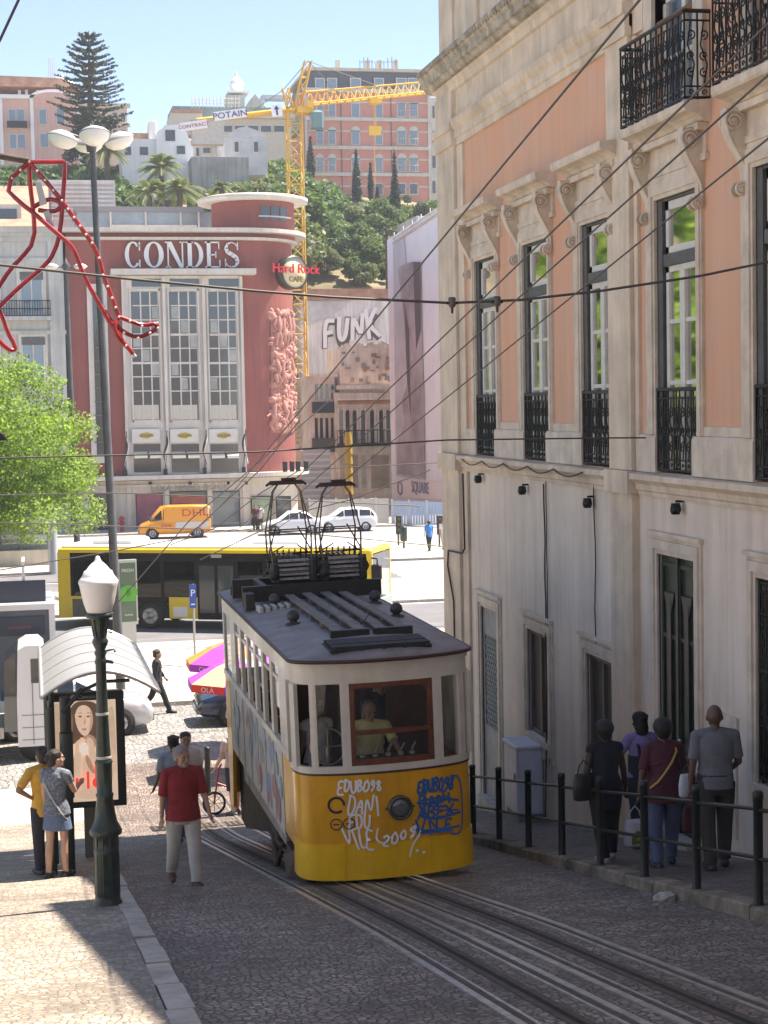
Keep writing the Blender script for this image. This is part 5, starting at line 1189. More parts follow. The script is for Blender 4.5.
# hoardings
def hoard(label, X0, Y0, X1, Y1, h, m, n):
    t = thing('site_hoarding', label, 'hoarding', (X0, Y0, .14)); e = Vector((X1-X0, Y1-Y0, 0)); L = e.length; e /= L; nrm = Vector((e.y, -e.x, 0))
    for k in range(n):
        mb = MB(); a, b = L*k/n+.04, L*(k+1)/n-.04; c = 12
        for j in range(c):
            s0, s1 = a+(b-a)*j/c, a+(b-a)*(j+1)/c; z0, z1 = .14, h
            o = nrm*(.03 if j % 2 else 0); P = Vector((X0, Y0, 0))+o
            mb.add([P+e*s0+Vector((0, 0, z0)), P+e*s1+Vector((0, 0, z0)), P+e*s1+Vector((0, 0, z1)), P+e*s0+Vector((0, 0, z1))], [(0, 1, 2, 3)])
        mb.build('panel', m, t)
        mb = MB(); P = Vector((X0, Y0, 0))+e*(L*k/n); mb.box(P.x-.05, P.x+.05, P.y-.06, P.y+.04, .14, h+.08); mb.build('post', M_bw, t)
    return t
h0 = at(313, 500, Y=109); h1 = at(394, 500, Y=108)
hoard('cream corrugated hoarding in front of the ruined houses', h0.x, 110.5, h1.x, 109.5, at(350, 499, Y=110).z, mat('hoarding_cream', (.52, .50, .46), .6, var=.08, scale=1), 6)
h2 = at(452, 500, Y=104)
hoard('pale blue corrugated hoarding below the wrapped building', h1.x+.15, 109.4, h2.x, 106, at(420, 501, Y=108).z, mat('hoarding_blue', (.36, .46, .60), .5, var=.08, scale=1), 3)
# ================================================================== HILL, FAR BUILDINGS, CRANE, TREES
def _prof(pts, y):
    for (a, b), (c, d) in zip(pts, pts[1:]):
        if a <= y <= c: return b+(d-b)*(y-a)/(c-a)
    return 0
HP = [(0, 0), (146, -.5), (152, 8), (156, 15), (165, 21.5), (178, 26.5), (186, 29), (196, 34), (205, 36), (232, 38.5), (260, 42), (420, 44), (500, 0)]
LPF = [(0, 0), (146, -.5), (158, 8), (161, 19.2), (165, 20), (178, 23), (192, 26), (208, 30), (222, 33.5), (234, 36.8), (260, 38), (420, 40), (500, 0)]
def hz(x, y):
    u = max(0, min(1, (x-25)/7)); u = u*u*(3-2*u); z = _prof(HP, y)*(1-u)+_prof(LPF, y)*u
    if x > 50: z = z-(x-50)*.10
    return z+.35*sin(x*.21+y*.13)+.2*sin(x*.5-y*.3)
mb = MB(); xs = [-260+8*i for i in range(65)]; hy = [146+3*i for i in range(30)]+[240, 260, 300, 360, 420, 470, 500]
vs = [(x, y, hz(x, y)) for y in hy for x in xs]; nx = len(xs)
mb.add(vs, [(j*nx+i, j*nx+i+1, (j+1)*nx+i+1, (j+1)*nx+i) for j in range(len(hy)-1) for i in range(nx-1)], 0, True)
struct('hill', mb, mat('hill_grass_earth', (.26, .20, .12), .95, var=.3, scale=.12, col2=(.10, .10, .045), bump=.5, bscale=1))

def leafmesh(name, blobs, n, size, mats, seed=0, flat=.6, core=0.0):
    """many small leaf quads spread through ellipsoid clumps; blobs: (cx,cy,cz,rx,ry,rz)"""
    g_ = np.random.default_rng(seed); B = np.array(blobs, float); vol = (B[:, 3]*B[:, 4]*B[:, 5])**.66; w_ = vol/vol.sum()
    idx = g_.choice(len(B), n, p=w_); d = g_.normal(size=(n, 3)); d /= np.linalg.norm(d, axis=1)[:, None]
    r = g_.uniform(core, 1, n)**(1/2.4); c = B[idx, :3]+d*B[idx, 3:6]*r[:, None]
    nr = d*.7+g_.normal(size=(n, 3))*flat; nr[:, 2] += .35; nr /= np.linalg.norm(nr, axis=1)[:, None]
    t = np.cross(nr, g_.normal(size=(n, 3))); t /= np.linalg.norm(t, axis=1)[:, None]; b = np.cross(nr, t)
    s = size*g_.uniform(.55, 1.3, n)[:, None]
    v = np.stack([c-t*s*.5, c+b*s*.28, c+t*s*.6, c-b*s*.30], 1).reshape(-1, 3)
    me = bpy.data.meshes.new(name); me.vertices.add(4*n); me.vertices.foreach_set('co', v.ravel()); me.loops.add(4*n); me.loops.foreach_set('vertex_index', np.arange(4*n)); me.polygons.add(n)
    me.polygons.foreach_set('loop_start', np.arange(0, 4*n, 4)); me.polygons.foreach_set('loop_total', np.full(n, 4))
    for m in mats: me.materials.append(m)
    me.polygons.foreach_set('material_index', ((idx*7+g_.integers(0, 3, n)) % len(mats)).astype(np.int32)); me.update(); me.validate(); return me
def leafmat(name, col, tr=.35):
    if name in MATS: return MATS[name]
    m = mat(name, col, .6, var=.35, scale=.7); n = m.node_tree.nodes; L = m.node_tree.links; b = n['Principled BSDF']; o = n['Material Output']
    t = n.new('ShaderNodeBsdfTranslucent'); t.inputs[0].default_value = (min(1, col[0]*1.6), min(1, col[1]*1.7), col[2]*.8, 1); mx = n.new('ShaderNodeMixShader'); mx.inputs[0].default_value = tr
    L.new(b.outputs[0], mx.inputs[1]); L.new(t.outputs[0], mx.inputs[2]); L.new(mx.outputs[0], o.inputs[0]); return m
LD = [leafmat('leaf_dark', (.05, .10, .035)), leafmat('leaf_mid', (.08, .15, .04)), leafmat('leaf_olive', (.11, .15, .055))]
LB = [leafmat('leaf_bright', (.17, .27, .05), .5), leafmat('leaf_lime', (.24, .33, .09), .5), leafmat('leaf_fresh', (.12, .20, .05), .5)]
LC = [leafmat('cypress_dark', (.012, .028, .018), .15), leafmat('cypress_mid', (.03, .06, .03), .15)]
LO = [leafmat('olive_grey', (.11, .14, .07)), leafmat('olive_light', (.15, .17, .08)), leafmat('leaf_mid', (.06, .12, .035))]
M_bark = mat('bark_brown', (.10, .075, .055), .9, var=.4, scale=5, bump=.6)
def trunkmesh(h, r, seed=0, limbs=5, spread=.5):
    mb = MB(); q = random.Random(seed); P = [(0, 0, -.6)]+[(q.uniform(-.05, .05)*h*u, q.uniform(-.05, .05)*h*u, h*u) for u in (.25, .5, .75, 1)]
    mb.tube(P, [r*1.35, r, r*.8, r*.55, r*.3], 8)
    for k in range(limbs):
        a = q.uniform(0, 2*pi); u = q.uniform(.45, .85); L = h*spread*q.uniform(.6, 1.1); b = Vector((0, 0, h*u)); e = b+Vector((cos(a)*L, sin(a)*L, L*q.uniform(.4, .8)))
        mb.tube([b, (b+e)/2+Vector((0, 0, -.08*L)), e], [r*.5, r*.3, r*.1], 6)
    return mb.mesh('trunk', M_bark)
def blobs(seed, R, H, n, z0, up=.35):
    q = random.Random(seed); o = []
    for k in range(n):
        a = q.uniform(0, 2*pi); u = q.random()**.6; s = q.uniform(.26, .48)*R; o.append((R*.75*u*cos(a), R*.75*u*sin(a), z0+H*q.uniform(.1, .9)*(1-.35*u), s, s, s*q.uniform(.6, .9)))
    return o
TREEM = []
for k, (R, H, mats, n) in enumerate(((3.2, 5.0, LD, 5200), (3.8, 4.6, LO, 5200), (2.8, 5.6, LD, 4600), (3.4, 4.2, [LD[1], LD[2], LB[2]], 5200), (4.2, 5.5, [LD[0], LD[1]], 6400))):
    TREEM.append((leafmesh('crown', blobs(40+k, R, H, 17, 1.6), n, .52, mats, k), trunkmesh(H*.9, .22, k)))
tcount = 0
def tree_at(p, kind, s, label, cat='tree', group='trees on the hillside', sz=None, name='hillside_tree', rz=0):
    t = thing(name, label, cat, p, rz, group); t.scale = (s, s, sz or s)
    c = bpy.data.objects.new('crown', TREEM[kind][0]); COL.objects.link(c); c.parent = t
    k = bpy.data.objects.new('trunk', TREEM[kind][1]); COL.objects.link(k); k.parent = t; return t
def onhill(px, Y): x = at(px, 300, Y=Y).x; return (x, Y, hz(x, Y)-.2)
q = random.Random(77)
rows = [(164, 306, 446, 12, .50), (169, 300, 447, 15, .62), (175, 306, 448, 15, .70), (182, 303, 450, 17, .78), (190, 306, 448, 18, .80), (198, 303, 450, 18, .75), (206, 306, 450, 19, .68), (215, 312, 448, 16, .42), (224, 312, 448, 13, .26)]
kinds = ['dark round-headed', 'grey green olive-like', 'tall dark leafy', 'fresh green bushy', 'broad dark green']
def trow(Y, px, k, s, label, group, rz): tree_at(onhill(px, Y), k, s, label, rz=rz, group=group)
ORD = ['first', 'second', 'third', 'fourth', 'fifth', 'sixth', 'seventh', 'eighth', 'ninth', 'tenth', 'eleventh', 'twelfth', 'thirteenth', 'fourteenth', 'fifteenth', 'sixteenth', 'seventeenth', 'eighteenth', 'nineteenth', 'twentieth', 'twenty-first', 'twenty-second', 'twenty-third', 'twenty-fourth']
for ri, (Y, a, b, st, s) in enumerate(rows):
    px = a+q.uniform(0, 8); ti = 0
    while px < b:
        k = q.choice((0, 1, 1, 2, 3, 3, 4)); yy = Y+q.uniform(-2.5, 2.5)
        if not (Y < 170 and q.random() < .45):
            tree_at(onhill(px, yy), k, s*q.uniform(.75, 1.15), '%s tree, %s from left in row %s up the slope below the hotel' % (kinds[k], ORD[ti], ('one', 'two', 'three', 'four', 'five', 'six', 'seven', 'eight', 'nine')[ri]), rz=q.uniform(0, 6), group='trees on the slope below the hotel'); ti += 1
        px += st*q.uniform(.7, 1.3)
def tree_top(px, pt, Y, k, label, group, rz=0):
    p = onhill(px, Y); s = max(.3, min(1.25, (at(px, pt, Y=Y).z-p[2])/6.7)); tree_at(p, k, s, label, rz=rz, group=group)
for i, (px, pt, Y, k) in enumerate(sorted([(232, 176, 166, 1), (242, 168, 168, 1), (254, 163, 170, 1), (266, 162, 170, 3), (278, 160, 172, 1), (289, 163, 174, 0), (250, 186, 160, 1), (265, 184, 160, 3), (282, 182, 162, 1), (296, 178, 166, 4), (303, 172, 170, 4), (270, 150, 190, 3), (279, 146, 196, 3), (288, 150, 196, 0), (314, 168, 190, 4), (324, 172, 190, 0), (236, 186, 160, 1)])):
    tree_top(px, pt, Y, k, '%s tree, %s from left of those above the red tower roof' % (kinds[k], ORD[i]), 'trees above the tower roof', i)
for i, (px, pt, Y, k) in enumerate(sorted([(2, 158, 172, 4), (16, 160, 172, 0), (98, 160, 172, 2), (120, 168, 170, 4), (112, 180, 164, 0), (131, 192, 160, 3), (143, 196, 158, 1), (118, 194, 160, 1), (192, 196, 158, 1), (205, 194, 158, 3), (70, 162, 180, 0), (84, 158, 178, 4), (45, 166, 176, 4), (32, 162, 172, 3), (58, 164, 174, 0), (166, 196, 158, 1), (105, 176, 168, 4), (214, 196, 156, 1), (128, 182, 168, 3), (246, 168, 162, 2), (108, 192, 160, 3)])):
    tree_top(px, pt, Y, k, '%s tree, %s from left in the garden below the hill houses' % (kinds[k], ORD[i]), 'garden trees below the hill houses', i)
# cypresses
def cyp(p, h, r, label, seed):
    t = thing('cypress_tree', label, 'tree', p, 0, 'cypresses on the hill'); B = [(0, 0, h*u, r*max(.18, sin(pi*min(1, .25+u*.8))), r*max(.18, sin(pi*min(1, .25+u*.8))), h*.09) for u in [.08+.09*k for k in range(11)]]
    c = bpy.data.objects.new('crown', leafmesh('crown', B, 2600, .38, LC, seed)); COL.objects.link(c); c.parent = t
    mb = MB(); mb.tube([(0, 0, -.6), (0, 0, h*.8)], [r*.3, r*.05], 6); mb.build('trunk', M_bark, t, world=False)
for i, (px, pt, pb, Y, w_, lab) in enumerate(((357, 153, 208, 200, 5, 'dark slim cypress in front of the hotel, left of the middle drainpipe'), (396, 153, 242, 186, 6, 'tallest dark cypress, in front of the right half of the hotel'), (378, 188, 228, 190, 4, 'short dark cypress between two taller ones below the hotel'), (311, 138, 178, 205, 4, 'dark cypress right behind the yellow crane mast'), (371, 165, 200, 205, 2.5, 'thin young cypress below the hotel arcade'))):
    a = at(px, pb, Y=Y); b = at(px, pt, Y=Y); cyp((a.x, Y, a.z), b.z-a.z, w_*Y/FPX, lab, i)
# Norfolk pine
Ya_ = 178.0; b = at(92, 178, Y=Ya_); tp = at(93, 31, Y=Ya_)
t = thing('norfolk_pine', 'tall dark pine with tiered horizontal branches against the sky beside the pink house', 'tree', (b.x, Ya_, b.z)); H = tp.z-b.z
mb = MB(); mb.tube([(0, 0, 0), (0, 0, H*.5), (.1, 0, H)], [.42, .26, .04], 8, M=Matrix.Translation(b)); mb.build('trunk', M_bark, t)
br = MB(); q = random.Random(9); nd = []
z = .36*H
while z < H*.985:
    u = (z/H-.36)/.64; R_ = (4.6*(1-u)**.7)*(.8+.2*min(1, u*5))+.3; nb = 8
    a0 = q.uniform(0, 6)
    for k in range(nb):
        a = a0+2*pi*k/nb+q.uniform(-.2, .2); L = R_*q.uniform(.8, 1.12); pts = []
        for j in range(6): s = j/5; pts.append(Vector((cos(a)*L*s, sin(a)*L*s, z-.25*sin(s*pi)*(1-u)+.35*s*s)))
        br.tube([b+p for p in pts], [.07, .06, .05, .04, .03, .02], 4)
        for j in range(1, 26):
            s = j/25; i0 = min(4, int(s*5)); p = pts[i0].lerp(pts[i0+1], s*5-i0); wd = .5*(1-s*.4)+.1
            nd.append((p.x, p.y, p.z+.08, wd*.55, wd*.55, .10))
    z += H*.042*(1+.3*(1-u))
br.build('branch_whorls', M_bark, t)
c = bpy.data.objects.new('crown', leafmesh('crown', nd, 17000, .26, LC, 3, flat=.5)); COL.objects.link(c); c.parent = t
# lower broken skirt of the pine
c2 = bpy.data.objects.new('lower_crown', leafmesh('lower_crown', [(q.uniform(-2.6, 2.6), q.uniform(-2, 2), H*q.uniform(.14, .42), .9, .9, .6) for _ in range(26)], 7000, .32, LC, 4)); COL.objects.link(c2); c2.parent = t
# palms
def palm(px, pb, pt, Y, R_, label, nf=34, seed=0, lean=0):
    a = at(px, pb, Y=Y); top = at(px, pt, Y=Y); h = max(.4, top.z-a.z)
    t = thing('palm_tree', label, 'palm tree', tuple(a), 0, 'palm trees below the white house'); mb = MB()
    mb.tube([(0, 0, -1.5), (0, 0, h*.5), (lean, 0, h)], [.3, .24, .26], 8); mb.build('trunk', M_bark, t, world=False)
    mb = MB(); q = random.Random(seed)
    for k in range(nf):
        an = 2*pi*k/nf*2.4+q.uniform(-.2, .2); el = q.uniform(-.25, 1.25); L = R_*q.uniform(.8, 1.1); pts = []
        for j in range(9): s = j/8; pts.append(Vector((lean+cos(an)*cos(el)*L*s, sin(an)*cos(el)*L*s, h+L*s*sin(el)-L*.55*s*s)))
        side = Vector((-sin(an), cos(an), 0)); mb.tube(pts, [.035]*8+[.01], 4, m=0)
        for j in range(22):
            s = .12+.88*j/22; i0 = min(7, int(s*8)); p = pts[i0].lerp(pts[i0+1], s*8-i0); l = .62*R_/3*sin(pi*min(1, s*.8+.15)); dr = (pts[i0+1]-pts[i0]).normalized()
            for sg in (-1, 1): e = p+side*sg*l+dr*l*.5-Vector((0, 0, l*.35)); mb.add([p, p+dr*.09, e], [(0, 1, 2)], 1)
    mb.build('fronds', [mat('frond_stem', (.2, .2, .08), .6), leafmat('palm_green', (.12, .16, .05), .3)], t, world=False)
palm(162, 205, 168, 162, 2.9, 'tallest feathery palm in front of the white gabled house', 40, 1)
palm(150, 210, 192, 156, 2.6, 'low bushy palm left of the tall palm below the white house', 34, 2)
palm(180, 210, 190, 156, 2.7, 'low bushy palm right of the tall palm below the white house', 34, 3)
palm(108, 200, 148, 170, 2.6, 'palm half hidden behind the lamp heads below the Norfolk pine', 34, 4)
palm(222, 206, 188, 158, 1.6, 'smallest palm by the grey retaining wall', 24, 5)
# ---- houses on the hill
def win(t, Y, r, m=None, frame=None, bars=True, name='window', arch=False):
    a, b, c, d = r; mb = MB(); pr(mb, Y, a-1, b+1, c-1, d+1, d=.15, out=.10)
    f = mb.build(name, frame or M_bw, t); mb = MB(); pr(mb, Y, a, b, c, d, d=.03, out=.13); mb.build('pane', m or M_gb, f)
    return f
M_pk = mat('pink_house_render', (.70, .44, .39), .85, var=.1, scale=.3, streak=.12)
M_wh = mat('hill_white_render', (.82, .83, .85), .85, var=.06, scale=.3, streak=.06)
ph = bld('pink_house', 'pink hill house with white trim and arched pediment at the upper left', 'house', 196, -70, 80, 97, 175, M_pk, 14, zb=None)
mb = MB(); pr(mb, 196, -70, 80, 95, 99, d=.6, out=.5); 
for px in (0, 31, 78): pr(mb, 196, px, px+3.4, 99, 175, d=.3, out=.2)
mb.build('white_trim', M_wh, ph)
mb = MB(); c = at(53, 99, Y=196); mb.prism([(c.x+2.6*cos(a), c.z+1.0*sin(a)) for a in [pi*k/14 for k in range(15)]], 'y', 195.5, 197); mb.build('pediment', M_wh, ph)
mb = MB(); c = at(53, 99.5, Y=196); mb.prism([(c.x+2.2*cos(a), c.z+.7*sin(a)) for a in [pi*k/14 for k in range(15)]], 'y', 195.3, 195.48); mb.build('pediment_field', M_pk, ph)
for r in ((9, 15, 110, 128), (17.5, 24, 110, 128), (39.5, 46, 110, 124), (57, 64, 109, 124), (10, 16, 135, 148), (18, 25, 135, 148), (40.5, 48, 134, 147), (-20, -13, 110, 128), (57, 64, 134, 147)): win(ph, 196, r)
one('balcony', M_iron, ph, 196, 7, 27, 122, 128, d=.8, out=.8)
mb = MB(); a = at(20, 96, Y=203); mb.prism([(at(-40, 96, Y=203).x, a.z), (at(-20, 88, Y=203).x, a.z+1.2), (at(60, 88, Y=203).x, a.z+1.0), (at(80, 96, Y=203).x, a.z)], 'y', 197, 208); mb.build('roof', M_tile, ph)
mb = MB(); pr(mb, 202, 50, 74, 86, 97, d=3); p = at(62, 86, Y=203.5); mb.lathe([(1.7, 0), (1.1, .7), (.3, 1.1), (0, 1.5)], (p.x, 203.5, p.z), 4, smooth=False); mb.build('roof_lantern', M_wh, ph)
mb = MB(); 
for px in (18, 25, 36): pr(mb, 199, px, px+3, 90, 96, d=1)
mb.build('chimney', M_wh, ph)
p2 = bld('cream_house', 'cream balconied house wing behind the Norfolk pine', 'house', 205, 80, 129, 106, 175, mat('cream_render', (.6, .55, .48), .85, var=.1), 12, zb=None)
for r in ((113, 117, 113, 122), (121, 125, 113, 122), (113, 117, 130, 140), (121, 125, 130, 140)): win(p2, 205, r, M_gd)
mb = MB(); pr(mb, 205, 80, 130, 104, 108, d=.6, out=.6); pr(mb, 205, 80, 130, 124, 127, d=.6, out=.6); mb.build('cornice', M_bw, p2)
for i, px in enumerate((50, 54)): 
    t = thing('radio_mast', 'thin lattice antenna %s the roof lantern of the pink house' % ('left of' if i == 0 else 'just beside'), 'antenna', tuple(at(px, 95, Y=204))); mb = MB(); a = at(px, 88, Y=204); b = at(px, 58, Y=204)
    for s in (-.18, .18): mb.tube([(a.x+s, 204, a.z-1), (b.x+s*.6, 204, b.z)], .03, 4)
    for k in range(12): z = a.z+(b.z-a.z)*k/12; mb.tube([(a.x-.18, 204, z), (a.x+.18, 204, z+.25)], .02, 4)
    mb.build('lattice', M_bw, t)
t = thing('garden_hedge', 'dark clipped hedge along the terrace below the pink house', 'hedge', tuple(at(60, 175, Y=186)))
c = at(-20, 166, Y=186); e = at(118, 166, Y=186); hb = [(x-t.location.x, 0, c.z-t.location.z-1.0, 1.0, .8, 1.3) for x in np.arange(c.x, e.x, .9)]
o = bpy.data.objects.new('foliage', leafmesh('foliage', hb, 9000, .35, LD[:2], 5)); COL.objects.link(o); o.parent = t
wh = bld('white_gabled_house', 'white house with curved gable behind the tall palm', 'house', 180, 123, 186, 139, 200, M_wh, 10, zb=None)
mb = MB(); P = [at(px, py, Y=180) for px, py in ((156, 195), (156, 140), (157, 132), (162, 129), (164, 126), (178, 125), (180, 129), (186, 132), (189, 140), (193, 150), (193, 195))]; mb.prism([(p.x, p.z) for p in P], 'y', 179.6, 188); mb.build('gable', M_wh, wh)
mb = MB(); pr(mb, 181, 149, 156, 122, 150, d=3); pr(mb, 181, 153, 158, 119, 140, d=2, out=-.5); pr(mb, 183, 134, 145, 134, 142, d=3); mb.build('chimney', M_wh, wh)
mb = MB(); pr(mb, 182, 123, 150, 133, 139.5, d=6); mb.build('roof', M_tile, wh)
for r in ((126, 130, 148, 154), (141, 147, 148, 154), (166.5, 169.5, 131, 140), (171.5, 174, 131, 140), (178, 184, 147, 153)): win(wh, 180 if r[0] < 150 else 179.6, r, M_gd, M_shut)
th = bld('tiled_house', 'low pale house with orange roofs between the white gable and the stone house', 'house', 190, 190, 228, 143, 175, mat('cream_render', (.6, .55, .48), .85, var=.1), 10, zb=None)
mb = MB(); P = at(192, 143, Y=190), at(226, 143, Y=190), at(214, 136, Y=195); mb.add([(P[0].x, 189.5, P[0].z), (P[1].x, 189.5, P[1].z-.6), (P[1].x, 197, P[2].z), (P[0].x, 197, P[2].z)], [(0, 1, 2, 3)]); mb.box(P[0].x+.5, P[1].x-1, 193, 198, P[0].z, P[0].z+1); mb.build('roof', M_tile, th)
for r in ((196, 199, 148, 156), (203, 210, 148, 153)): win(th, 190, r, M_gd)
rw = bld('retaining_wall', 'tall grey retaining wall of rough stone below the stone house', 'wall', 176, 193, 250, 157, 215, mat('retaining_grey', (.42, .41, .39), .95, var=.3, scale=.3, bump=.6, bscale=4, streak=.3), 6, zb=None)
sh = bld('stone_house', 'grey stone house with low gable and two windows above the retaining wall', 'house', 182, 225, 268, 136, 175, mat('stone_grey', (.48, .49, .51), .9, var=.2, scale=.6, bump=.4), 9, zb=None)
mb = MB(); P = [at(px, py, Y=182) for px, py in ((224, 137), (238, 128), (246, 126.5), (258, 131), (268, 137))]; mb.prism([(p.x, p.z) for p in P], 'y', 181.9, 191); mb.build('gable', mat('stone_grey', (.36, .36, .37)), sh)
for r in ((234.5, 238.5, 142, 152), (254, 258, 142, 152)): win(sh, 182, r, M_gd)
pb = bld('long_pale_building', 'long cream building with a band of dark windows behind the crane jib', 'building', 214, 214, 292, 118, 160, mat('cream_render2', (.55, .50, .42), .85, var=.12), 12, zb=None)
for k in range(5): win(pb, 214, (222+k*13, 232+k*13, 126, 132), M_gd)
one('flat_roof', M_bst, pb, 214, 212, 294, 114, 119, d=14, out=.8)
# netted terrace and rooftop works
t = bld('netted_terrace', 'long low building wrapped in green blue netting on the skyline', 'building', 225, 173, 302, 107, 130, mat('net_teal', (.16, .25, .27), .8, var=.3, scale=.5), 8, zb=None, wall='netting')
mb = MB()
for k in range(14):
    px = 192+k*3.6; a, b = at(px, 108, Y=225), at(px, 97, Y=225); mb.tube([a, b], .05, 4)
for py in (99, 103): mb.tube([at(192, py, Y=225), at(240, py, Y=225)], .04, 4)
mb.build('scaffold_rails', M_bw, t)
mb = MB(); pr(mb, 224, 262, 288, 95, 99, d=2); pr(mb, 224, 262, 264, 99, 108, d=.3); pr(mb, 224, 286, 288, 99, 108, d=.3); mb.build('canopy', mat('canopy_blue', (.35, .42, .5), .6), t)
t = bld('cream_annex', 'small cream annexe with tiled eaves left of the netting on the skyline', 'building', 221, 172, 203, 112, 135, mat('cream_render', (.6, .55, .48)), 8, zb=None)
one('roof', M_tile, t, 221, 172, 203, 110, 113, d=8, out=.3)
dm = bld('domed_tower', 'square stone tower topped by a white lantern dome on the skyline', 'tower', 228, 228, 245, 95, 112, M_bst, 4, zb=None)
p = at(237, 95, Y=230); mb = MB(); mb.box(p.x-1.4, p.x+1.4, 228.2, 231.8, p.z, p.z+.3); mb.lathe([(.85, .3), (.85, 1.1), (1.0, 1.15), (.95, 1.5), (.7, 2.0), (.3, 2.4), (.12, 2.6), (.16, 2.9), (0, 3.2)], (p.x, 230, p.z), 14); mb.build('lantern', M_wh, dm)
mb = MB(); P = [at(px, py, Y=229) for px, py in ((245, 108), (249, 101), (255, 94), (261, 101), (266, 108))]; mb.prism([(p.x, p.z) for p in P], 'y', 229, 233); mb.build('gable', M_bst, dm)
# ---- the striped hotel
YH = 235.0
M_hp = mat('hotel_pink_brick', (.60, .24, .19), .85, var=.12, scale=.4)
ht = bld('hilltop_hotel', 'large pink brick hotel with white stone bands and dark mansard roof on the hilltop', 'hotel', YH, 305, 430, 92, 205, M_hp, 18, zb=None)
mb = MB()
for py in (118, 146.5, 173): pr(mb, YH, 305, 430, py, py+3.5, d=.5, out=.45)
for py in (104, 133, 161, 188): pr(mb, YH, 306, 429, py-2.3, py-.9, d=.2, out=.1)
for px in (305, 428): pr(mb, YH, px, px+2.6, 92, 200, d=.3, out=.2)
pr(mb, YH, 303, 432, 89.5, 93.5, d=.8, out=.7); mb.build('stone_band', M_bw, ht)
mb = MB(); P = [at(307, 91, Y=YH), at(429, 91, Y=YH), at(427, 71, Y=YH), at(309, 71, Y=YH)]; mb.prism([(P[0].x, P[0].z), (P[1].x, P[1].z), (P[2].x-.3, P[2].z), (P[3].x+.3, P[3].z)], 'y', YH+.3, YH+17); mb.build('mansard', mat('slate_dark', (.05, .055, .08), .5), ht)
mb = MB(); pr(mb, YH, 306, 430, 68.5, 71.5, d=17.5, out=.2); 
for px in (336, 366, 378, 394): pr(mb, YH+5, px, px+4, 60, 69, d=1)
mb.build('roof_terrace', M_bst, ht)
mb = MB()
for k in range(10): a = at(360+k*4, 69, Y=YH+4); mb.tube([a, a+Vector((0, 0, 1.2+.5*sin(k)))], .05, 4)
mb.tube([at(360, 62, Y=YH+4), at(398, 62, Y=YH+4)], .04, 4); mb.build('roof_rail', M_shut, ht)
cols_ = [(317, 323), (329, 335), (352, 359), (376, 382), (398, 405), (410, 417)]
for i, (a, b) in enumerate(cols_):
    win(ht, YH, (a-1, b+1, 79, 90), M_gb)
    for c, d in ((104, 117), (131, 144), (158, 171)):
        f = win(ht, YH, (a, b, c, d), M_gb); p = at((a+b)/2, c-1, Y=YH); r_ = (b-a+2)*YH/FPX/2
        if c > 120: mb = MB(); mb.prism([(p.x+r_*cos(k*pi/8), p.z+r_*.8*sin(k*pi/8)) for k in range(9)], 'y', YH-.12, YH-.02); mb.build('arch', M_bw, f)
    win(ht, YH, (a, b, 184, 194), M_gd)
mb = MB()
for py in (117.5, 146, 172.5):
    for a, b in ((315, 337), (396, 419)):
        p0, p1 = at(a, py, Y=YH-.9), at(b, py, Y=YH-.9)
        for z in (.15, 1.0): mb.tube([(p0.x, YH-.9, p0.z+z), (p1.x, YH-.9, p1.z+z)], .04, 4)
        x = p0.x
        while x < p1.x: mb.tube([(x, YH-.9, p0.z), (x, YH-.9, p0.z+1)], .025, 4); x += .35
mb.build('balcony_rail', M_bw, ht)
mb = MB()
for px in (341, 391): pr(mb, YH, px, px+.8, 92, 195, d=.1, out=.15)
mb.build('drainpipe', M_shut, ht)
mb = MB(); pr(mb, YH+.5, 430.5, 444, 98, 200, d=10); w2_ = mb.build('side_wing', M_bw, ht)
mb = MB()
for r in range(4):
    for k in range(2): pr(mb, YH+.5, 432.5+k*5, 435.5+k*5, 106+r*25, 118+r*25, d=.1, out=.08)
mb.build('wing_windows', M_gd, w2_)
t = bld('glass_roof_shed', 'white framed glass roof and shed below the wooded slope beside the scaffold sheet', 'shed', 150, 417, 455, 216, 262, mat('shed_white', (.55, .57, .62), .5, var=.15, scale=.6), 8, zb=None)
mb = MB()
for k in range(7): pr(mb, 150, 418+k*5, 418.7+k*5, 217, 240, d=.1, out=.1)
mb.build('glazing_bars', M_wh, t)
# ---- tower crane
YK2 = 146.0; cr = at(298, 300, Y=YK2).x
M_cy = mat('crane_yellow', (.68, .40, .05), .5, var=.1, scale=1)
ck = thing('tower_crane', 'yellow lattice tower crane standing behind the rounded red tower', 'crane', (cr, YK2, .1))
zt = at(298, 110, Y=YK2).z; mw = .62
def lattice(mb, A, B, wv, hv, st, r=.07, r2=.045):
    A, B = Vector(A), Vector(B); n = max(1, int((B-A).length/st)); cs = [wv*a+hv*b for a, b in ((-1, -1), (1, -1), (1, 1), (-1, 1))]
    for c in cs: mb.tube([A+c, B+c], r, 4)
    for k in range(n):
        p, q = A.lerp(B, k/n), A.lerp(B, (k+1)/n)
        for i in range(4): c, d = cs[i], cs[(i+1) % 4]; mb.tube([p+c, q+d] if k % 2 else [p+d, q+c], r2, 4); mb.tube([p+c, p+d], r2, 4)
mb = MB(); lattice(mb, (cr, YK2, .1), (cr, YK2, zt), Vector((mw, 0, 0)), Vector((0, mw, 0)), 1.25); mb.build('mast', M_cy, ck)
mb = MB(); 
def jp(px, py): p = at(px, py, Y=YK2); return Vector((p.x, YK2, p.z))
j0, j1 = jp(306, 105), jp(432, 92)
lo = [(j0+Vector((0, s, -.0)), j1+Vector((0, s, 0))) for s in (-.5, .5)]; topa, topb = j0+Vector((0, 0, 1.1)), j1+Vector((0, 0, .9))
for a, b in lo: mb.tube([a, b], .08, 4)
mb.tube([topa, topb], .08, 4); n = 16
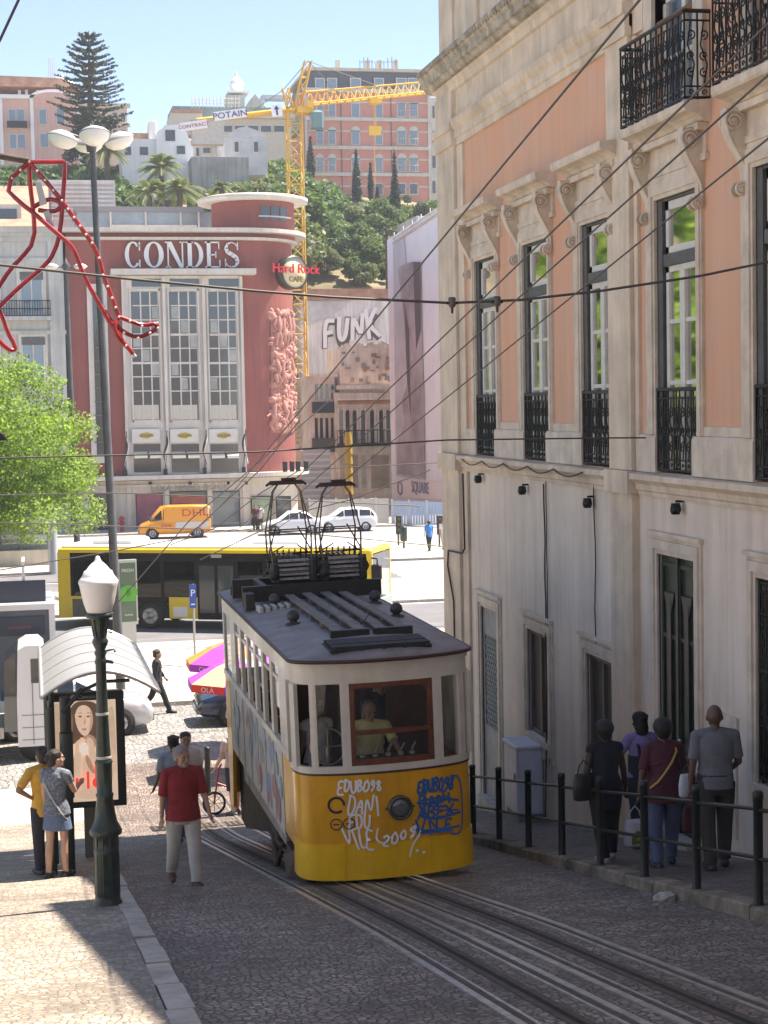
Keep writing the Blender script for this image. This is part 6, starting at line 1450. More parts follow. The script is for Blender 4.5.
for k in range(n):
    for a, b in lo: p = a.lerp(b, k/n); q_ = topa.lerp(topb, (k+.5)/n); r_ = a.lerp(b, (k+1)/n); mb.tube([p, q_, r_], .05, 4)
    mb.tube([lo[0][0].lerp(lo[0][1], k/n), lo[1][0].lerp(lo[1][1], k/n)], .04, 4)
mb.build('jib', M_cy, ck)
mb = MB(); a, b = jp(300, 109), jp(196, 121)
for s in (-.5, .5): mb.tube([a+Vector((0, s, 0)), b+Vector((0, s, 0))], .16, 4)
for k in range(14): p = a.lerp(b, k/14); mb.tube([p+Vector((0, -.5, 0)), p+Vector((0, .5, 0))], .06, 4)
mb.build('counter_jib', M_cy, ck)
mb = MB(); mb.box(b.x-.4, b.x+2.3, YK2-.6, YK2+.6, b.z-2.0, b.z+.1); mb.build('counterweight', mat('counterweight_grey', (.42, .41, .38), .9, var=.15), ck)
mb = MB(); a = jp(298, 110); tp_ = jp(308, 61); lattice(mb, a+Vector((-.1, 0, 0)), tp_, Vector((.3, 0, 0)), Vector((0, .3, 0)), 1.1, .06, .04); mb.build('tower_top', M_cy, ck)
mb = MB(); mb.tube([tp_, jp(400, 94)], .03, 4); mb.tube([tp_, jp(283, 90)], .03, 4); mb.tube([tp_, jp(345, 100)], .03, 4); mb.tube([jp(283, 90), jp(250, 113)], .03, 4); mb.build('stay_rope', M_shut, ck)
mb = MB(); lattice(mb, jp(290, 108), jp(285, 88), Vector((.25, 0, 0)), Vector((0, .3, 0)), .8, .05, .04); mb.box(jp(296, 112).x, jp(312, 112).x, YK2-.8, YK2+.8, jp(300, 114).z, jp(300, 108).z); mb.box(jp(305, 112).x, jp(311, 112).x, YK2-1.3, YK2-.75, jp(300, 110).z, jp(300, 103).z); mb.build('slewing_gear', M_cy, ck)
mb = MB(); a = jp(315, 122); mb.bbox(a.x-.55, a.x+.55, YK2-1.5, YK2-.3, a.z-.7, a.z+.8, .2); mb.build('cab', mat('cab_teal', (.10, .18, .17), .3, spec=.8), ck)
def board(name, pxa, pya, pxb, pyb, h, word, bgc, fgc, size):
    A, B = at(pxa, pya, Y=YK2-.9), at(pxb, pyb, Y=YK2-.9); e = (B-A).normalized(); up_ = Vector((0, 0, 1)); up_ = (up_-e*up_.dot(e)).normalized(); nn = e.cross(up_)
    Mx = Matrix(((e.x, up_.x, nn.x, A.x), (e.y, up_.y, nn.y, A.y), (e.z, up_.z, nn.z, A.z), (0, 0, 0, 1))); L = (B-A).length
    mb = MB(); mb.box(0, L, -h/2, h/2, -.08, 0, 0, Mx); o = mb.build(name, mat('board_'+name, bgc, .5), ck)
    if word: mb = MB(); mb.text(word, size, .03, Mx @ Matrix.Translation((L/2, -size*.34, .03)), sx=1.15); mb.build('lettering', mat('board_letter_'+name, fgc, .5), o)
    return Mx, L, o
board('name_board', 214, 116.5, 246, 112.5, .75*1.0, 'POTAIN', (.7, .7, .7), (.03, .03, .2), .72)
Mx, L, o = board('arrow_board', 271.5, 111, 282, 110, 1.0, '', (.72, .72, .74), (.03, .04, .25), .5)
mb = MB(); mb.prism([(L*.5, .42), (L*.25, .1), (L*.75, .1)], 'z', .02, .05, 0, Mx); mb.prism([(L*.42, .1), (L*.58, .1), (L*.58, -.4), (L*.42, -.4)], 'z', .02, .05, 0, Mx); mb.build('arrow', mat('board_letter_navy', (.02, .03, .2), .5), o)
Mx, L, o = board('contractor_board', 180, 127.5, 207, 123.5, .72, 'CONTRACT', (.7, .66, .66), (.25, .12, .2), .42)
mb = MB(); a, b = jp(374, 98), jp(374, 128); mb.tube([a, b], .03, 4); mb.tube([a+Vector((.15, 0, 0)), b+Vector((.15, 0, 0))], .03, 4); mb.box(b.x-.45, b.x+.6, YK2-.2, YK2+.2, b.z-.6, b.z+.15); mb.box(a.x-.4, a.x+.6, YK2-.5, YK2+.5, a.z-.5, a.z-.1); mb.tube([b, b+Vector((0, 0, -4.8))], .025, 4); mb.build('hook_block', M_cy, ck)
t = thing('wooden_pole', 'tall thin utility pole standing among the bushes of the slope', 'pole', tuple(at(387, 285, Y=158))); mb = MB(); a = at(387, 290, Y=158); b = at(386, 226, Y=158); mb.tube([a, b], [.14, .1], 6); mb.tube([b+Vector((-.5, 0, -.4)), b+Vector((.5, 0, -.4))], .06, 4); mb.build('shaft', M_bark, t)
# ---- green street tree at the left edge (and its neighbours out of frame)
def street_tree(x, y, R_, H, label, seed, n=26000, zb=3.2, lf=.17):
    t = thing('street_tree', label, 'tree', (x, y, .12), 0, 'bright green street trees'); q = random.Random(seed); B = []
    for k in range(110):
        a = q.uniform(0, 2*pi); u = q.random()**.5; s = q.uniform(.12, .30)*R_; B.append((R_*.95*u*cos(a), R_*.95*u*sin(a), zb+H*(q.uniform(.0, .97)*(1-.35*u*u))+.3, s*1.1, s*1.1, s*.75))
    c = bpy.data.objects.new('crown', leafmesh('crown', B, n, lf, LB, seed, flat=.9)); COL.objects.link(c); c.parent = t
    k = bpy.data.objects.new('trunk', trunkmesh(zb+H*.6, .24, seed, 9, .42)); COL.objects.link(k); k.parent = t
p = at(20, 430, Y=74); street_tree(p.x-1.7, 74, 4.7, 6.6, 'bright green feathery tree over the glass pavilion at the left edge', 21, 66000, 3.1)
for i, (x, y) in enumerate(((-9.5, 66), (-11, 57), (-13, 77), (-9, 48), (-16, 60), (-9, 40), (-14, 50))): street_tree(x, y, 5.2, 15, 'bright green avenue tree beyond the left edge, %s from the front' % ORD[i], 30+i, 22000, 1.5, .6)
# ================================================================== STREET FURNITURE
M_lp = mat('lamp_green_paint', (.022, .04, .034), .38, metal=.2, var=.35, scale=10, coat=.2)
M_opal = mat('opal_glass', (.80, .79, .76), .35, spec=.6)
lx, ly = .64, 17.84; lz = gz(ly)+.055
t = thing('street_lamp', 'dark green cast iron street lamp with white urn globe on the left pavement', 'street lamp', (lx, ly, lz))
def ring8(mb, prof, c, n=16, m=0): mb.lathe(prof, c, n, m)
mb = MB(); mb.lathe([(.15, -.1), (.15, .04), (.135, .06), (.13, .12), (.125, .55), (.13, .56), (.13, .60), (.122, .61), (.12, .74), (.165, .76), (.17, .80), (.155, .83), (.12, .90), (.10, 1.02), (.085, 1.14), (.095, 1.18), (.08, 1.2), (.085, 1.5), (.095, 1.52), (.08, 1.55)], (lx, ly, lz), 18)
for k in range(10): a = 2*pi*k/10; mb.tube([(lx+.123*cos(a), ly+.123*sin(a), lz+.12), (lx+.118*cos(a), ly+.118*sin(a), lz+.74)], .012, 4)
mb.build('base', M_lp, t)
mb = MB(); mb.lathe([(.078, 1.550), (.062, 2.000), (.066, 2.030), (.06, 2.060), (.054, 2.549), (.064, 2.576), (.055, 2.602), (.05, 2.637), (.066, 2.672), (.05, 2.707), (.075, 2.759), (.085, 2.794), (.06, 2.838), (.055, 2.882), (.075, 2.951), (.09, 3.030), (.14, 3.048), (.15, 3.083), (.12, 3.100), (0, 3.100)], (lx, ly, lz), 16)
for k in range(8): a = 2*pi*k/8; mb.tube([(lx+.055*cos(a), ly+.055*sin(a), lz+2.838), (lx+.088*cos(a), ly+.088*sin(a), lz+3.030)], .012, 4)
mb.tube([(lx+.05, ly, lz+2.584), (lx+.13, ly, lz+2.567)], .018, 5); mb.tube([(lx+.05, ly, lz+2.689), (lx+.14, ly, lz+2.707), (lx+.15, ly, lz+2.672)], .012, 5)
mb.build('column', M_lp, t)
mb = MB()
for z in (1.56, 2.02): mb.lathe([(.082 if z < 2 else .068, z), (.085 if z < 2 else .07, z+.015), (.082 if z < 2 else .068, z+.03)], (lx, ly, lz), 14)
mb.build('band', mat('band_pale', (.5, .5, .48), .5), t)
mb = MB(); mb.lathe([(.115, 3.095), (.13, 3.11), (.158, 3.19), (.178, 3.28), (.195, 3.37), (.207, 3.41), (.205, 3.43), (.185, 3.455), (.16, 3.49), (.145, 3.53), (.12, 3.545), (.10, 3.575), (.07, 3.605), (.04, 3.63), (.028, 3.655), (.02, 3.68), (0, 3.69)], (lx, ly, lz), 28); mb.build('globe', M_opal, t)
# tall five-headed lamp
x0, y0 = at(106, 400, Y=46).x, 46
t = thing('tall_street_lamp', 'tall grey lamp post with a ring of pale bowl heads', 'street lamp', (x0, y0, .12)); zt = at(97, 146, Y=46).z
M_pg = mat('pole_grey_paint', (.10, .105, .11), .5, metal=.3, var=.2)
mb = MB(); mb.tube([(x0+.18, y0, 0), (x0-.0, y0, zt*.5), (x0-.17, y0, zt)], [.13, .105, .075], 12); mb.build('pole', M_pg, t)
xt = x0-.19
for k in range(4):
    a = 2*pi*k/4-pi/2+.08; cx_, cy_ = xt+.72*cos(a), y0+.72*sin(a); tilt = Matrix.Translation((cx_, cy_, zt+.22)) @ Matrix.Rotation(a, 4, 'Z') @ Matrix.Rotation(radians(-16), 4, 'Y')
    mb = MB(); mb.lathe([(.0, .17), (.16, .15), (.34, .05), (.42, -.03), (.42, -.05)], n=18, M=tilt); hd = mb.build('lamp_head', mat('head_grey', (.38, .39, .38), .45), t)
    mb = MB(); mb.lathe([(.40, -.05), (.36, -.16), (.22, -.27), (0, -.31)], n=18, M=tilt); mb.build('diffuser', M_opal, hd)
    mb = MB(); mb.tube([(xt, y0, zt-.05), (xt+.3*cos(a), y0+.3*sin(a), zt+.22), (cx_, cy_, zt+.36)], .035, 6); mb.build('arm', M_pg, t)
mb = MB(); mb.lathe([(.12, -.15), (.14, 0), (.1, .25), (.12, .4), (.05, .5), (0, .6)], (xt, y0, zt), 10); mb.build('finial', M_pg, t)
# second tall lamp, farther
xb, yb_ = at(74, 500, Y=80).x, 80; ztt = at(65, 268, Y=80).z
t = thing('tall_street_lamp', 'thin grey lamp post with two short arms, in front of the grey house', 'street lamp', (xb, yb_, .12))
mb = MB(); mb.tube([(xb+.1, yb_, 0), (at(66, 270, Y=80).x, yb_, ztt)], [.16, .09], 10); mb.build('pole', M_pg, t)
hx_ = at(66, 270, Y=80).x
for s in (-1, 1):
    mb = MB(); mb.tube([(hx_, yb_, ztt), (hx_+s*.55, yb_, ztt+.12)], .04, 6); mb.build('arm', M_pg, t); mb = MB(); mb.lathe([(0, .1), (.2, .05), (.34, -.05), (.2, -.16), (0, -.2)], (hx_+s*.65, yb_, ztt+.12), 14); mb.build('lamp_head', M_opal, t)
mb = MB(); mb.lathe([(.12, -.1), (.2, .1), (.08, .3), (0, .5)], (hx_, yb_, ztt), 10); mb.build('finial', M_pg, t)
# plain pale pole by the glass pavilion
x1 = at(52, 520, Y=84).x; t = thing('metal_mast', 'short pale metal mast in front of the glass pavilion', 'mast', (x1, 84, .12)); mb = MB(); mb.tube([(x1, 84, 0), (x1, 84, at(52, 522, Y=84).z)], .22, 12); mb.tube([(x1, 84, at(52, 522, Y=84).z), (x1, 84, at(52, 472, Y=84).z)], .16, 12); mb.build('shaft', mat('mast_pale', (.45, .47, .50), .4, metal=.4), t)
# ---- bus shelter
t = thing('bus_shelter', 'bus shelter with barrel vaulted pale roof and dark posts on the left pavement', 'shelter', (.78, 24.4, gz(24.4)+.055))
SY0, SY1 = 21.8, 27.0
def roofpt(u, y):   # u 0..1 across
    x = .03+1.48*u; z = 4.30+.30*sin(pi*u)**.9; return (x, y, z-.018*(y-SY0)-.012)
M_rfs = mat('shelter_roof_white', (.31, .31, .315), .35, var=.06, scale=2)
for k in range(5):
    a, b = SY0+(SY1-SY0)*k/5, SY0+(SY1-SY0)*(k+1)/5-.05; mb = MB(); vs = []; n = 16
    for y in (a, b): vs += [roofpt(i/n, y) for i in range(n+1)]
    for y in (a, b): vs += [(p[0], p[1], p[2]-.035) for p in [roofpt(i/n, y) for i in range(n+1)]]
    N = n+1; fs = [(i, i+1, N+i+1, N+i) for i in range(n)]+[(2*N+i, 3*N+i, 3*N+i+1, 2*N+i+1) for i in range(n)]
    mb.add(vs, fs, 0, True); mb.add(vs, [(i, 2*N+i, 2*N+i+1, i+1) for i in range(n)]+[(N+i, N+i+1, 3*N+i+1, 3*N+i) for i in range(n)]+[(0, N, 3*N, 2*N), (n, 2*N+n, 3*N+n, N+n)], 0); mb.build('roof_panel', M_rfs, t)
mb = MB()
for y in (SY0-.02, SY1): mb.tube([roofpt(i/16, y) for i in range(17)], .022, 5)
for u in (0, 1): mb.tube([roofpt(u, SY0-.02), roofpt(u, SY1)], .03, 6)
mb.build('roof_rim', mat('aluminium', (.5, .5, .5), .35, metal=.6), t)
M_sp = mat('shelter_post_dark', (.02, .028, .026), .4, metal=.2)
for (x, y, r) in ((.12, 21.95, .045), (.325, 22.3, .075), (.16, 23.6, .04), (.12, 25.2, .04), (.10, 26.7, .04)):
    mb = MB(); mb.tube([(x, y, gz(y)-.1), (x, y, 4.12 if r < .07 else 4.2)], r, 10); mb.build('post', M_sp, t)
mb = MB()
for y in (22.0, 24.4, 26.8): mb.tube([(.62+.0, 22.3, 3.95) if 0 else (.3, y, 4.05), (.5, y, 4.30), (.8, y, 4.42), (1.15, y, 4.42)], .025, 6)
mb.tube([(.28, 21.95, 4.05), (.55, 21.95, 4.35)], .03, 6); mb.build('roof_bracket', M_sp, t)
mb = MB(); mb.box(.10, .125, 22.3, 26.6, 2.2, 3.9); mb.build('rear_glass', glass('shelter_glass', (.55, .6, .58), .12, .2), t)
mb = MB(); mb.tube([(.325, 22.22, gz(22.3)+1.05), (.325, 22.22, gz(22.3)+1.9)], .09, 10); mb.build('post_sleeve', mat('sleeve', (.03, .045, .04), .4), t)
# ---- advertising panel with the portrait poster
PY_ = 24.3; a = at(44, 695, Y=PY_); b = at(127, 805, Y=PY_)
px0, px1, pz0, pz1 = a.x, b.x, b.z, a.z
t = thing('advertising_panel', 'dark framed poster panel showing a woman with clasped hands, behind the street lamp', 'advertising panel', ((px0+px1)/2, PY_, gz(PY_)))
mb = MB(); mb.bbox(px0, px1, PY_, PY_+.20, pz0, pz1, .02); mb.build('case', mat('panel_case_black', (.018, .018, .018), .4), t)
mb = MB(); cxp = (px0+px1)/2; mb.box(cxp-.05, cxp+.36, PY_+.04, PY_+.16, gz(PY_)-.1, pz0); mb.build('pedestal', mat('pedestal_brown', (.17, .15, .11), .5), t)
i0, i1, j0_, j1_ = px0+.10, px1-.12, pz0+.09, pz1-.11
def PP(u, v, o=.004): return (i0+(i1-i0)*u, PY_-o, j0_+(j1_-j0_)*v)
mb = MB(); mb.add([PP(0, 0), PP(1, 0), PP(1, 1), PP(0, 1)], [(0, 1, 2, 3)]); ps = mb.build('poster', mat('poster_beige', (.74, .60, .47), .45, var=.15, scale=1.2, emit=(.74, .60, .47, .22)), t)  # emission added to brighten the poster, whose face lies in shade
def blob(mb, pts, o): mb.add([PP(u, v, o) for u, v in smooth2(pts+[pts[0]])[:-1]], [tuple(range(len(smooth2(pts+[pts[0]]))-1))])
def pcol(n, c): return mat('poster_'+n, c, .45, var=.18, scale=6, emit=(*c, .22))  # printed shapes get the same added glow
def shape(name, c, o, *polys):
    mb = MB()
    for i, pts in enumerate(polys): blob(mb, pts, o+.0006*i)
    mb.build(name, pcol(name, c), ps)
shape('printed_backdrop', (.62, .47, .35), .006, [(.02, .98), (.30, .99), (.25, .6), (.12, .3), (.02, .3)], [(.86, .9), (.99, .95), (.99, .2), (.93, .4)])
shape('printed_hair', (.13, .08, .06), .009, [(.26, .90), (.36, .99), (.52, 1.0), (.68, .98), (.78, .88), (.82, .74), (.90, .60), (.88, .50), (.74, .56), (.62, .62), (.42, .62), (.30, .56), (.24, .66), (.27, .8)])
shape('printed_hair_sheen', (.26, .16, .11), .012, [(.70, .94), (.77, .82), (.82, .64), (.77, .66), (.72, .82)], [(.31, .9), (.29, .76), (.31, .68), (.335, .8)])
shape('printed_torso', (.70, .53, .41), .014, [(.44, .64), (.66, .62), (.82, .57), (.97, .50), (.97, .32), (.90, .14), (.86, .02), (.30, .02), (.30, .3), (.34, .5)])
shape('printed_shadow', (.42, .27, .19), .018, [(.48, .67), (.64, .66), (.70, .57), (.60, .50), (.50, .54)], [(.86, .46), (.90, .40), (.86, .20), (.80, .06), (.82, .26)], [(.50, .50), (.60, .40), (.68, .28), (.60, .27), (.50, .40)], [(.30, .42), (.36, .5), (.34, .3), (.29, .2)])
shape('printed_face', (.78, .59, .46), .022, [(.355, .86), (.40, .94), (.50, .965), (.60, .93), (.645, .84), (.625, .74), (.56, .665), (.49, .65), (.42, .69), (.37, .77)])
shape('printed_face_shade', (.58, .41, .31), .026, [(.60, .92), (.645, .84), (.625, .74), (.56, .665), (.575, .74), (.595, .83)], [(.505, .85), (.53, .80), (.515, .765), (.475, .768), (.495, .80)], [(.39, .855), (.44, .868), (.48, .85), (.44, .832)], [(.525, .85), (.57, .865), (.61, .848), (.565, .83)])
shape('printed_eyes', (.14, .08, .06), .030, [(.405, .848), (.44, .857), (.475, .845), (.44, .836)], [(.53, .845), (.565, .854), (.598, .842), (.565, .834)], [(.39, .875), (.44, .889), (.485, .876), (.44, .882)], [(.53, .876), (.58, .886), (.62, .868), (.58, .878)])
shape('printed_lips', (.48, .24, .19), .030, [(.45, .722), (.475, .732), (.495, .727), (.515, .732), (.54, .720), (.495, .705)])
shape('printed_arms', (.72, .55, .42), .034, [(.36, .60), (.46, .645), (.475, .55), (.43, .44), (.42, .26), (.40, .1), (.31, .1), (.32, .42)], [(.54, .645), (.645, .61), (.64, .50), (.76, .36), (.82, .24), (.72, .20), (.60, .38), (.52, .52)])
shape('printed_fingers', (.80, .62, .49), .038, *[[(.40, .61-.030*k), (.52, .625-.030*k), (.54, .607-.030*k), (.42, .588-.030*k)] for k in range(4)])
shape('printed_bottle', (.86, .82, .76), .046, [(.42, .56), (.48, .60), (.545, .56), (.545, .48), (.48, .45), (.425, .49)])
mb = MB(); mb.text('urle', .36, .004, Matrix.Translation(PP(.44, .135, .060)) @ Matrix.Rotation(pi/2, 4, 'X'), sx=1.1); c = PP(.62, .14, .060); mb.box(c[0]+.02, c[0]+.045, c[1]-.002, c[1]+.002, c[2], c[2]+.36); mb.build('poster_lettering', mat('poster_red', (.75, .06, .04), .5, emit=(.75, .06, .04, .3)), ps)  # red lettering carries a little added glow too
mb = MB(); c = PP(.36, 1.03, .008); mb.lathe([(0, 0), (.04, 0)], n=12, M=Matrix.Translation((c[0]-.02, PY_-.006, pz1-.055)) @ Matrix.Rotation(pi/2, 4, 'X')); mb.text('Cemusa', .075, .004, Matrix.Translation((c[0]+.17, PY_-.006, pz1-.08)) @ Matrix.Rotation(pi/2, 4, 'X')); mb.build('header_lettering', mat('header_white', (.6, .6, .6), .5), t)
# ---- green lit panel in front of the bus
YM_ = 56.6; a = at(117, 560, Y=YM_); b = at(138, 624, Y=YM_)
t = thing('advertising_panel', 'pale framed poster panel with a green fruit picture in front of the bus', 'advertising panel', ((a.x+b.x)/2, YM_, .12)); Rz = Matrix.Translation(((a.x+b.x)/2, YM_, 0)) @ Matrix.Rotation(radians(10), 4, 'Z'); W_ = (b.x-a.x)/2
mb = MB(); mb.box(-W_, W_, -.08, .1, b.z, a.z, 0, Rz); mb.box(-.25, .25, -.04, .06, .1, b.z, 0, Rz); mb.build('case', mat('case_silver', (.42, .45, .44), .4, metal=.3), t)
mb = MB(); mb.box(-W_+.05, W_-.05, -.10, -.082, b.z+.1, a.z-.1, 0, Rz); ps = mb.build('poster', mat('poster_grey_green', (.05, .10, .06), .3, var=.3, scale=1.2, col2=(.10, .16, .11)), t)
mb = MB(); 
for cx_, cz_, r_ in ((0, .95, .27), (-.12, .98, .2), (.12, .97, .2)): mb.lathe([(0, 0), (r_, 0)], n=16, M=Rz @ Matrix.Translation((cx_, -.108-.002*abs(cx_)*10, b.z+cz_+.1)) @ Matrix.Rotation(pi/2, 4, 'X'))
mb.box(-.25, .25, -.112, -.104, b.z+.78, b.z+.9, 0, Rz); mb.build('fruit_print', mat('apple_green', (.07, .34, .03), .4), ps)
mb = MB(); mb.text('FRESH', .15, .006, Rz @ Matrix.Translation((0, -.112, a.z-.4)) @ Matrix.Rotation(pi/2, 4, 'X')); mb.text('sumo', .13, .006, Rz @ Matrix.Translation((0, -.112, b.z+.3)) @ Matrix.Rotation(pi/2, 4, 'X')); mb.build('poster_lettering', mat('header_white', (.6, .6, .6), .5), ps)
# ---- parking sign
YP = 52.0; a = at(193, 584, Y=YP); b = at(193, 608, Y=YP); x = a.x
t = thing('parking_sign', 'blue parking sign with a white P on a thin grey pole', 'road sign', (x, YP, .12))
mb = MB(); mb.tube([(x, YP, .1), (x, YP, a.z)], .035, 8); mb.build('pole', mat('galvanised', (.35, .36, .37), .4, metal=.5), t)
mb = MB(); mb.box(x-.13, x+.09, YP-.06, YP-.04, b.z, a.z); mb.build('plate', mat('sign_blue', (.02, .08, .38), .4), t)
mb = MB(); mb.text('P', .3, .006, Matrix.Translation((x-.02, YP-.066, (a.z+b.z)/2+.0)) @ Matrix.Rotation(pi/2, 4, 'X')); mb.box(x-.08, x+.04, YP-.066, YP-.061, b.z+.1, b.z+.14); mb.build('symbol', mat('sign_white', (.7, .7, .7), .4), t)
# traffic signals
for px, Y, lab in ((398, 92, 'traffic light on a grey post near the hoarding corner'), (439, 90, 'slim signal post beside the walkers at the crossing')):
    a = at(px, 516, Y=Y); t = thing('traffic_light', lab, 'traffic light', (a.x, Y, .12)); mb = MB(); mb.tube([(a.x, Y, 0), (a.x, Y, a.z)], .06, 8); mb.build('post', M_pg, t)
    mb = MB(); mb.bbox(a.x-.16, a.x+.16, Y-.22, Y-.06, a.z-1.0, a.z+.05, .03); hd = mb.build('signal_head', M_blk, t); mb = MB()
    for k in range(3): mb.lathe([(0, 0), (.09, 0)], n=10, M=Matrix.Translation((a.x, Y-.225, a.z-.15-.3*k)) @ Matrix.Rotation(pi/2, 4, 'X'))
    mb.build('signal_lens', mat('lens_dull', (.10, .08, .02), .3), hd)
x = at(404, 555, Y=90).x; t = thing('litter_bin', 'dark cylindrical litter bin beside the traffic light', 'bin', (x, 90, .12)); mb = MB(); mb.lathe([(.17, 0), (.2, .1), (.2, .7), (.17, .8), (0, .82)], (x, 90, .5), 12); mb.tube([(x, 90, 0), (x, 90, .6)], .06, 6); mb.build('drum', M_lp, t)
# hydrant-like red post
x = at(122, 530, Y=110).x; t = thing('fire_hydrant', 'small red hydrant against the pale wall between two lamp posts', 'hydrant', (x, 110, .14)); mb = MB(); mb.lathe([(.16, 0), (.13, .1), (.13, .7), (.19, .72), (.19, .8), (.12, .95), (0, 1.02)], (x, 110, .14), 10); mb.tube([(x-.22, 110, .65), (x+.22, 110, .65)], .06, 6); mb.build('barrel', mat('hydrant_red', (.40, .04, .06), .5), t)
# ---- cafe parasols
def parasol(cx, cy, zr, R_, lab, c1, c2, word, ph=0):
    t = thing('cafe_parasol', lab, 'parasol', (cx, cy, gz(cy)), 0, 'parasols behind the tram'); n = 8; ap = zr+R_*.42
    for k in range(n):
        a0, a1 = ph+2*pi*k/n, ph+2*pi*(k+1)/n; P0 = Vector((cx+R_*cos(a0), cy+R_*sin(a0), zr)); P1 = Vector((cx+R_*cos(a1), cy+R_*sin(a1), zr)); A_ = Vector((cx, cy, ap)); mb = MB(); m = (c1, c2)[k % 2]
        q0, q1 = P0.lerp(A_, .5)+Vector((0, 0, .05)), P1.lerp(A_, .5)+Vector((0, 0, .05)); dn = Vector((0, 0, -.17))
        mb.add([P0, P1, q1, q0, A_], [(0, 1, 2, 3), (3, 2, 4)]); mb.add([P0, P1, P1+dn, P0+dn], [(3, 2, 1, 0)], 1); g = mb.build('canopy_panel', [m[0], m[1]], t)
        if sin((a0+a1)/2) < .2:
            M3 = P0.lerp(P1, .5); e = (P1-P0).normalized(); nn = e.cross(Vector((0, 0, 1))).normalized()
            Mx = Matrix(((e.x, 0, nn.x, M3.x+nn.x*.01), (e.y, 0, nn.y, M3.y+nn.y*.01), (0, 1, 0, M3.z-.14), (0, 0, 0, 1))); b_ = MB(); b_.text(word, .15, .004, Mx, sx=1.2); b_.build('lettering', mat('header_white', (.6, .6, .6), .5), g)
    mb = MB(); mb.tube([(cx, cy, gz(cy)), (cx, cy, ap+.05)], .025, 6); mb.build('pole', M_bw, t)
    mb = MB(); mb.lathe([(.3, 0), (.3, .08), (.08, .12), (0, .12)], (cx, cy, gz(cy)+.01), 12); mb.build('foot', M_kerb, t)
mo = mat('canopy_orange', (.80, .26, .06), .7); mred = mat('canopy_red', (.70, .03, .02), .7); mp = mat('canopy_purple', (.42, .06, .45), .7); mp2 = mat('canopy_violet', (.36, .03, .40), .7); mpe = mat('canopy_peach', (.80, .50, .25), .7)
a = at(187, 686, Y=36.2); parasol(a.x+1.12, 36.2, a.z+.1, 1.15, 'purple and peach parasol with a red valance behind the tram, the lower one', (mp, mp2), (mpe, mred), 'OLÁ', 1.175)
a = at(184, 666, Y=39.2); parasol(a.x+1.2, 39.2, a.z+.1, 1.2, 'orange and violet parasol with a red valance behind the tram, the upper one', (mo, mred), (mp, mp2), 'OLÁ', 1.175)
# ---- red tube figure hung over the street
M_rt = mat('red_rope_light', (.38, .015, .018), .3, var=.35, scale=5, coat=.3); YD = 26.0
t = thing('street_decoration', 'red tube frame with small bulbs hung above the street at upper left', 'decoration', tuple(at(30, 165, Y=YD)))
def dp(px, py, dy=0): p = at(px, py, Y=YD+dy); return p
paths = [[(29, 162), (64, 162)], [(64, 162), (65, 168), (63, 198), (60.6, 230), (55, 252), (45, 266), (22.5, 284), (-2, 308)], [(29, 162), (30, 185), (33.7, 212), (35, 241), (22.5, 257), (11, 268), (-2, 288)],
         [(29, 162), (3.4, 186), (20, 203), (33.7, 213), (60.6, 236.5), (70, 244), (76, 254.5), (83, 275), (101, 308), (119, 337), (133, 354)], [(29, 162), (45, 180), (61.8, 200.6), (80, 226), (92, 243), (99, 258), (103, 275), (112, 298), (119, 317)],
         [(119, 317), (130, 321), (142, 326), (157, 323), (158, 328), (150, 333), (138, 338), (124, 333), (116, 324)], [(119, 317), (113, 326), (118, 338), (127, 347)], [(33.7, 207), (45, 200), (54, 199), (61, 203), (60, 209), (52, 212), (38, 210)], [(-2, 308), (3, 318), (7, 332), (16, 347), (14, 351), (7, 349), (-2, 340)], [(108, 320), (120, 336)], [(104, 310), (112, 322)]]
for i, pl in enumerate(paths):
    dy = .12*((i*7) % 3-1); pts = smooth2([tuple(dp(px, py, dy)) for px, py in pl]) if 0 else [dp(px, py, dy*sin(pi*j/max(1, len(pl)-1))) for j, (px, py) in enumerate(pl)]
    q3 = [pts[0]]
    for a, b in zip(pts, pts[1:]): q3 += [a.lerp(b, .3), a.lerp(b, .7)]
    q3.append(pts[-1]); mb = MB(); mb.tube(q3, .036, 7); mb.build('tube_frame', M_rt, t)
mb = MB(); r6 = random.Random(4)
for pl in paths[3:6]:
    for (a, b) in zip(pl, pl[1:]):
        n = max(1, int(math.dist(a, b)/9))
        for k in range(n): p = dp(a[0]+(b[0]-a[0])*k/n, a[1]+(b[1]-a[1])*k/n, -.05); mb.ball(p, .022, 6)
mb.build('bulb', mat('bulb_white', (.75, .72, .7), .2), t)
mb = MB(); mb.tube([dp(127, 347), dp(135.5, 357)], .03, 6); mb.box(dp(50, 200).x-.02, dp(50, 200).x+.02, YD-.02, YD+.02, dp(50, 222).z, dp(50, 186).z)
mb.add([dp(43, 212, -.08), dp(49, 210, -.08), dp(54, 226, -.08), dp(49, 228, -.08)], [(0, 1, 2, 3)]); mb.add([dp(35, 182, -.08), dp(41, 182, -.08), dp(47, 204, -.08), dp(40, 206, -.08)], [(0, 1, 2, 3)]); mb.build('fixing_plate', mat('plate_pale', (.5, .5, .5), .5), t)
t = thing('decoration_bracket', 'rusty horizontal arm holding the red tube decoration from the left', 'bracket', (-2.2, YD, gz(YD)))
mb = MB(); mb.tube([(-2.2, YD, dp(0, 155).z+.12), dp(0, 156), dp(29, 161)], .05, 8); mb.build('arm', M_rust, t); mb = MB(); mb.tube([(-2.2, YD, gz(YD)-.1), (-2.2, YD, dp(0, 150).z+.4)], .09, 8); mb.build('post', M_pg, t)
x = at(3, 434, Y=12); t = thing('loudspeaker_horn', 'black lamp fitting poking in at the left edge', 'lamp', tuple(x)); 
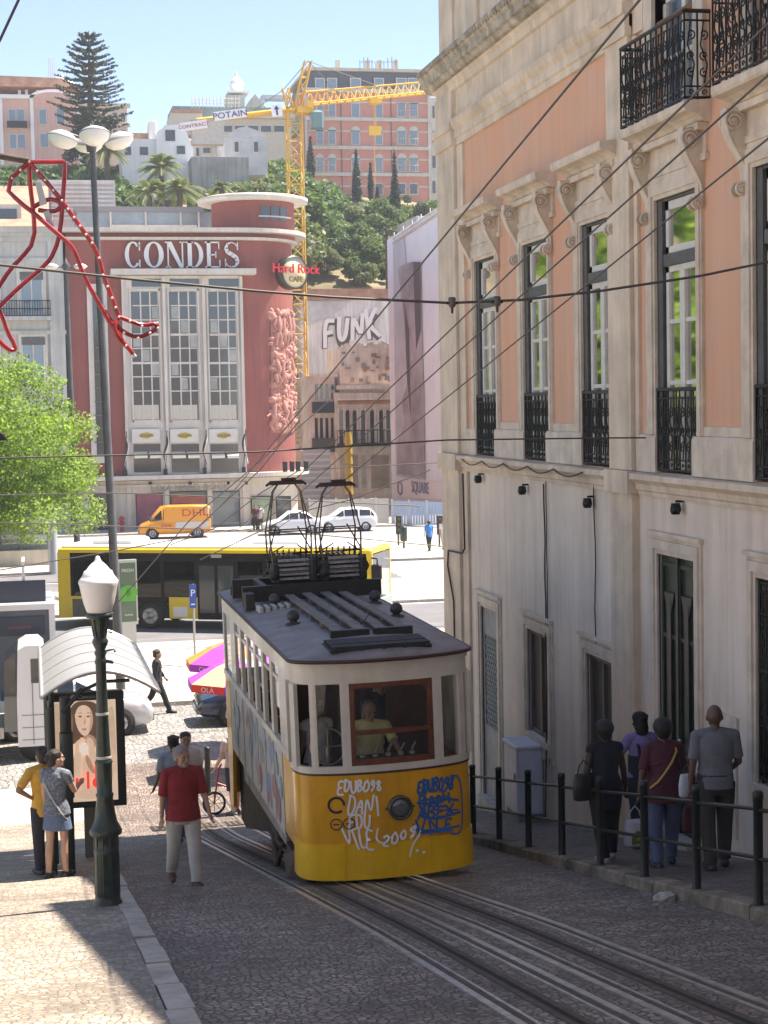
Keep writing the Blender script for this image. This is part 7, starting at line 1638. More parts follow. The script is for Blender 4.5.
mb = MB(); mb.prism([(x.x-.22, x.z+.12), (x.x-.0, x.z-.0), (x.x+.03, x.z-.04), (x.x-.22, x.z-.06)], 'y', 11.9, 12.1); mb.build('housing', M_blk, t); mb = MB(); mb.tube([(x.x-.2, 12, x.z), (x.x-.6, 12, x.z-.1), (x.x-.62, 12, gz(12))], .03, 6); mb.build('pole', M_blk, t)
# ---- overhead wires
M_wire = mat('wire_black', (.085, .075, .07), .5)
for i, X in enumerate((2.91, 3.67, 3.97, 4.42)):
    mb = MB(); mb.tube([(X, y, 5.9+5.33-.182*y+(.0 if y < 30 else (y-30)*.1)) for y in (2.5, 8, 14, 20, 26, 31, 36)], .007, 5)
    tag(mb.build('trolley_wire', M_wire), 'trolley wire running down the slope above the tracks, %s of four' % ('leftmost', 'second from left', 'third from left', 'rightmost')[i], 'wire', 'trolley wires over the tracks')
def wire(pts, Y, r, lab, name='span_wire', ends=None):
    P = [at(px, py, Y=Y) for px, py in pts]; mb = MB()
    if ends: P = ([Vector(ends[0])] if ends[0] else [])+P+([Vector(ends[1])] if ends[1] else [])
    mb.tube(P, r, 5); return tag(mb.build(name, M_wire), lab, 'wire')
wire([(-160, 244), (0, 265), (130, 279), (256, 291), (330, 297), (450, 303), (520, 300), (600, 291), (700, 276), (768, 262)], 14.5, .012, 'thick dark span wire crossing in front of the long white windows', ends=(None, (WX, 14.5, 9.55)))
wire([(-160, 461), (0, 458), (256, 452), (447, 440), (600, 438), (768, 437)], 19.7, .010, 'thin span wire level with the window guards', ends=(None, (WX, 19.7, 7.48)) if 0 else None)
for (px, py) in ((452, 303), (497, 302)):
    p = at(px, py, Y=14.5); t = thing('wire_insulator', '%s of two dark insulators clamped on the thick span wire' % ('left' if px < 480 else 'right'), 'insulator', tuple(p), group='insulators on the span wire'); mb = MB(); mb.lathe([(.0, .05), (.03, .05), (.036, .03), (.03, .01), (.036, -.01), (.03, -.03), (.015, -.04), (.01, -.09), (0, -.09)], tuple(p), 10); mb.build('body', mat('insulator_dark', (.10, .09, .08), .4), t); mb = MB(); mb.box(p.x-.05, p.x+.05, p.y-.012, p.y+.012, p.z-.012, p.z+.012); mb.build('clamp', M_iron, t)
wire([(-80, 500), (0, 495), (120, 493), (250, 498), (420, 506)], 42, .014, 'faint wire in front of the shop windows, uppermost'); wire([(-80, 520), (55, 524), (300, 533), (460, 548)], 42, .014, 'faint wire crossing the bus roof from the left edge')
wire([(-60, 584), (0, 570), (120, 550), (187, 537), (260, 470), (300, 420)], 41, .014, 'wire rising to the right from the truck past the red tower'); wire([(330, 400), (250, 470), (190, 520), (110, 612)], 40, .014, 'slanting wire in front of the orange van')
wire([(-30, 95), (0, 40), (20, -3), (60, -90)], 13, .011, 'wire at the upper left corner against the sky')
wire([(430, 470), (350, 500), (300, 512), (200, 560)], 30, .010, 'thin wire rising to the corner building from the tram roof'); wire([(170, 545), (215, 528), (262, 492), (300, 470), (447, 462)], 38, .012, 'thin wire between the van and the corner building')
# ================================================================== VEHICLES
M_tyre = mat('tyre_rubber', (.02, .02, .02), .8); M_rim = mat('wheel_rim', (.42, .42, .43), .35, metal=.7); M_vg = mat('vehicle_glass', (.02, .025, .03), .05, spec=1)
def wheel(t, x, y, r, w_=.22):
    s = 1 if y > 0 else -1; mb = MB(); R = Matrix.Translation((x, y, r)) @ Matrix.Rotation(-pi/2*s, 4, 'X')
    mb.lathe([(r*.62, w_*.4), (r*.66, w_*.5), (r*.95, w_*.45), (r, w_*.3), (r, -w_*.3), (r*.95, -w_*.5), (r*.5, -w_*.5)], n=22, M=R); o = mb.build('wheel', M_tyre, t, world=False)
    mb = MB(); mb.lathe([(r*.64, w_*.42), (r*.6, w_*.34), (r*.25, w_*.30), (r*.2, w_*.42), (0, w_*.44)], n=16, M=R)
    for k in range(5): a = 2*pi*k/5; mb.tube([R @ Vector((r*.2*cos(a), r*.2*sin(a), w_*.42)), R @ Vector((r*.6*cos(a), r*.6*sin(a), w_*.42))], r*.06, 5)
    mb.build('rim', M_rim, o, world=False)
def car(name, label, cat, loc, rz, L, W, st, paint, wr=.31, wx=(.2, .8), group=None, glass_rows=True):
    """st: list of (x/L, z_low, z_belt, z_top, half width belt, half width top) rear to front; local x forward"""
    t = thing(name, label, cat, loc, rz, group); mb = MB(); vs = []; N = 12
    for (u, zl, zb, zt_, hb, ht) in st:
        x = (u-.5)*L; hb *= W/2; ht *= W/2; zt_ = max(zt_, zb+.02)
        half = [(hb*.55, zl), (hb*.93, zl+.04), (hb, zl+(zb-zl)*.35), (hb*.985, zl+(zb-zl)*.75), (hb*.94, zb), (ht, zt_-.04), (ht*.8, zt_)]
        vs += [(x, y, z) for y, z in half]+[(x, -y, z) for y, z in half[::-1]]
    n = 14; k = len(st); fs = [(j*n+i, j*n+(i+1) % n, (j+1)*n+(i+1) % n, (j+1)*n+i) for j in range(k-1) for i in range(n)]+[tuple(range(n-1, -1, -1)), tuple(range((k-1)*n, k*n))]
    mb.add(vs, fs, 0, True); body = mb.build('body', paint, t, world=False)
    # glazing: offset copies of the cabin side, front and rear panels
    cab = [j for j in range(k) if st[j][3] > st[j][2]+.25]; g = MB(); out = .012
    c = MB()
    for j in range(k-1):
        a_, b_ = st[j], st[j+1]; ca, cb = a_[3] > a_[2]+.25, b_[3] > b_[2]+.25
        for s in (1, -1):
            i4, i5 = (4, 5) if s > 0 else (9, 8); P = [Vector(vs[j*n+i4]), Vector(vs[(j+1)*n+i4]), Vector(vs[(j+1)*n+i5]), Vector(vs[j*n+i5])]
            if ca and cb:
                o = Vector((0, s*out, .006)); Q = [P[0].lerp(P[3], .1).lerp(P[1].lerp(P[2], .1), .06), P[1].lerp(P[2], .1).lerp(P[0].lerp(P[3], .1), .06), P[2].lerp(P[1], .12).lerp(P[3].lerp(P[0], .12), .06), P[3].lerp(P[0], .12).lerp(P[2].lerp(P[1], .12), .06)]
                c.add([q+o for q in Q], [(0, 1, 2, 3)] if s > 0 else [(3, 2, 1, 0)])
            elif ca != cb:
                w_ = j if ca else j+1; e = j+1 if ca else j; A1, A2 = Vector(vs[w_*n+i4]), Vector(vs[w_*n+i5]); B1 = Vector(vs[e*n+i4]); o = Vector((0, s*out, .004))
                c.add([A1.lerp(A2, .12)+o, B1.lerp(A1, .12)+o+Vector((0, 0, .03)), A2.lerp(A1, .14)+o], [(0, 1, 2)])
        if ca != cb:
            w_ = j if ca else j+1; e = j+1 if ca else j; d = Vector((1 if ca else -1, 0, .6))*.016
            Q = [Vector(vs[e*n+4]), Vector(vs[e*n+9]), Vector(vs[w_*n+8]), Vector(vs[w_*n+5])]; m_ = sum(Q, Vector())/4
            c.add([q.lerp(m_, .10)+d for q in Q], [(0, 1, 2, 3)])
    c.build('windows', M_vg, body, world=False)
    for u in wx:
        for s in (1, -1): wheel(t, (u-.5)*L, s*(W/2-.1), wr)
    ar = MB()
    for u in wx:
        for s in (1, -1): R = Matrix.Translation(((u-.5)*L, s*(W/2-.03), wr)) @ Matrix.Rotation(-pi/2*s, 4, 'X'); ar.lathe([(0, 0), (wr*1.2, 0), (wr*1.22, -.2)], n=18, M=R)
    ar.build('wheel_arch', M_dark, body, world=False)
    hw_ = st[-1][4]*W/2; x = (st[-1][0]-.5)*L; zb = st[-1][2]
    for s in (1, -1):
        mb = MB(); mb.ball((x-.10, s*hw_*.80, zb-.12), (.12, .15, .085), 10); mb.build('headlight', mat('lamp_clear', (.55, .57, .58), .1, spec=1), t, world=False)
        mb = MB(); hr = st[0][4]*W/2; mb.ball(((st[0][0]-.5)*L+.06, s*hr*.82, st[0][2]-.12), (.08, .13, .1), 10); mb.build('tail_light', mat('lamp_red', (.35, .02, .02), .2), t, world=False)
        j = max(cab) if cab else 0; mb = MB(); mb.ball(((st[j][0]-.5)*L+.2, s*(W/2+.06), st[j][2]+.1), (.07, .1, .07), 8); mb.build('door_mirror', M_blk, t, world=False)
    mb = MB(); mb.bbox(x-.12, x+.03, -hw_*.9, hw_*.9, st[-1][1]+.0, st[-1][1]+.2, .03); mb.build('bumper', mat('bumper_grey', (.12, .12, .13), .6), t, world=False)
    mb = MB(); mb.box(x+.031, x+.04, -.26, .26, st[-1][1]+.06, st[-1][1]+.17); mb.build('number_plate', M_line, t, world=False)
    return t
SEDAN = [(0, .35, .78, .78, .80, .7), (.03, .22, .88, .9, .93, .75), (.14, .18, .93, .97, .98, .78), (.27, .18, .93, 1.38, 1, .70), (.40, .18, .92, 1.44, 1, .72), (.56, .18, .92, 1.42, 1, .71), (.72, .18, .90, .95, .99, .8), (.88, .18, .80, .82, .96, .75), (.97, .22, .68, .70, .88, .7), (1, .30, .58, .58, .78, .6)]
HATCH = [(0, .38, .85, .9, .82, .72), (.03, .24, .92, 1.15, .93, .72), (.10, .2, .95, 1.42, .98, .70), (.30, .18, .94, 1.5, 1, .72), (.55, .18, .94, 1.48, 1, .72), (.74, .18, .93, .98, .99, .8), (.9, .18, .84, .86, .95, .75), (.98, .22, .70, .72, .86, .7), (1, .30, .58, .58, .78, .6)]
VAN = [(0, .35, 1.05, 1.85, .95, .86), (.02, .28, 1.08, 1.95, 1, .88), (.30, .25, 1.08, 1.98, 1, .88), (.55, .25, 1.08, 1.98, 1, .88), (.68, .25, 1.08, 1.92, 1, .84), (.80, .25, 1.06, 1.35, 1, .80), (.84, .25, 1.04, 1.06, .98, .82), (.95, .25, .86, .88, .93, .78), (1, .32, .66, .66, .82, .6)]
M_silver = mat('silver_paint', (.55, .56, .57), .3, metal=.3, coat=.5); M_navy = mat('navy_paint', (.012, .02, .05), .25, coat=.6); M_vwhite = mat('white_vehicle_paint', (.72, .72, .72), .35, coat=.4)
a = at(152, 712, Y=42.0); car('parked_car', 'silver hatchback with its nose showing right of the poster panel', 'car', (a.x-2.05, 42.2, .004), 0, 4.1, 1.72, HATCH, M_silver)
a = at(196, 700, Y=42.5); car('parked_car', 'dark navy blue car half hidden behind the parasols and the tram', 'car', (a.x+2.1, 42.6, .004), pi, 4.2, 1.74, SEDAN, M_navy)
a = at(262, 525, Y=104.5); b = at(322, 525, Y=104.5); car('saloon_car', 'white saloon car on the far road behind the pantographs', 'car', ((a.x+b.x)/2, 104.5, .02), pi-.06, b.x-a.x, 1.75, SEDAN, M_vwhite)
a = at(332, 525, Y=105); car('saloon_car', 'white hatchback following the saloon on the far road', 'car', (a.x+.9, 105.4, .02), pi, 3.9, 1.7, HATCH, mat('white_vehicle_paint', (.72, .72, .72)))
# orange van
a = at(138.5, 525, Y=105); b = at(209.5, 525, Y=105)
M_or = mat('van_orange', (.78, .30, .015), .35, coat=.4); vn = car('delivery_van', 'orange delivery van with red lettering parked before the cinema', 'van', ((a.x+b.x)/2, 105, .02), pi, b.x-a.x, 1.9, VAN, M_or, wr=.33, wx=(.19, .82))
L = b.x-a.x; mb = MB(); mb.box(-L*.47, L*.0, .963, .968, .62, 1.0); mb.box(-L*.47, -L*.16, .93, .935, 1.45, 1.9); mb.build('side_stripe', mat('van_stripe_pale', (.60, .55, .50), .4), vn, world=False)
mb = MB(); mb.text('DHL', .62, .01, Matrix.Translation((-L*.28, .962, 1.35)) @ Matrix.Rotation(pi, 4, 'Z') @ Matrix.Rotation(pi/2, 4, 'X'), sx=1.4); mb.text('DHL', .26, .01, Matrix.Translation((L*.12, .972, .72)) @ Matrix.Rotation(pi, 4, 'Z') @ Matrix.Rotation(pi/2, 4, 'X'), sx=1.4); mb.build('side_lettering', mat('van_red', (.5, .03, .03), .4), vn, world=False)
mb = MB(); mb.box(-L*.45, L*.16, .95, .958, 1.02, 1.93); mb.build('side_panel', M_or, vn, world=False)
# ---- city bus
ang = radians(-27); bx, by = 6.72, 61.5
bs = thing('city_bus', 'yellow city bus with white roof and dark windows passing behind the tram', 'bus', (bx, by, .01), ang); BL, BW, BH = 12.0, 2.5, 2.9
M_by = mat('bus_yellow', (.70, .50, .02), .35, var=.06, coat=.3); M_bk = mat('bus_black', (.008, .008, .009), .45, spec=.2); M_bwh = mat('bus_white', (.70, .70, .70), .4)
mb = MB(); mb.bbox(-6, 5.95, -1.25, 1.25, 2.74, 2.9, .05); mb.build('cantrail', M_by, bs, world=False)
mb = MB(); mb.bbox(-5.9, 5.7, -1.12, 1.12, 2.901, 3.02, .06); mb.bbox(-4.8, -3.2, -.8, .8, 3.021, 3.2, .06); mb.bbox(1.4, 3.2, -.8, .8, 3.021, 3.18, .06); mb.build('roof', M_bwh, bs, world=False)
mb = MB(); mb.box(-5.7, 5.6, -1.18, 1.18, .4, .48); mb.box(-5.95, -5.8, -1.2, 1.2, .4, 2.74); mb.build('floor', M_bk, bs, world=False)
mb = MB(); mb.box(-6.0, -5.45, -1.25, -1.22, .35, 2.74); mb.box(-6.0, -5.45, 1.22, 1.25, .35, 2.74); mb.box(-6, -5.96, -1.22, 1.22, .35, 2.74); mb.build('rear_corner', M_by, bs, world=False)
mb = MB(); mb.box(-5.449, -3.9, -1.25, -1.22, 1.05, 1.15); mb.box(-1.65, -.56, -1.25, -1.22, .38, 1.15); mb.box(.92, 2.0, -1.25, -1.22, .38, 1.15); mb.box(2.001, 5.75, -1.25, -1.22, .38, 1.15); mb.box(-5.45, 5.75, 1.22, 1.25, .38, 1.15); mb.box(5.751, 5.95, -1.25, -1.15, .4, 2.739); mb.box(5.751, 5.95, 1.15, 1.25, .4, 2.739); mb.build('lower_side', M_by, bs, world=False)
mb = MB(); mb.box(-5.45, -3.9, -1.245, -1.215, .4, 1.049); mb.build('engine_grille', M_shut, bs, world=False)
mb = MB()
for x in (-5.45, -3.75, -1.9, -.6, .95, 2.0, 2.85, 4.3, 5.65): mb.box(x-.05, x+.05, -1.252, -1.2, 1.151, 2.739); mb.box(x-.05, x+.05, 1.2, 1.252, 1.151, 2.739)
mb.box(-5.4, 5.7, -1.235, -1.2, 2.45, 2.739); mb.box(-3.89, -1.66, -1.24, -1.18, .95, 1.149); mb.box(-3.89, -3.1, -1.24, -1.18, .4, .949); mb.build('window_pillars', M_bk, bs, world=False)
mb = MB(); mb.box(-5.4, 5.7, -1.222, -1.216, 1.151, 2.449); mb.box(-5.4, 5.7, 1.216, 1.222, 1.151, 2.739); mb.build('side_glass', glass('bus_glass', (.02, .022, .022), .02, .005, face=.12), bs, world=False)
mb = MB(); mb.box(5.9, 5.94, -1.14, 1.14, 1.1, 2.7); mb.build('windscreen', glass('bus_windscreen', (.35, .4, .4), .15, .1), bs, world=False)
mb = MB(); mb.bbox(5.86, 6.02, -1.2, 1.2, .3, 1.09, .04); mb.build('front_panel', mat('bus_front_silver', (.35, .42, .40), .3, coat=.4), bs, world=False)
mb = MB(); mb.box(-.55, .91, -1.256, -1.2, .36, 2.55); 
dr = mb.build('double_door', M_bk, bs, world=False); mb = MB(); 
for x in (-.47, .24): mb.box(x, x+.58, -1.262, -1.257, .6, 2.3)
mb.build('door_glass', mat('door_glass', (.05, .06, .065), .08, spec=.5), dr, world=False)
mb = MB(); mb.prism([(-3.1, .38), (-3.0, .8), (-2.75, 1.02), (-1.95, 1.02), (-1.75, .8), (-1.66, .38)], 'y', -1.23, -1.1); mb.prism([(3.3, .38), (3.45, .8), (3.7, .98), (4.4, .98), (4.65, .8), (4.8, .38)], 'y', -1.256, -1.1); mb.build('wheel_arch', M_dark, bs, world=False)
for x, s in ((-2.38, -1), (4.05, -1), (-2.38, 1), (4.05, 1)): wheel(bs, x, s*1.16, .48, .3)
mb = MB()
for x in range(-5, 6):
    for y in (-.75, .75): mb.bbox(x*.95-.2, x*.95+.2, y-.35, y+.35, .5, 1.5, .04)
mb.build('seats', mat('seat_blue', (.05, .07, .12), .8), bs, world=False)
mb = MB(); mb.bbox(6.0, 6.35, -1.55, -1.35, 1.9, 2.4, .04); mb.tube([(5.9, -1.2, 2.6), (6.2, -1.45, 2.6), (6.2, -1.45, 2.4)], .03, 5); mb.build('wing_mirror', M_bk, bs, world=False)
mb = MB(); mb.text('757', .22, .01, Matrix.Translation((2.0, -1.262, 2.52)) @ Matrix.Rotation(pi/2, 4, 'X')) if 0 else mb.box(0, .4, -1.266, -1.26, 2.58, 2.7); mb.build('side_display', mat('display_grey', (.35, .36, .36), .4), bs, world=False)
mb = MB(); mb.box(-1.5, -.95, -1.256, -1.251, .45, .8); mb.build('side_vent', M_bwh, bs, world=False)
# ---- flat roofed truck at the left edge
YT = 41.5; xr = at(56, 650, Y=YT).x; zt_ = at(30, 604, Y=YT).z
tk = thing('box_truck', 'tall dark box truck with white edge frame and roof rack at the left edge', 'truck', (xr-3, YT, .01))
mb = MB(); mb.box(xr-5.2, xr-.12, YT+.02, YT+2.1, .9, zt_-.05); mb.build('box_body', mat('truck_slate', (.10, .12, .15), .5, var=.2, scale=1), tk)
mb = MB(); mb.box(xr-5.2, xr, YT-.06, YT+.02, zt_-.14, zt_); mb.box(xr-.14, xr, YT-.06, YT+2.15, .7, zt_-.141); mb.box(xr-5.2, xr, YT+.021, YT+2.15, zt_-.05, zt_+.03); mb.build('edge_frame', M_vwhite, tk)
mb = MB(); mb.box(xr-5.1, xr-.25, YT-.03, YT+.01, zt_-.75, zt_-.3); mb.box(xr-5.0, xr-.2, YT+.2, YT+.24, zt_+.03, zt_+.55); sp = mb.build('side_board', mat('truck_board_navy', (.03, .04, .07), .4), tk)
mb = MB(); mb.text('transporte', .13, .01, Matrix.Translation((xr-.85, YT-.035, zt_-.58)) @ Matrix.Rotation(pi/2, 4, 'X')); mb.ball((xr-1.5, YT-.035, zt_-.5), (.1, .01, .07), 8); mb.build('board_lettering', mat('dull_red', (.32, .1, .09), .5), sp)
mb = MB(); mb.box(xr-5.1, xr-.05, YT+.8, YT+2.1, zt_+.031, zt_+.08); mb.build('roof_sheet', mat('roof_pale_blue', (.45, .52, .60), .2, spec=.8), tk)
mb = MB()
for x in (xr-1.45, xr-.75): mb.box(x, x+.07, YT+.3, YT+.36, zt_+.05, zt_+1.0); mb.box(x, x+.07, YT+.361, YT+1.7, zt_+.95, zt_+1.0)
mb.box(xr-4.5, xr-.2, YT+1.0, YT+1.06, zt_+.1, zt_+.16); mb.build('roof_rack', M_vwhite, tk)
mb = MB(); mb.box(xr-5.2, xr-.1, YT+.2, YT+1.9, .5, .899); mb.build('chassis', M_blk, tk)
for x in (xr-1.2, xr-4.2):
    for yy in (.15, 1.95):
        mb = MB(); mb.lathe([(.0, -.12), (.3, -.12), (.45, -.1), (.45, .1), (.3, .12), (0, .12)], n=18, M=Matrix.Translation((x, YT+yy, .46)) @ Matrix.Rotation(pi/2, 4, 'X')); mb.build('wheel', M_tyre, tk)
# white van with open dark load bay in front of it
a = at(17, 700, Y=39.2); b = at(48, 700, Y=39.2); zv = at(30, 644, Y=39.2).z
t = thing('white_van', 'white van end with a small dark window, between the box truck and the shelter', 'van', ((a.x+b.x)/2, 39.2, .01))
W_ = b.x-a.x; mb = MB(); mb.prism([(a.x, .35), (b.x, .35), (b.x, zv*.55), (b.x-.06, zv-.12), (b.x-.18, zv), (a.x+.22, zv), (a.x+.05, zv-.1), (a.x, zv*.55)], 'y', 38.9, 40.9); mb.build('body', M_vwhite, t)
mb = MB(); mb.prism([(b.x-.36, zv-.85), (b.x-.07, zv-.85), (b.x-.11, zv-.3), (b.x-.36, zv-.3)], 'y', 38.885, 38.9); mb.prism([(a.x-.3, .7), (a.x-.01, .7), (a.x-.01, zv-.15), (a.x-.25, zv-.35)], 'y', 38.95, 40.8); mb.build('window', M_vg, t)
mb = MB(); mb.box(a.x-1.5, a.x-.31, 38.95, 40.9, .55, .8); mb.box(a.x-.95, a.x-.4, 38.9, 38.95, .8, 1.5); mb.build('load_bed', M_bst, t)
mb = MB()
for k in range(3): mb.box(a.x+.1, b.x-.06, 38.888, 38.9, .5+.28*k, .51+.28*k)
mb.box((a.x+b.x)/2, (a.x+b.x)/2+.012, 38.886, 38.9, .4, zv-.3); mb.build('door_seam', M_shut, t)
for x in (a.x-.9, b.x-.35):
    mb = MB(); mb.lathe([(0, -.1), (.2, -.1), (.33, -.09), (.33, .09), (0, .1)], n=18, M=Matrix.Translation((x, 39.1, .34)) @ Matrix.Rotation(pi/2, 4, 'X')); mb.build('wheel', M_tyre, t)
# motorbike
x = at(3, 556, Y=90).x; t = thing('motorbike', 'dark parked motorbike in front of the glass pavilion at the left edge', 'motorbike', (x, 90, .12))
for dx in (-.7, .68):
    mb = MB(); R = Matrix.Translation((x+dx, 90, .46)) @ Matrix.Rotation(pi/2, 4, 'X'); mb.tube([R @ Vector((.30*cos(2*pi*k/20), .30*sin(2*pi*k/20), 0)) for k in range(20)], .07, 6, closed=True)
    for k in range(8): mb.tube([R @ Vector((0, 0, 0)), R @ Vector((.28*cos(2*pi*k/8), .28*sin(2*pi*k/8), 0))], .01, 4)
    mb.build('wheel', M_tyre, t)
mb = MB(); mb.tube([(x-.7, 90, .46), (x-.3, 90, .5), (x+.1, 90, .45), (x+.4, 90, .95), (x+.68, 90, .46)], .05, 6); mb.tube([(x+.5, 90, .8), (x+.38, 90, 1.15)], .04, 6); mb.bbox(x-.25, x+.2, 89.85, 90.15, .35, .7, .05); mb.build('frame', M_blk, t)
mb = MB(); mb.ball((x+.12, 90, .92), (.3, .15, .15), 10); mb.build('fuel_tank', mat('tank_grey', (.1, .1, .11), .3), t); mb = MB(); mb.bbox(x-.65, x-.1, 89.86, 90.14, .82, .95, .04); mb.build('saddle', M_blk, t); mb = MB(); mb.tube([(x+.36, 89.65, 1.2), (x+.4, 90, 1.12), (x+.36, 90.35, 1.2)], .025, 6); mb.build('handlebar', M_steel, t)
# red tricycle stall with dark seat, behind the tram
a = at(207, 800, Y=31.0)
t = thing('cargo_tricycle', 'red cargo tricycle with dark saddle behind the left flank of the tram', 'tricycle', (a.x+.62, 31.4, gz(31.4)))
bx_, by_, bz_ = a.x+.62, 31.4, gz(31.4)
for dx, dy in ((-.45, 0), (.35, -.35), (.35, .35)):
    mb = MB(); R = Matrix.Translation((bx_+dx, by_+dy, bz_+.22)) @ Matrix.Rotation(pi/2, 4, 'X'); mb.tube([R @ Vector((.20*cos(2*pi*k/20), .20*sin(2*pi*k/20), 0)) for k in range(20)], .025, 6, closed=True)
    for k in range(8): mb.tube([R @ Vector((0, 0, 0)), R @ Vector((.19*cos(2*pi*k/8), .19*sin(2*pi*k/8), 0))], .006, 4)
    mb.build('wheel', M_tyre, t)
mr = mat('trike_red', (.35, .04, .05), .4)
mb = MB(); mb.tube([(bx_-.45, by_, bz_+.22), (bx_-.35, by_, bz_+.85), (bx_-.30, by_, bz_+.95)], .02, 6); mb.tube([(bx_-.4, by_, bz_+.6), (bx_+.1, by_, bz_+.4), (bx_+.35, by_-.35, bz_+.22)], .02, 6); mb.box(bx_+.05, bx_+.6, by_-.3, by_+.3, bz_+.42, bz_+.46); mb.box(bx_+.02, bx_+.06, by_-.3, by_+.3, bz_+.46, bz_+.8); mb.build('frame', mr, t)
mb = MB(); mb.bbox(bx_-.05, bx_+.62, by_-.3, by_+.3, bz_+.82, bz_+.92, .03); mb.build('saddle', M_navy, t)
mb = MB(); mb.tube([(bx_-.32, by_-.25, bz_+1.0), (bx_-.3, by_, bz_+.95), (bx_-.32, by_+.25, bz_+1.0)], .018, 5); mb.build('handlebar', M_steel, t)
mb = MB(); mb.bbox(bx_+.08, bx_+.5, by_-.36, by_-.31, bz_+.1, bz_+.4, .01); mb.build('side_box', M_bst, t)
# slim bollard behind
a = at(207, 742, Y=34.0); t = thing('short_bollard', 'short dark post in front of the far lane, left of the tram', 'bollard', (a.x, 34, gz(34))); mb = MB(); mb.lathe([(.06, -.02), (.06, .9), (.075, .92), (.06, .98), (0, 1.0)], (a.x, 34, gz(34)), 10); mb.build('shaft', M_rl, t)
# bicycle-rack like curved rails before the shops

# lump of stone left by the foot of the railing, and an unseen house wall added to darken the near street
a = at(598, 903, Y=15.6); t = MB(); r8 = random.Random(6)
vs = []; yy = 14.95; X0 = FX-.2; Z0 = gz(yy)
for j, (rr2, h) in enumerate(((.08, -.02), (.09, .03), (.07, .06), (.03, .08))):
    for k in range(9): a_ = 2*pi*k/9; vs.append((X0+rr2*cos(a_)*r8.uniform(.8, 1.2)*1.3, yy+rr2*sin(a_)*r8.uniform(.8, 1.2), Z0+h+r8.uniform(-.01, .01)))
t.add(vs, [(j*9+k, j*9+(k+1) % 9, (j+1)*9+(k+1) % 9, (j+1)*9+k) for j in range(3) for k in range(9)]+[tuple(range(27, 36))])
tag(t.build('loose_stone', mat('loose_stone_grey', (.42, .40, .36), .9, var=.3, scale=12, bump=.6)), 'loose lump of grey stone lying at the kerb below the railing', 'stone')
t = thing('unseen_left_house', 'unseen house wall added left of the street to darken the foreground', 'building', (-6.5, -2, gz(-2)))
mb = MB(); mb.box(-12, -6.0, -14, 8.5, 2, 19); mb.build('wall', mat('unseen_house_render', (.34, .28, .22), .9, var=.2, scale=1, streak=.2), t)
mb = MB(); mb.box(-12.3, -5.6, -14.2, 8.8, 19.002, 19.4); mb.build('eaves', M_stone, t)
for k in range(4):
    for z in (8, 12, 16): f = MB(); f.box(-6.0, -5.94, -10+k*4.6, -8.8+k*4.6, z, z+2.2); f.build('window', M_shut, t)
# ================================================================== PEOPLE
SKIN = {'fair': (.50, .30, .21), 'tan': (.36, .20, .13), 'dark': (.045, .024, .017), 'brown': (.12, .06, .04)}
def skin(k): return mat('skin_'+k, SKIN[k], .5, var=.08, scale=8)
def cloth(n, c, **k): return mat('cloth_'+n, c, .85, var=k.pop('var', .12), scale=k.pop('scale', 9), bump=.25, bscale=30, **k)
def cap(mb, p0, r0, p1, r1, n=12):
    """tapered limb piece with rounded ends"""
    p0, p1 = Vector(p0), Vector(p1); d = (p1-p0); L = d.length; d = d/L if L > 1e-6 else Vector((0, 0, 1)); P = []; R = []
    for k in range(5): a = pi/2*k/4; P.append(p0-d*r0*cos(a)); R.append(max(.001, r0*sin(a)))
    for k in range(5): a = pi/2*k/4; P.append(p1+d*r1*sin(a)); R.append(max(.001, r1*cos(a)))
    mb.tube(P, R, n, caps=True)
def loft(mb, secs, n=20):
    vs = []
    for (x, y, z, rx, ry) in secs: vs += [(x+rx*cos(2*pi*i/n), y+ry*sin(2*pi*i/n), z) for i in range(n)]
    k = len(secs); mb.add(vs, [(j*n+i, j*n+(i+1) % n, (j+1)*n+(i+1) % n, (j+1)*n+i) for j in range(k-1) for i in range(n)]+[tuple(range(n-1, -1, -1)), tuple(range((k-1)*n, k*n))], 0, True)
def fuse(mb, name, m, parent, vox, smooth=2, label=None):
    me = mb.mesh(name, m); ob = bpy.data.objects.new(name, me); COL.objects.link(ob)
    md = ob.modifiers.new('r', 'REMESH'); md.mode = 'VOXEL'; md.voxel_size = vox; md.use_smooth_shade = True
    if smooth: s_ = ob.modifiers.new('s', 'SMOOTH'); s_.iterations = smooth; s_.factor = .5
    bpy.context.view_layer.update(); nm = bpy.data.meshes.new_from_object(ob.evaluated_get(bpy.context.evaluated_depsgraph_get())); ob.modifiers.clear(); ob.data = nm; nm.name = name
    bpy.data.meshes.remove(me)
    if not nm.materials: nm.materials.append(m)
    ob.parent = parent
    if label: ob['label'] = label
    return ob
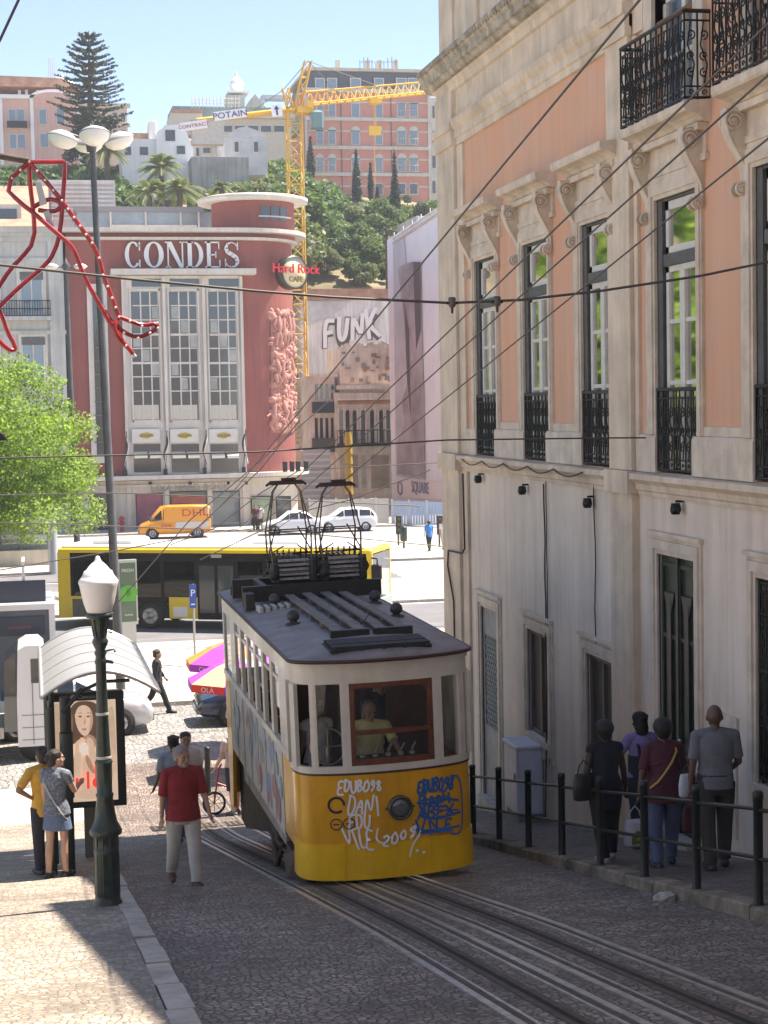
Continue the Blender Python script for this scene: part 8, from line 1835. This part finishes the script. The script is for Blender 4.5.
def hand(mb, w, d, s, side, s_=1.0):
    """palm, four fingers and a thumb; w wrist, d pointing direction, side = direction of the thumb"""
    w, d, side = Vector(w), Vector(d).normalized(), Vector(side); side = (side-d*side.dot(d)).normalized(); nrm = d.cross(side)*s
    cap(mb, w, .024*s_, w+d*.045*s_+side*.012*s_, .022*s_, 8); cap(mb, w+d*.02*s_, .022*s_, w+d*.065*s_-side*.014*s_, .020*s_, 8); cap(mb, w+d*.05*s_+side*.02*s_, .018*s_, w+d*.07*s_-side*.022*s_, .017*s_, 8)
    for k, L in enumerate((.062, .070, .066, .052)):
        b = w+d*.075*s_+side*(.027-.018*k)*s_; m_ = b+d*L*.55*s_+nrm*.006; e = m_+(d*.75+nrm*.65).normalized()*L*.5*s_; cap(mb, b, .0095*s_, m_, .009*s_, 6); cap(mb, m_, .009*s_, e, .0075*s_, 6)
    b = w+d*.02*s_+side*.022*s_; m_ = b+(side*.75+d*.7).normalized()*.035*s_; cap(mb, b, .013*s_, m_, .011*s_, 6); cap(mb, m_, .011*s_, m_+(side*.15+d+nrm*.3).normalized()*.03*s_, .009*s_, 6)
def person(label, loc, rz, H=1.7, sk='tan', legs=((.0, .05), (.0, .05)), arms=((0, .12, .15), (0, .12, .15)), top=None, bottom=None, shoes=(.03, .02, .02), hair=((.02, .015, .01), 'short'), build=1.0, female=False, head=(0, 0), lean=0, vox=.010, sit=False, extra=None, group=None, aim=None):
    """legs: (swing, knee) right/left; arms: (swing, abduct, elbow) right/left; local frame faces +y"""
    t = thing('person', label, 'person', loc, rz, group); S = H/1.72; t.scale = (S, S, S); bw = build
    hipz = .90; J = {}
    for i, sd in ((0, 1), (1, -1)):
        a, k = legs[i]; h = Vector((sd*.095*bw, 0, hipz)); kn = h+Vector((sd*.01, sin(a), -cos(a)))*.42; an = kn+Vector((0, sin(a-k), -cos(a-k)))*.40; J['hip', i], J['knee', i], J['ank', i] = h, kn, an
    dz = .08-min(J['ank', 0].z, J['ank', 1].z) if not sit else 0
    for q_ in list(J): J[q_] = J[q_]+Vector((0, 0, dz))
    hz_ = hipz+dz; ly_ = lambda z: sin(lean)*(z-hz_); shx = (.165 if female else .19)*bw**.5
    shz = hz_+.50
    for i, sd in ((0, 1), (1, -1)):
        a, ab, e = arms[i][:3]; s_ = Vector((sd*shx, ly_(shz), shz)); d = Vector((sd*sin(ab), sin(a)*cos(ab), -cos(a)*cos(ab))); el = s_+d*.28; a2 = a+e; inw = -.25 if e > .6 else .02
        d2 = Vector((sd*(sin(ab)*.6+inw*min(1, e)), sin(a2), -cos(a2))).normalized() if len(arms[i]) < 4 else Vector((-sd*arms[i][3], .15, -.6)).normalized(); wr = el+d2*.245; J['sh', i], J['el', i], J['wr', i], J['hd', i] = s_, el, wr, d2
    hips = (.165 if female else .155)*bw; wst = (.125 if female else .145)*bw; ch = (.150 if female else .165)*bw**.7
    bl = .03 if bw > 1.1 else 0
    def tor(o=0, z0=-.08, z1=.56, fl=0):
        rows = [(-.10, hips*.80, .105*bw), (-.03, hips, .118*bw), (.05, hips*.99, .118*bw), (.13, (hips+wst)/2, .105*bw+bl), (.20, wst, .100*bw+bl), (.30, (wst+ch)/2, .108*bw+bl*.6), (.40, ch, .115*bw**.6), (.47, ch*1.02, .105), (.52, ch*.85, .085), (.555, .08, .065)]
        return [(0, ly_(hz_+z), hz_+z, rx+o+fl*max(0, .2-z), ry+o+fl*max(0, .2-z)) for z, rx, ry in rows if z0 <= z <= z1]
    sm = skin(sk); B = MB(); loft(B, tor()); nk = Vector((0, ly_(hz_+.55)+.0, hz_+.55)); hc = nk+Vector((0, .025, .15)); cap(B, nk-Vector((0, 0, .03)), .058, hc-Vector((0, .01, .06)), .05)
    yaw, pit = head; HM = Matrix.Translation(hc) @ Matrix.Rotation(yaw, 4, 'Z') @ Matrix.Rotation(pit, 4, 'X') @ Matrix.Scale(1.08, 4)
    B.ball((0, -.005, .015), (.075, .095, .10), 18, 0, HM); B.ball((0, .025, -.045), (.056, .062, .068), 14, 0, HM); B.ball((0, .062, -.085), (.028, .025, .022), 8, 0, HM)
    B.tube([HM @ Vector(p) for p in ((0, .078, .02), (0, .098, -.012), (0, .105, -.028), (0, .085, -.04))], [.010, .013, .016, .008], 6)
    for s_ in (1, -1): B.ball((s_*.076, -.005, -.01), (.011, .02, .032), 8, 0, HM); B.ball((s_*.033, .074, .034), (.026, .014, .009), 8, 0, HM); B.ball((s_*.042, .058, -.025), (.025, .025, .022), 8, 0, HM)
    B.ball((0, .078, -.062), (.024, .012, .008), 8, 0, HM)
    for i, sd in ((0, 1), (1, -1)):
        cap(B, J['hip', i], .082*bw, J['knee', i], .052*bw**.5); cap(B, J['knee', i], .052*bw**.5, (J['knee', i]*.65+J['ank', i]*.35)+Vector((0, -.012, 0)), .054); cap(B, (J['knee', i]*.65+J['ank', i]*.35)+Vector((0, -.012, 0)), .053, J['ank', i], .035)
        an = J['ank', i]; fd = Vector((sd*.12, 1, -.0)).normalized(); lift = an.z > .12; tip = an+fd*.15+Vector((0, 0, -.05 if not lift else -.09)); cap(B, an-fd*.04-Vector((0, 0, .035)), .034, tip, .026)
        cap(B, J['sh', i], .052, J['el', i], .040*bw**.3); cap(B, J['el', i], .040, J['wr', i], .025); hand(B, J['wr', i]+J['hd', i]*.01, J['hd', i], 1 if i == 0 else -1, Vector((-sd*.5, .8, 0)))
    for i in (0, 1): cap(B, nk+Vector((0, 0, -.01)), .05, J['sh', i].lerp(nk, .25)+Vector((0, 0, .012)), .05)
    fuse(B, 'body', sm, t, vox*.72 if vox < .015 else vox)
    E_ = MB()
    for s_ in (1, -1): E_.ball((s_*.031, .086, .012), (.013, .008, .007), 8, 0, HM)
    E_.build('eyes', mat('eye_dark', (.02, .015, .012), .3), t, world=False)
    hcol, hst = hair
    if hst != 'bald':
        Hh = MB(); hm = mat('hair_%d_%d' % (int(hcol[0]*1000), int(hcol[2]*1000)), hcol, .6, var=.35, scale=40, bump=.5, bscale=90)
        if hst == 'thin': Hh.ball((0, -.035, .0), (.082, .078, .075), 16, 0, HM); Hh.ball((0, -.02, .055), (.066, .075, .065), 16, 0, HM)
        else:
            Hh.ball((0, -.018, .04), (.085, .098, .088), 18, 0, HM); Hh.ball((0, -.055, -.01), (.078, .062, .085), 16, 0, HM)
            for k in range(26):
                a = 2*pi*k/26*1.0; r_ = random.Random(k*3+len(label)); Hh.ball((.068*cos(a), -.03+.075*sin(a) if sin(a) < .4 else -.02+.05*sin(a), .05+r_.uniform(-.03, .04)), r_.uniform(.018, .03), 6, 0, HM)
        if hst == 'bun': Hh.ball((0, -.11, .02), (.04, .04, .045), 12, 0, HM)
        if hst == 'shoulder': Hh.ball((0, -.065, -.06), (.085, .055, .10), 12, 0, HM)
        if hst == 'afro': Hh.ball((0, -.025, .045), (.108, .118, .105), 16, 0, HM)
        fuse(Hh, 'hair', hm, t, max(vox, .008), 1)
    if hst == 'beard':
        pass
    if top:
        tm, slv, hem, o = top['m'], top.get('sleeve', .55), top.get('hem', -.08), top.get('o', .016)
        T = MB(); rows = tor(o, hem-.001, .56, top.get('fl', .04)); z0 = hz_+hem; r0 = rows[0]; rows = [(r0[0], r0[1], z0, r0[3]+.004, r0[4]+.004)]+[q_ for q_ in rows if q_[2] > z0+.02]; loft(T, rows)
        for i in (0, 1):
            s_, el, wr = J['sh', i], J['el', i], J['wr', i]; cap(T, nk.lerp(s_, .22)+Vector((0, 0, -.008)), .068, s_+Vector((0, 0, .004)), .066)
            if slv > 0:
                e = s_.lerp(el, min(1, slv/.5)) if slv <= .5 else el.lerp(wr, (slv-.5)/.5); 
                if slv <= .5: T.tube([s_+(s_-el).normalized()*.03, s_, s_.lerp(e, .5), e], [.03, .066, .064, .062*bw**.3], 12)
                else: T.tube([s_+(s_-el).normalized()*.03, s_, el], [.03, .064, .054], 12); T.ball(el, .053, 10); T.tube([el, e], [.053, .042], 12)
        T.tube([nk+Vector((0, .0, -.05)), nk+Vector((0, .008, .02 if top.get('collar') else -.012))], [.09, .066], 14)
        if top.get('folds', 1):
            r_ = random.Random(len(label)*7)
            for k in range(9): z = hz_+r_.uniform(.0, .4); a = r_.uniform(0, 2*pi); q_ = min(rows, key=lambda w_: abs(w_[2]-z)); T.tube([(q_[3]*cos(a+u), q_[1]+q_[4]*sin(a+u), z+.06*u*(1 if k % 2 else -1)) for u in (-.4, -.1, .2, .5)], [.004, .011, .011, .004], 5)
        fuse(T, top.get('name', 'shirt'), tm, t, vox, 1)
    if bottom:
        bm, kind, o = bottom['m'], bottom.get('kind', 'trousers'), bottom.get('o', .014); Q = MB()
        wz = .12
        if kind == 'skirt':
            z1 = hz_-bottom.get('len', .26); loft(Q, [(0, .01, z1, hips+.055, .155), (0, .005, z1+.12, hips+.035, .145), (0, 0, hz_-.02, hips+.018, .13), (0, 0, hz_+.10, hips*.92, .115)])
        else:
            loft(Q, [(0, 0, hz_-.11, hips*.86, .112*bw), (0, 0, hz_-.04, hips+o, .118*bw+o), (0, 0, hz_+.05, hips+o, .116*bw+o), (0, 0, hz_+wz, (hips+wst)/2+o, .105*bw+o)])
            full = kind == 'trousers'
            for i in (0, 1):
                h, kn, an = J['hip', i], J['knee', i], J['ank', i]; Q.tube([h+Vector((0, 0, .02)), h.lerp(kn, .35), kn.lerp(h, .12), kn], [.100*bw, .096*bw, .082*bw**.6, .080*bw**.6] if full else [.095*bw, .095*bw, .09*bw, .085*bw], 14)
                if full: Q.ball(kn, .080*bw**.5, 12); Q.tube([kn, kn.lerp(an, .5), an+Vector((0, 0, .05)), an+Vector((0, .002, .006))], [.080*bw**.5, .076, .068, .072], 14)
                if full: Q.tube([kn+Vector((-.04, .03, .03)), kn+Vector((0, .066, .0)), kn+Vector((.04, .03, -.03))], [.004, .010, .004], 5)
        fuse(Q, kind if kind != 'short' else 'shorts', bm, t, vox, 1)
    for i, sd in ((0, 1), (1, -1)):
        an = J['ank', i]; fd = Vector((sd*.12, 1, 0)).normalized(); lift = an.z > .12; Z = MB(); dn = -.045; tp_ = Vector((0, 0, -.055 if not lift else -.10))
        cap(Z, an-fd*.045+Vector((0, 0, dn+.012)), .050, an+fd*.07+Vector((0, 0, dn*.8)), .054); cap(Z, an+fd*.06+tp_*.85, .046, an+fd*.18+tp_*.95, .034); fuse(Z, 'shoe', mat('shoe_%d_%d' % (int(shoes[0]*1000), int(shoes[2]*1000)), shoes, .5), t, max(.009, vox*.8), 1)
    if extra: extra(t, J, HM, hz_)
    return t
def strap(t, pts, m, r=.008, name='strap'): mb = MB(); mb.tube(pts, r, 6); return mb.build(name, m, t, world=False)
def bag(name, label, cat, loc, rz, sx, sy, sz, m, tilt=0, handle=True, group=None, mh=None):
    """soft bag with its own handle, a thing of its own; loc is its base"""
    t = thing(name, label, cat, loc, rz, group); B = MB()
    loft(B, [(0, 0, 0, sx*.42, sy*.36), (0, 0, .02, sx*.5, sy*.5), (0, 0, sz*.5, sx*.52, sy*.55), (0, 0, sz*.9, sx*.46, sy*.36), (0, 0, sz, sx*.42, sy*.16)], 20); fuse(B, 'bag_body', m, t, .010, 1)
    if handle: mb = MB(); mb.tube([(-sx*.3, 0, sz*.95), (-sx*.2, 0, sz*1.3), (0, 0, sz*1.5), (sx*.2, 0, sz*1.3), (sx*.3, 0, sz*.95)], .008, 6); mb.build('handle', mh or m, t, world=False)
    return t
def PV(px, py): # point on the right pavement under a pixel
    d = at(px, py, Y=10)-Vector((0, 0, CZ)); t_ = (5.9+.12-CZ)/(d.z+.182*d.y); return (d.x*t_, d.y*t_)
# --- man in the red polo shirt
def ex_red(t, J, HM, hz_):
    mb = MB(); mb.tube([J['wr', 0]+J['hd', 0]*-.03+Vector((.03*cos(a), .03*sin(a), 0)) for a in [2*pi*k/10 for k in range(10)]], .006, 5, closed=True); mb.build('wristwatch', M_steel, t, world=False)
    Bd = MB(); Bd.ball((0, .062, -.085), (.036, .030, .028), 10, 0, HM); fuse(Bd, 'beard', mat('beard_grey', (.32, .28, .25), .8), t, .008, 1)
    c = MB(); c.tube([(-.068, -.02, hz_+.585), (-.062, .05, hz_+.575), (-.02, .098, hz_+.53), (-.035, .115, hz_+.50)], .015, 6); c.tube([(.068, -.02, hz_+.585), (.062, .05, hz_+.575), (.02, .098, hz_+.53), (.035, .115, hz_+.50)], .015, 6); c.tube([(-.068, -.02, hz_+.585), (0, -.06, hz_+.59), (.068, -.02, hz_+.585)], .015, 6); c.tube([(0, .112, hz_+.51), (0, .135, hz_+.38)], .008, 5); c.build('collar', cloth('red_polo', (.22, .012, .018)), t, world=False)
person('man in red polo shirt and light grey trousers walking up left of the tram', (1.62, 19.9, gz(19.9)), pi+.12, 1.68, 'tan', ((-.22, .20), (.26, .04)), ((-.12, .14, .18), (.18, .20, .42)), {'m': cloth('red_polo', (.22, .012, .018)), 'sleeve': .48, 'hem': -.06, 'fl': .12, 'o': .022, 'collar': 1}, {'m': cloth('pale_trousers', (.46, .45, .41)), 'o': .02}, (.09, .035, .022), ((.22, .20, .18), 'short'), 1.08, head=(.42, -.08), extra=ex_red, vox=.009)
# --- woman in denim skirt
def ex_strap(t, J, HM, hz_): strap(t, [(-.12, .02, hz_+.53), (-.13, -.115, hz_+.42), (0, -.145, hz_+.22), (.13, -.13, hz_+.02), (.17, -.03, hz_-.1)], mat('silver_chain', (.5, .5, .48), .4), .010)
top_p = cloth('speckled_blouse', (.035, .055, .09), var=.2, scale=34, col2=(.24, .27, .30))
person('woman in speckled dark blouse and short denim skirt beside the shelter post', (.17, 21.55, gz(21.6)+.055), -radians(28), 1.63, 'fair', ((.05, .02), (-.10, .04)), ((.55, .12, 1.1), (.1, .1, .3)), {'m': top_p, 'sleeve': .22, 'hem': -.03, 'fl': .10, 'name': 'blouse'}, {'m': cloth('denim', (.10, .15, .24)), 'kind': 'skirt', 'len': .24}, (.02, .02, .03), ((.02, .013, .010), 'bun'), .93, True, head=(-.75, .05), extra=ex_strap, vox=.009)
person('person in yellow shirt and dark trousers, hand on hip, half hidden behind the woman', (.02, 22.2, gz(22.2)+.055), .35, 1.66, 'tan', ((.04, .03), (-.04, .05)), ((.1, .15, .3), (-.25, .70, .1, .85)), {'m': cloth('yellow_tee', (.70, .40, .06)), 'sleeve': .42, 'hem': -.1}, {'m': cloth('charcoal_trousers', (.035, .035, .04))}, (.05, .04, .035), ((.03, .02, .015), 'short'), 1.0, vox=.011)
# --- couple behind
person('dark haired person in pale blue tee shirt just behind the man in red', (2.02, 26.3, gz(26.3)), .25, 1.72, 'tan', ((.15, .05), (-.15, .1)), ((.05, .18, .5), (.05, .2, .5)), {'m': cloth('pale_blue_tee', (.50, .56, .64)), 'sleeve': .4}, {'m': cloth('blue_jeans', (.07, .10, .17))}, (.1, .1, .1), ((.03, .018, .012), 'short'), 1.0, vox=.012)
person('person in white top with sunglasses pushed up, farther behind the man in red', (2.32, 27.6, gz(27.6)), pi, 1.74, 'tan', ((.1, .05), (-.1, .08)), ((.05, .15, .3), (.05, .15, .3)), {'m': cloth('white_top', (.66, .62, .62)), 'sleeve': .4}, {'m': cloth('blue_jeans', (.07, .10, .17))}, (.1, .1, .1), ((.03, .018, .012), 'short'), 1.0, vox=.014)
person('person in dark clothes striding past the nose of the silver car', (3.02, 44.2, .004), -pi/2, 1.72, 'tan', ((.40, .10), (-.35, .35)), ((-.2, .15, .3), (.3, .15, .3)), {'m': cloth('black_jacket', (.02, .02, .025)), 'sleeve': .9}, {'m': cloth('black_trousers', (.018, .018, .022))}, (.01, .01, .01), ((.03, .02, .01), 'short'), vox=.016)
person('pink shirted person with dark shorts almost hidden behind the rear of the tram', (3.50, 31.2, gz(31.2)), .5, 1.70, 'fair', ((.1, .05), (-.1, .08)), ((.05, .2, .3), (.05, .3, .5)), {'m': cloth('pale_pink_top', (.62, .44, .38)), 'sleeve': .3}, {'m': cloth('black_shorts', (.03, .03, .04)), 'kind': 'short'}, (.1, .1, .1), ((.05, .03, .02), 'short'), vox=.014)
# --- the group on the right pavement
x, y = PV(606, 861); z = gz(y)+.12
person('dark skinned woman in navy sleeveless tunic, leftmost of the walkers on the right pavement', (x, y, z), .08, 1.57, 'dark', ((.12, .04), (-.18, .16)), ((-.05, .22, .15), (-.05, .24, .25)), {'m': cloth('navy_tunic', (.010, .011, .022)), 'sleeve': .08, 'hem': -.22, 'fl': .10, 'name': 'tunic'}, {'m': cloth('black_leggings', (.012, .012, .014))}, (.30, .27, .26), ((.012, .01, .010), 'afro'), 1.14, True, vox=.009)
bag('shoulder_bag', 'black shoulder bag at the left side of the woman in navy', 'bag', (x-.27, y-.06, z+.72), .2, .26, .14, .30, mat('black_leather', (.012, .012, .012), .4))
x9, y9 = PV(664, 866); z9 = gz(y9)+.12
def ex_yel(t, J, HM, hz_): strap(t, [(.13, .02, hz_+.55), (.125, -.12, hz_+.48), (.05, -.172, hz_+.36), (-.04, -.185, hz_+.24), (-.12, -.18, hz_+.14), (-.20, -.13, hz_+.06)], mat('ochre_strap', (.45, .28, .08), .6), .014); strap(t, [(-.0+.12, .06, hz_+.54), (.145, -.11, hz_+.44), (.16, -.16, hz_+.28)], mat('black_leather', (.012, .012, .012)), .012)
x8, y8 = PV(640, 848); z8 = gz(y8)+.12
def ex_cap(t, J, HM, hz_):
    K = MB(); K.ball((0, -.012, .062), (.093, .103, .072), 16, 0, HM); K.tube([HM @ Vector((0, .07, .045)), HM @ Vector((0, .15, .035))], [.055, .04], 10, flat=.15); fuse(K, 'cap', cloth('black_cap', (.012, .012, .016)), t, .009, 1)
    K = MB(); 
    for s_ in (1, -1): K.tube([(s_*.085, .11, hz_+.44), (s_*.09, .02, hz_+.545), (s_*.085, -.125, hz_+.42), (s_*.06, -.135, hz_+.2)], .022, 8)
    loft(K, [(0, 0, hz_-.1, .20, .16), (0, 0, hz_+.1, .17, .14), (0, 0, hz_+.3, .165, .145)]); fuse(K, 'dungarees', cloth('dark_dungarees', (.016, .018, .03)), t, .010, 1)
person('woman in lilac tee, dark dungarees and black cap walking between the others', (x8+.02, y8, z8), .1, 1.63, 'dark', ((.15, .05), (-.15, .12)), ((.05, .2, .3), (.35, .5, 1.3)), {'m': cloth('lilac_tee', (.22, .17, .36)), 'sleeve': .38, 'hem': -.0}, {'m': cloth('dark_dungarees', (.016, .018, .03))}, (.05, .05, .05), ((.012, .01, .010), 'shoulder'), .98, True, vox=.009, extra=ex_cap)
person('woman in maroon tee and jeans with a diagonal ochre strap on the right pavement', (x9, y9, z9), -.05, 1.57, 'brown', ((.14, .05), (-.12, .10)), ((-.05, .16, .2), (-.12, .28, .1)), {'m': cloth('maroon_tee', (.075, .016, .026)), 'sleeve': .46, 'hem': -.12, 'fl': .14, 'o': .024}, {'m': cloth('mid_jeans', (.075, .10, .17)), 'o': .02}, (.03, .03, .05), ((.012, .01, .010), 'afro'), 1.22, True, vox=.009, extra=ex_yel)
bag('handbag', 'white handbag with black flap on the back of the woman in maroon', 'bag', (x9+.17, y9-.30, z9+.80), .15, .24, .10, .25, mat('white_leather', (.55, .57, .62), .4), mh=mat('black_leather', (.012, .012, .012)))
mbx = MB(); mbx.bbox(-.04, .04, -.062, -.045, .10, .26, .01); hb_ = [o for o in bpy.data.objects if o.get('label', '').startswith('white handbag')][0]; mbx.build('flap', mat('black_leather', (.012, .012, .012)), hb_, world=False)
bg1 = bag('carrier_bag', 'pale plastic carrier bag with a yellow and green print hanging between two of the walkers', 'bag', (x+.30, y-.12, z+.18), .0, .26, .16, .30, mat('plastic_bag_pale', (.42, .44, .50), .35))
mbx = MB(); mbx.prism([(-.07, .04), (.06, .05), (.07, .16), (.0, .19), (-.06, .15)], 'y', -.092, -.086); mbx.prism([(-.03, .08), (.05, .09), (.02, .14)], 'y', -.096, -.0921, 1); mbx.build('bag_print', [mat('print_green', (.10, .16, .05), .5), mat('print_ochre', (.45, .28, .05), .5)], bg1, world=False)
bag('carrier_bag', 'dark maroon bag held low between the woman in maroon and the man in grey', 'bag', (x9+.42, y9+.25, z9+.28), .2, .24, .14, .30, mat('maroon_bag', (.10, .02, .03), .6))
x, y = PV(716, 868); z = gz(y)+.12
def ex_belt(t, J, HM, hz_): mb = MB(); mb.tube([(.175*cos(a), .135*sin(a), hz_+.10) for a in [2*pi*k/16 for k in range(16)]], .012, 6, closed=True); mb.build('belt', M_blk, t, world=False)
person('bald man in grey tee shirt and dark trousers, rightmost of the walkers', (x, y, z), -.15, 1.70, 'brown', ((.10, .03), (-.20, .14)), ((.05, .18, .95), (-.08, .16, .12)), {'m': cloth('grey_tee', (.14, .15, .165)), 'sleeve': .42, 'hem': -.04, 'o': .02, 'fl': .03}, {'m': cloth('dark_cargo_trousers', (.035, .032, .028)), 'o': .024}, (.03, .025, .02), ((.05, .04, .03), 'bald'), 1.08, vox=.009, extra=ex_belt)
# --- far walkers
x = at(429, 540, Y=87.5).x; person('walker in bright blue shirt crossing by the traffic light', (x, 87.5, .12), .2, 1.66, 'tan', ((.25, .05), (-.25, .2)), ((.1, .15, .3), (-.1, .15, .3)), {'m': cloth('bright_blue', (.03, .20, .55)), 'sleeve': .42}, {'m': cloth('black_trousers', (.018, .018, .022))}, (.05, .05, .05), ((.03, .02, .01), 'short'), vox=.022)
x = at(443.5, 540, Y=88.5).x; person('walker in pale clothes at the edge of the corner building', (x, 88.5, .12), .2, 1.62, 'tan', ((.2, .05), (-.2, .2)), ((.1, .15, .3), (-.1, .15, .3)), {'m': cloth('white_top', (.66, .62, .62)), 'sleeve': .42}, {'m': cloth('pale_trousers', (.46, .45, .41))}, (.05, .05, .05), ((.05, .03, .02), 'short'), vox=.022)
x = at(255.5, 530, Y=107.5).x; person('pedestrian in dark red top standing before the cinema shops', (x, 107.5, .02), pi, 1.7, 'tan', ((.1, .05), (-.1, .1)), ((.1, .15, .3), (-.1, .15, .3)), {'m': cloth('maroon_tee', (.075, .016, .026)), 'sleeve': .42}, {'m': cloth('black_trousers', (.018, .018, .022))}, (.05, .05, .05), ((.03, .02, .01), 'short'), vox=.025)
x = at(260.5, 530, Y=107.8).x; person('pedestrian in white shirt standing before the cinema shops', (x, 107.8, .02), pi-.5, 1.7, 'tan', ((.1, .05), (-.1, .1)), ((.1, .15, .3), (-.1, .15, .3)), {'m': cloth('white_top', (.66, .62, .62)), 'sleeve': .42}, {'m': cloth('dark_cargo_trousers', (.035, .032, .028))}, (.05, .05, .05), ((.03, .02, .01), 'short'), vox=.025)
# --- in the tram
person('tram driver in pale yellow shirt leaning over the controls behind the windscreen', (TX-.10, 19.42, 2.86), pi-.1, 1.62, 'tan', ((.0, .05), (-.05, .05)), ((.75, .25, .5), (.75, .35, .4)), {'m': cloth('cream_shirt', (.72, .60, .26)), 'sleeve': .42, 'collar': 1}, {'m': cloth('black_trousers', (.018, .018, .022))}, (.02, .02, .02), ((.16, .14, .12), 'thin'), 1.15, head=(.35, -.35), lean=.38, vox=.010)
person('passenger in white sleeveless top standing behind the left cab window', (TX-.68, 19.62, 2.86), .3, 1.60, 'tan', ((.0, .05), (-.05, .05)), ((.1, .1, .3), (.1, .1, .3)), {'m': cloth('white_vest', (.75, .75, .75)), 'sleeve': .1}, {'m': cloth('dark_cargo_trousers', (.035, .032, .028))}, (.02, .02, .02), ((.25, .16, .08), 'short'), 1.0, True, vox=.011)
person('passenger in black vest standing inside the tram behind the driver', (TX+.28, 20.5, 2.86), pi, 1.72, 'tan', ((.0, .05), (-.05, .05)), ((.1, .1, .3), (.1, .1, .3)), {'m': cloth('black_vest', (.02, .02, .024)), 'sleeve': .1}, {'m': cloth('blue_jeans', (.07, .10, .17))}, (.02, .02, .02), ((.02, .015, .01), 'short'), vox=.012)
person('passenger with bare arms standing inside the tram, left of the one in black', (TX+.0, 21.3, 2.86), pi+.2, 1.70, 'tan', ((.0, .05), (-.05, .05)), ((.1, .1, .3), (.1, .1, .3)), {'m': cloth('brown_top', (.20, .11, .08)), 'sleeve': .2}, {'m': cloth('blue_jeans', (.07, .10, .17))}, (.02, .02, .02), ((.03, .02, .015), 'short'), vox=.012)
# ================================================================== AIR
mb = MB(); mb.box(-240, 240, -60, 520, -2, 62)
hzo = mb.build('haze', None); tag(hzo, 'thin bluish summer haze lying between the square and the hill', 'haze', kind='stuff')
hm = bpy.data.materials.new('haze_air'); hm.use_nodes = True; n = hm.node_tree.nodes; n.remove(n['Principled BSDF']); pv = n.new('ShaderNodeVolumePrincipled')
pv.inputs['Color'].default_value = (.86, .93, 1, 1); pv.inputs['Density'].default_value = .00042; pv.inputs['Anisotropy'].default_value = .2
hm.node_tree.links.new(pv.outputs[0], n['Material Output'].inputs['Volume']); hzo.data.materials.clear(); hzo.data.materials.append(hm)
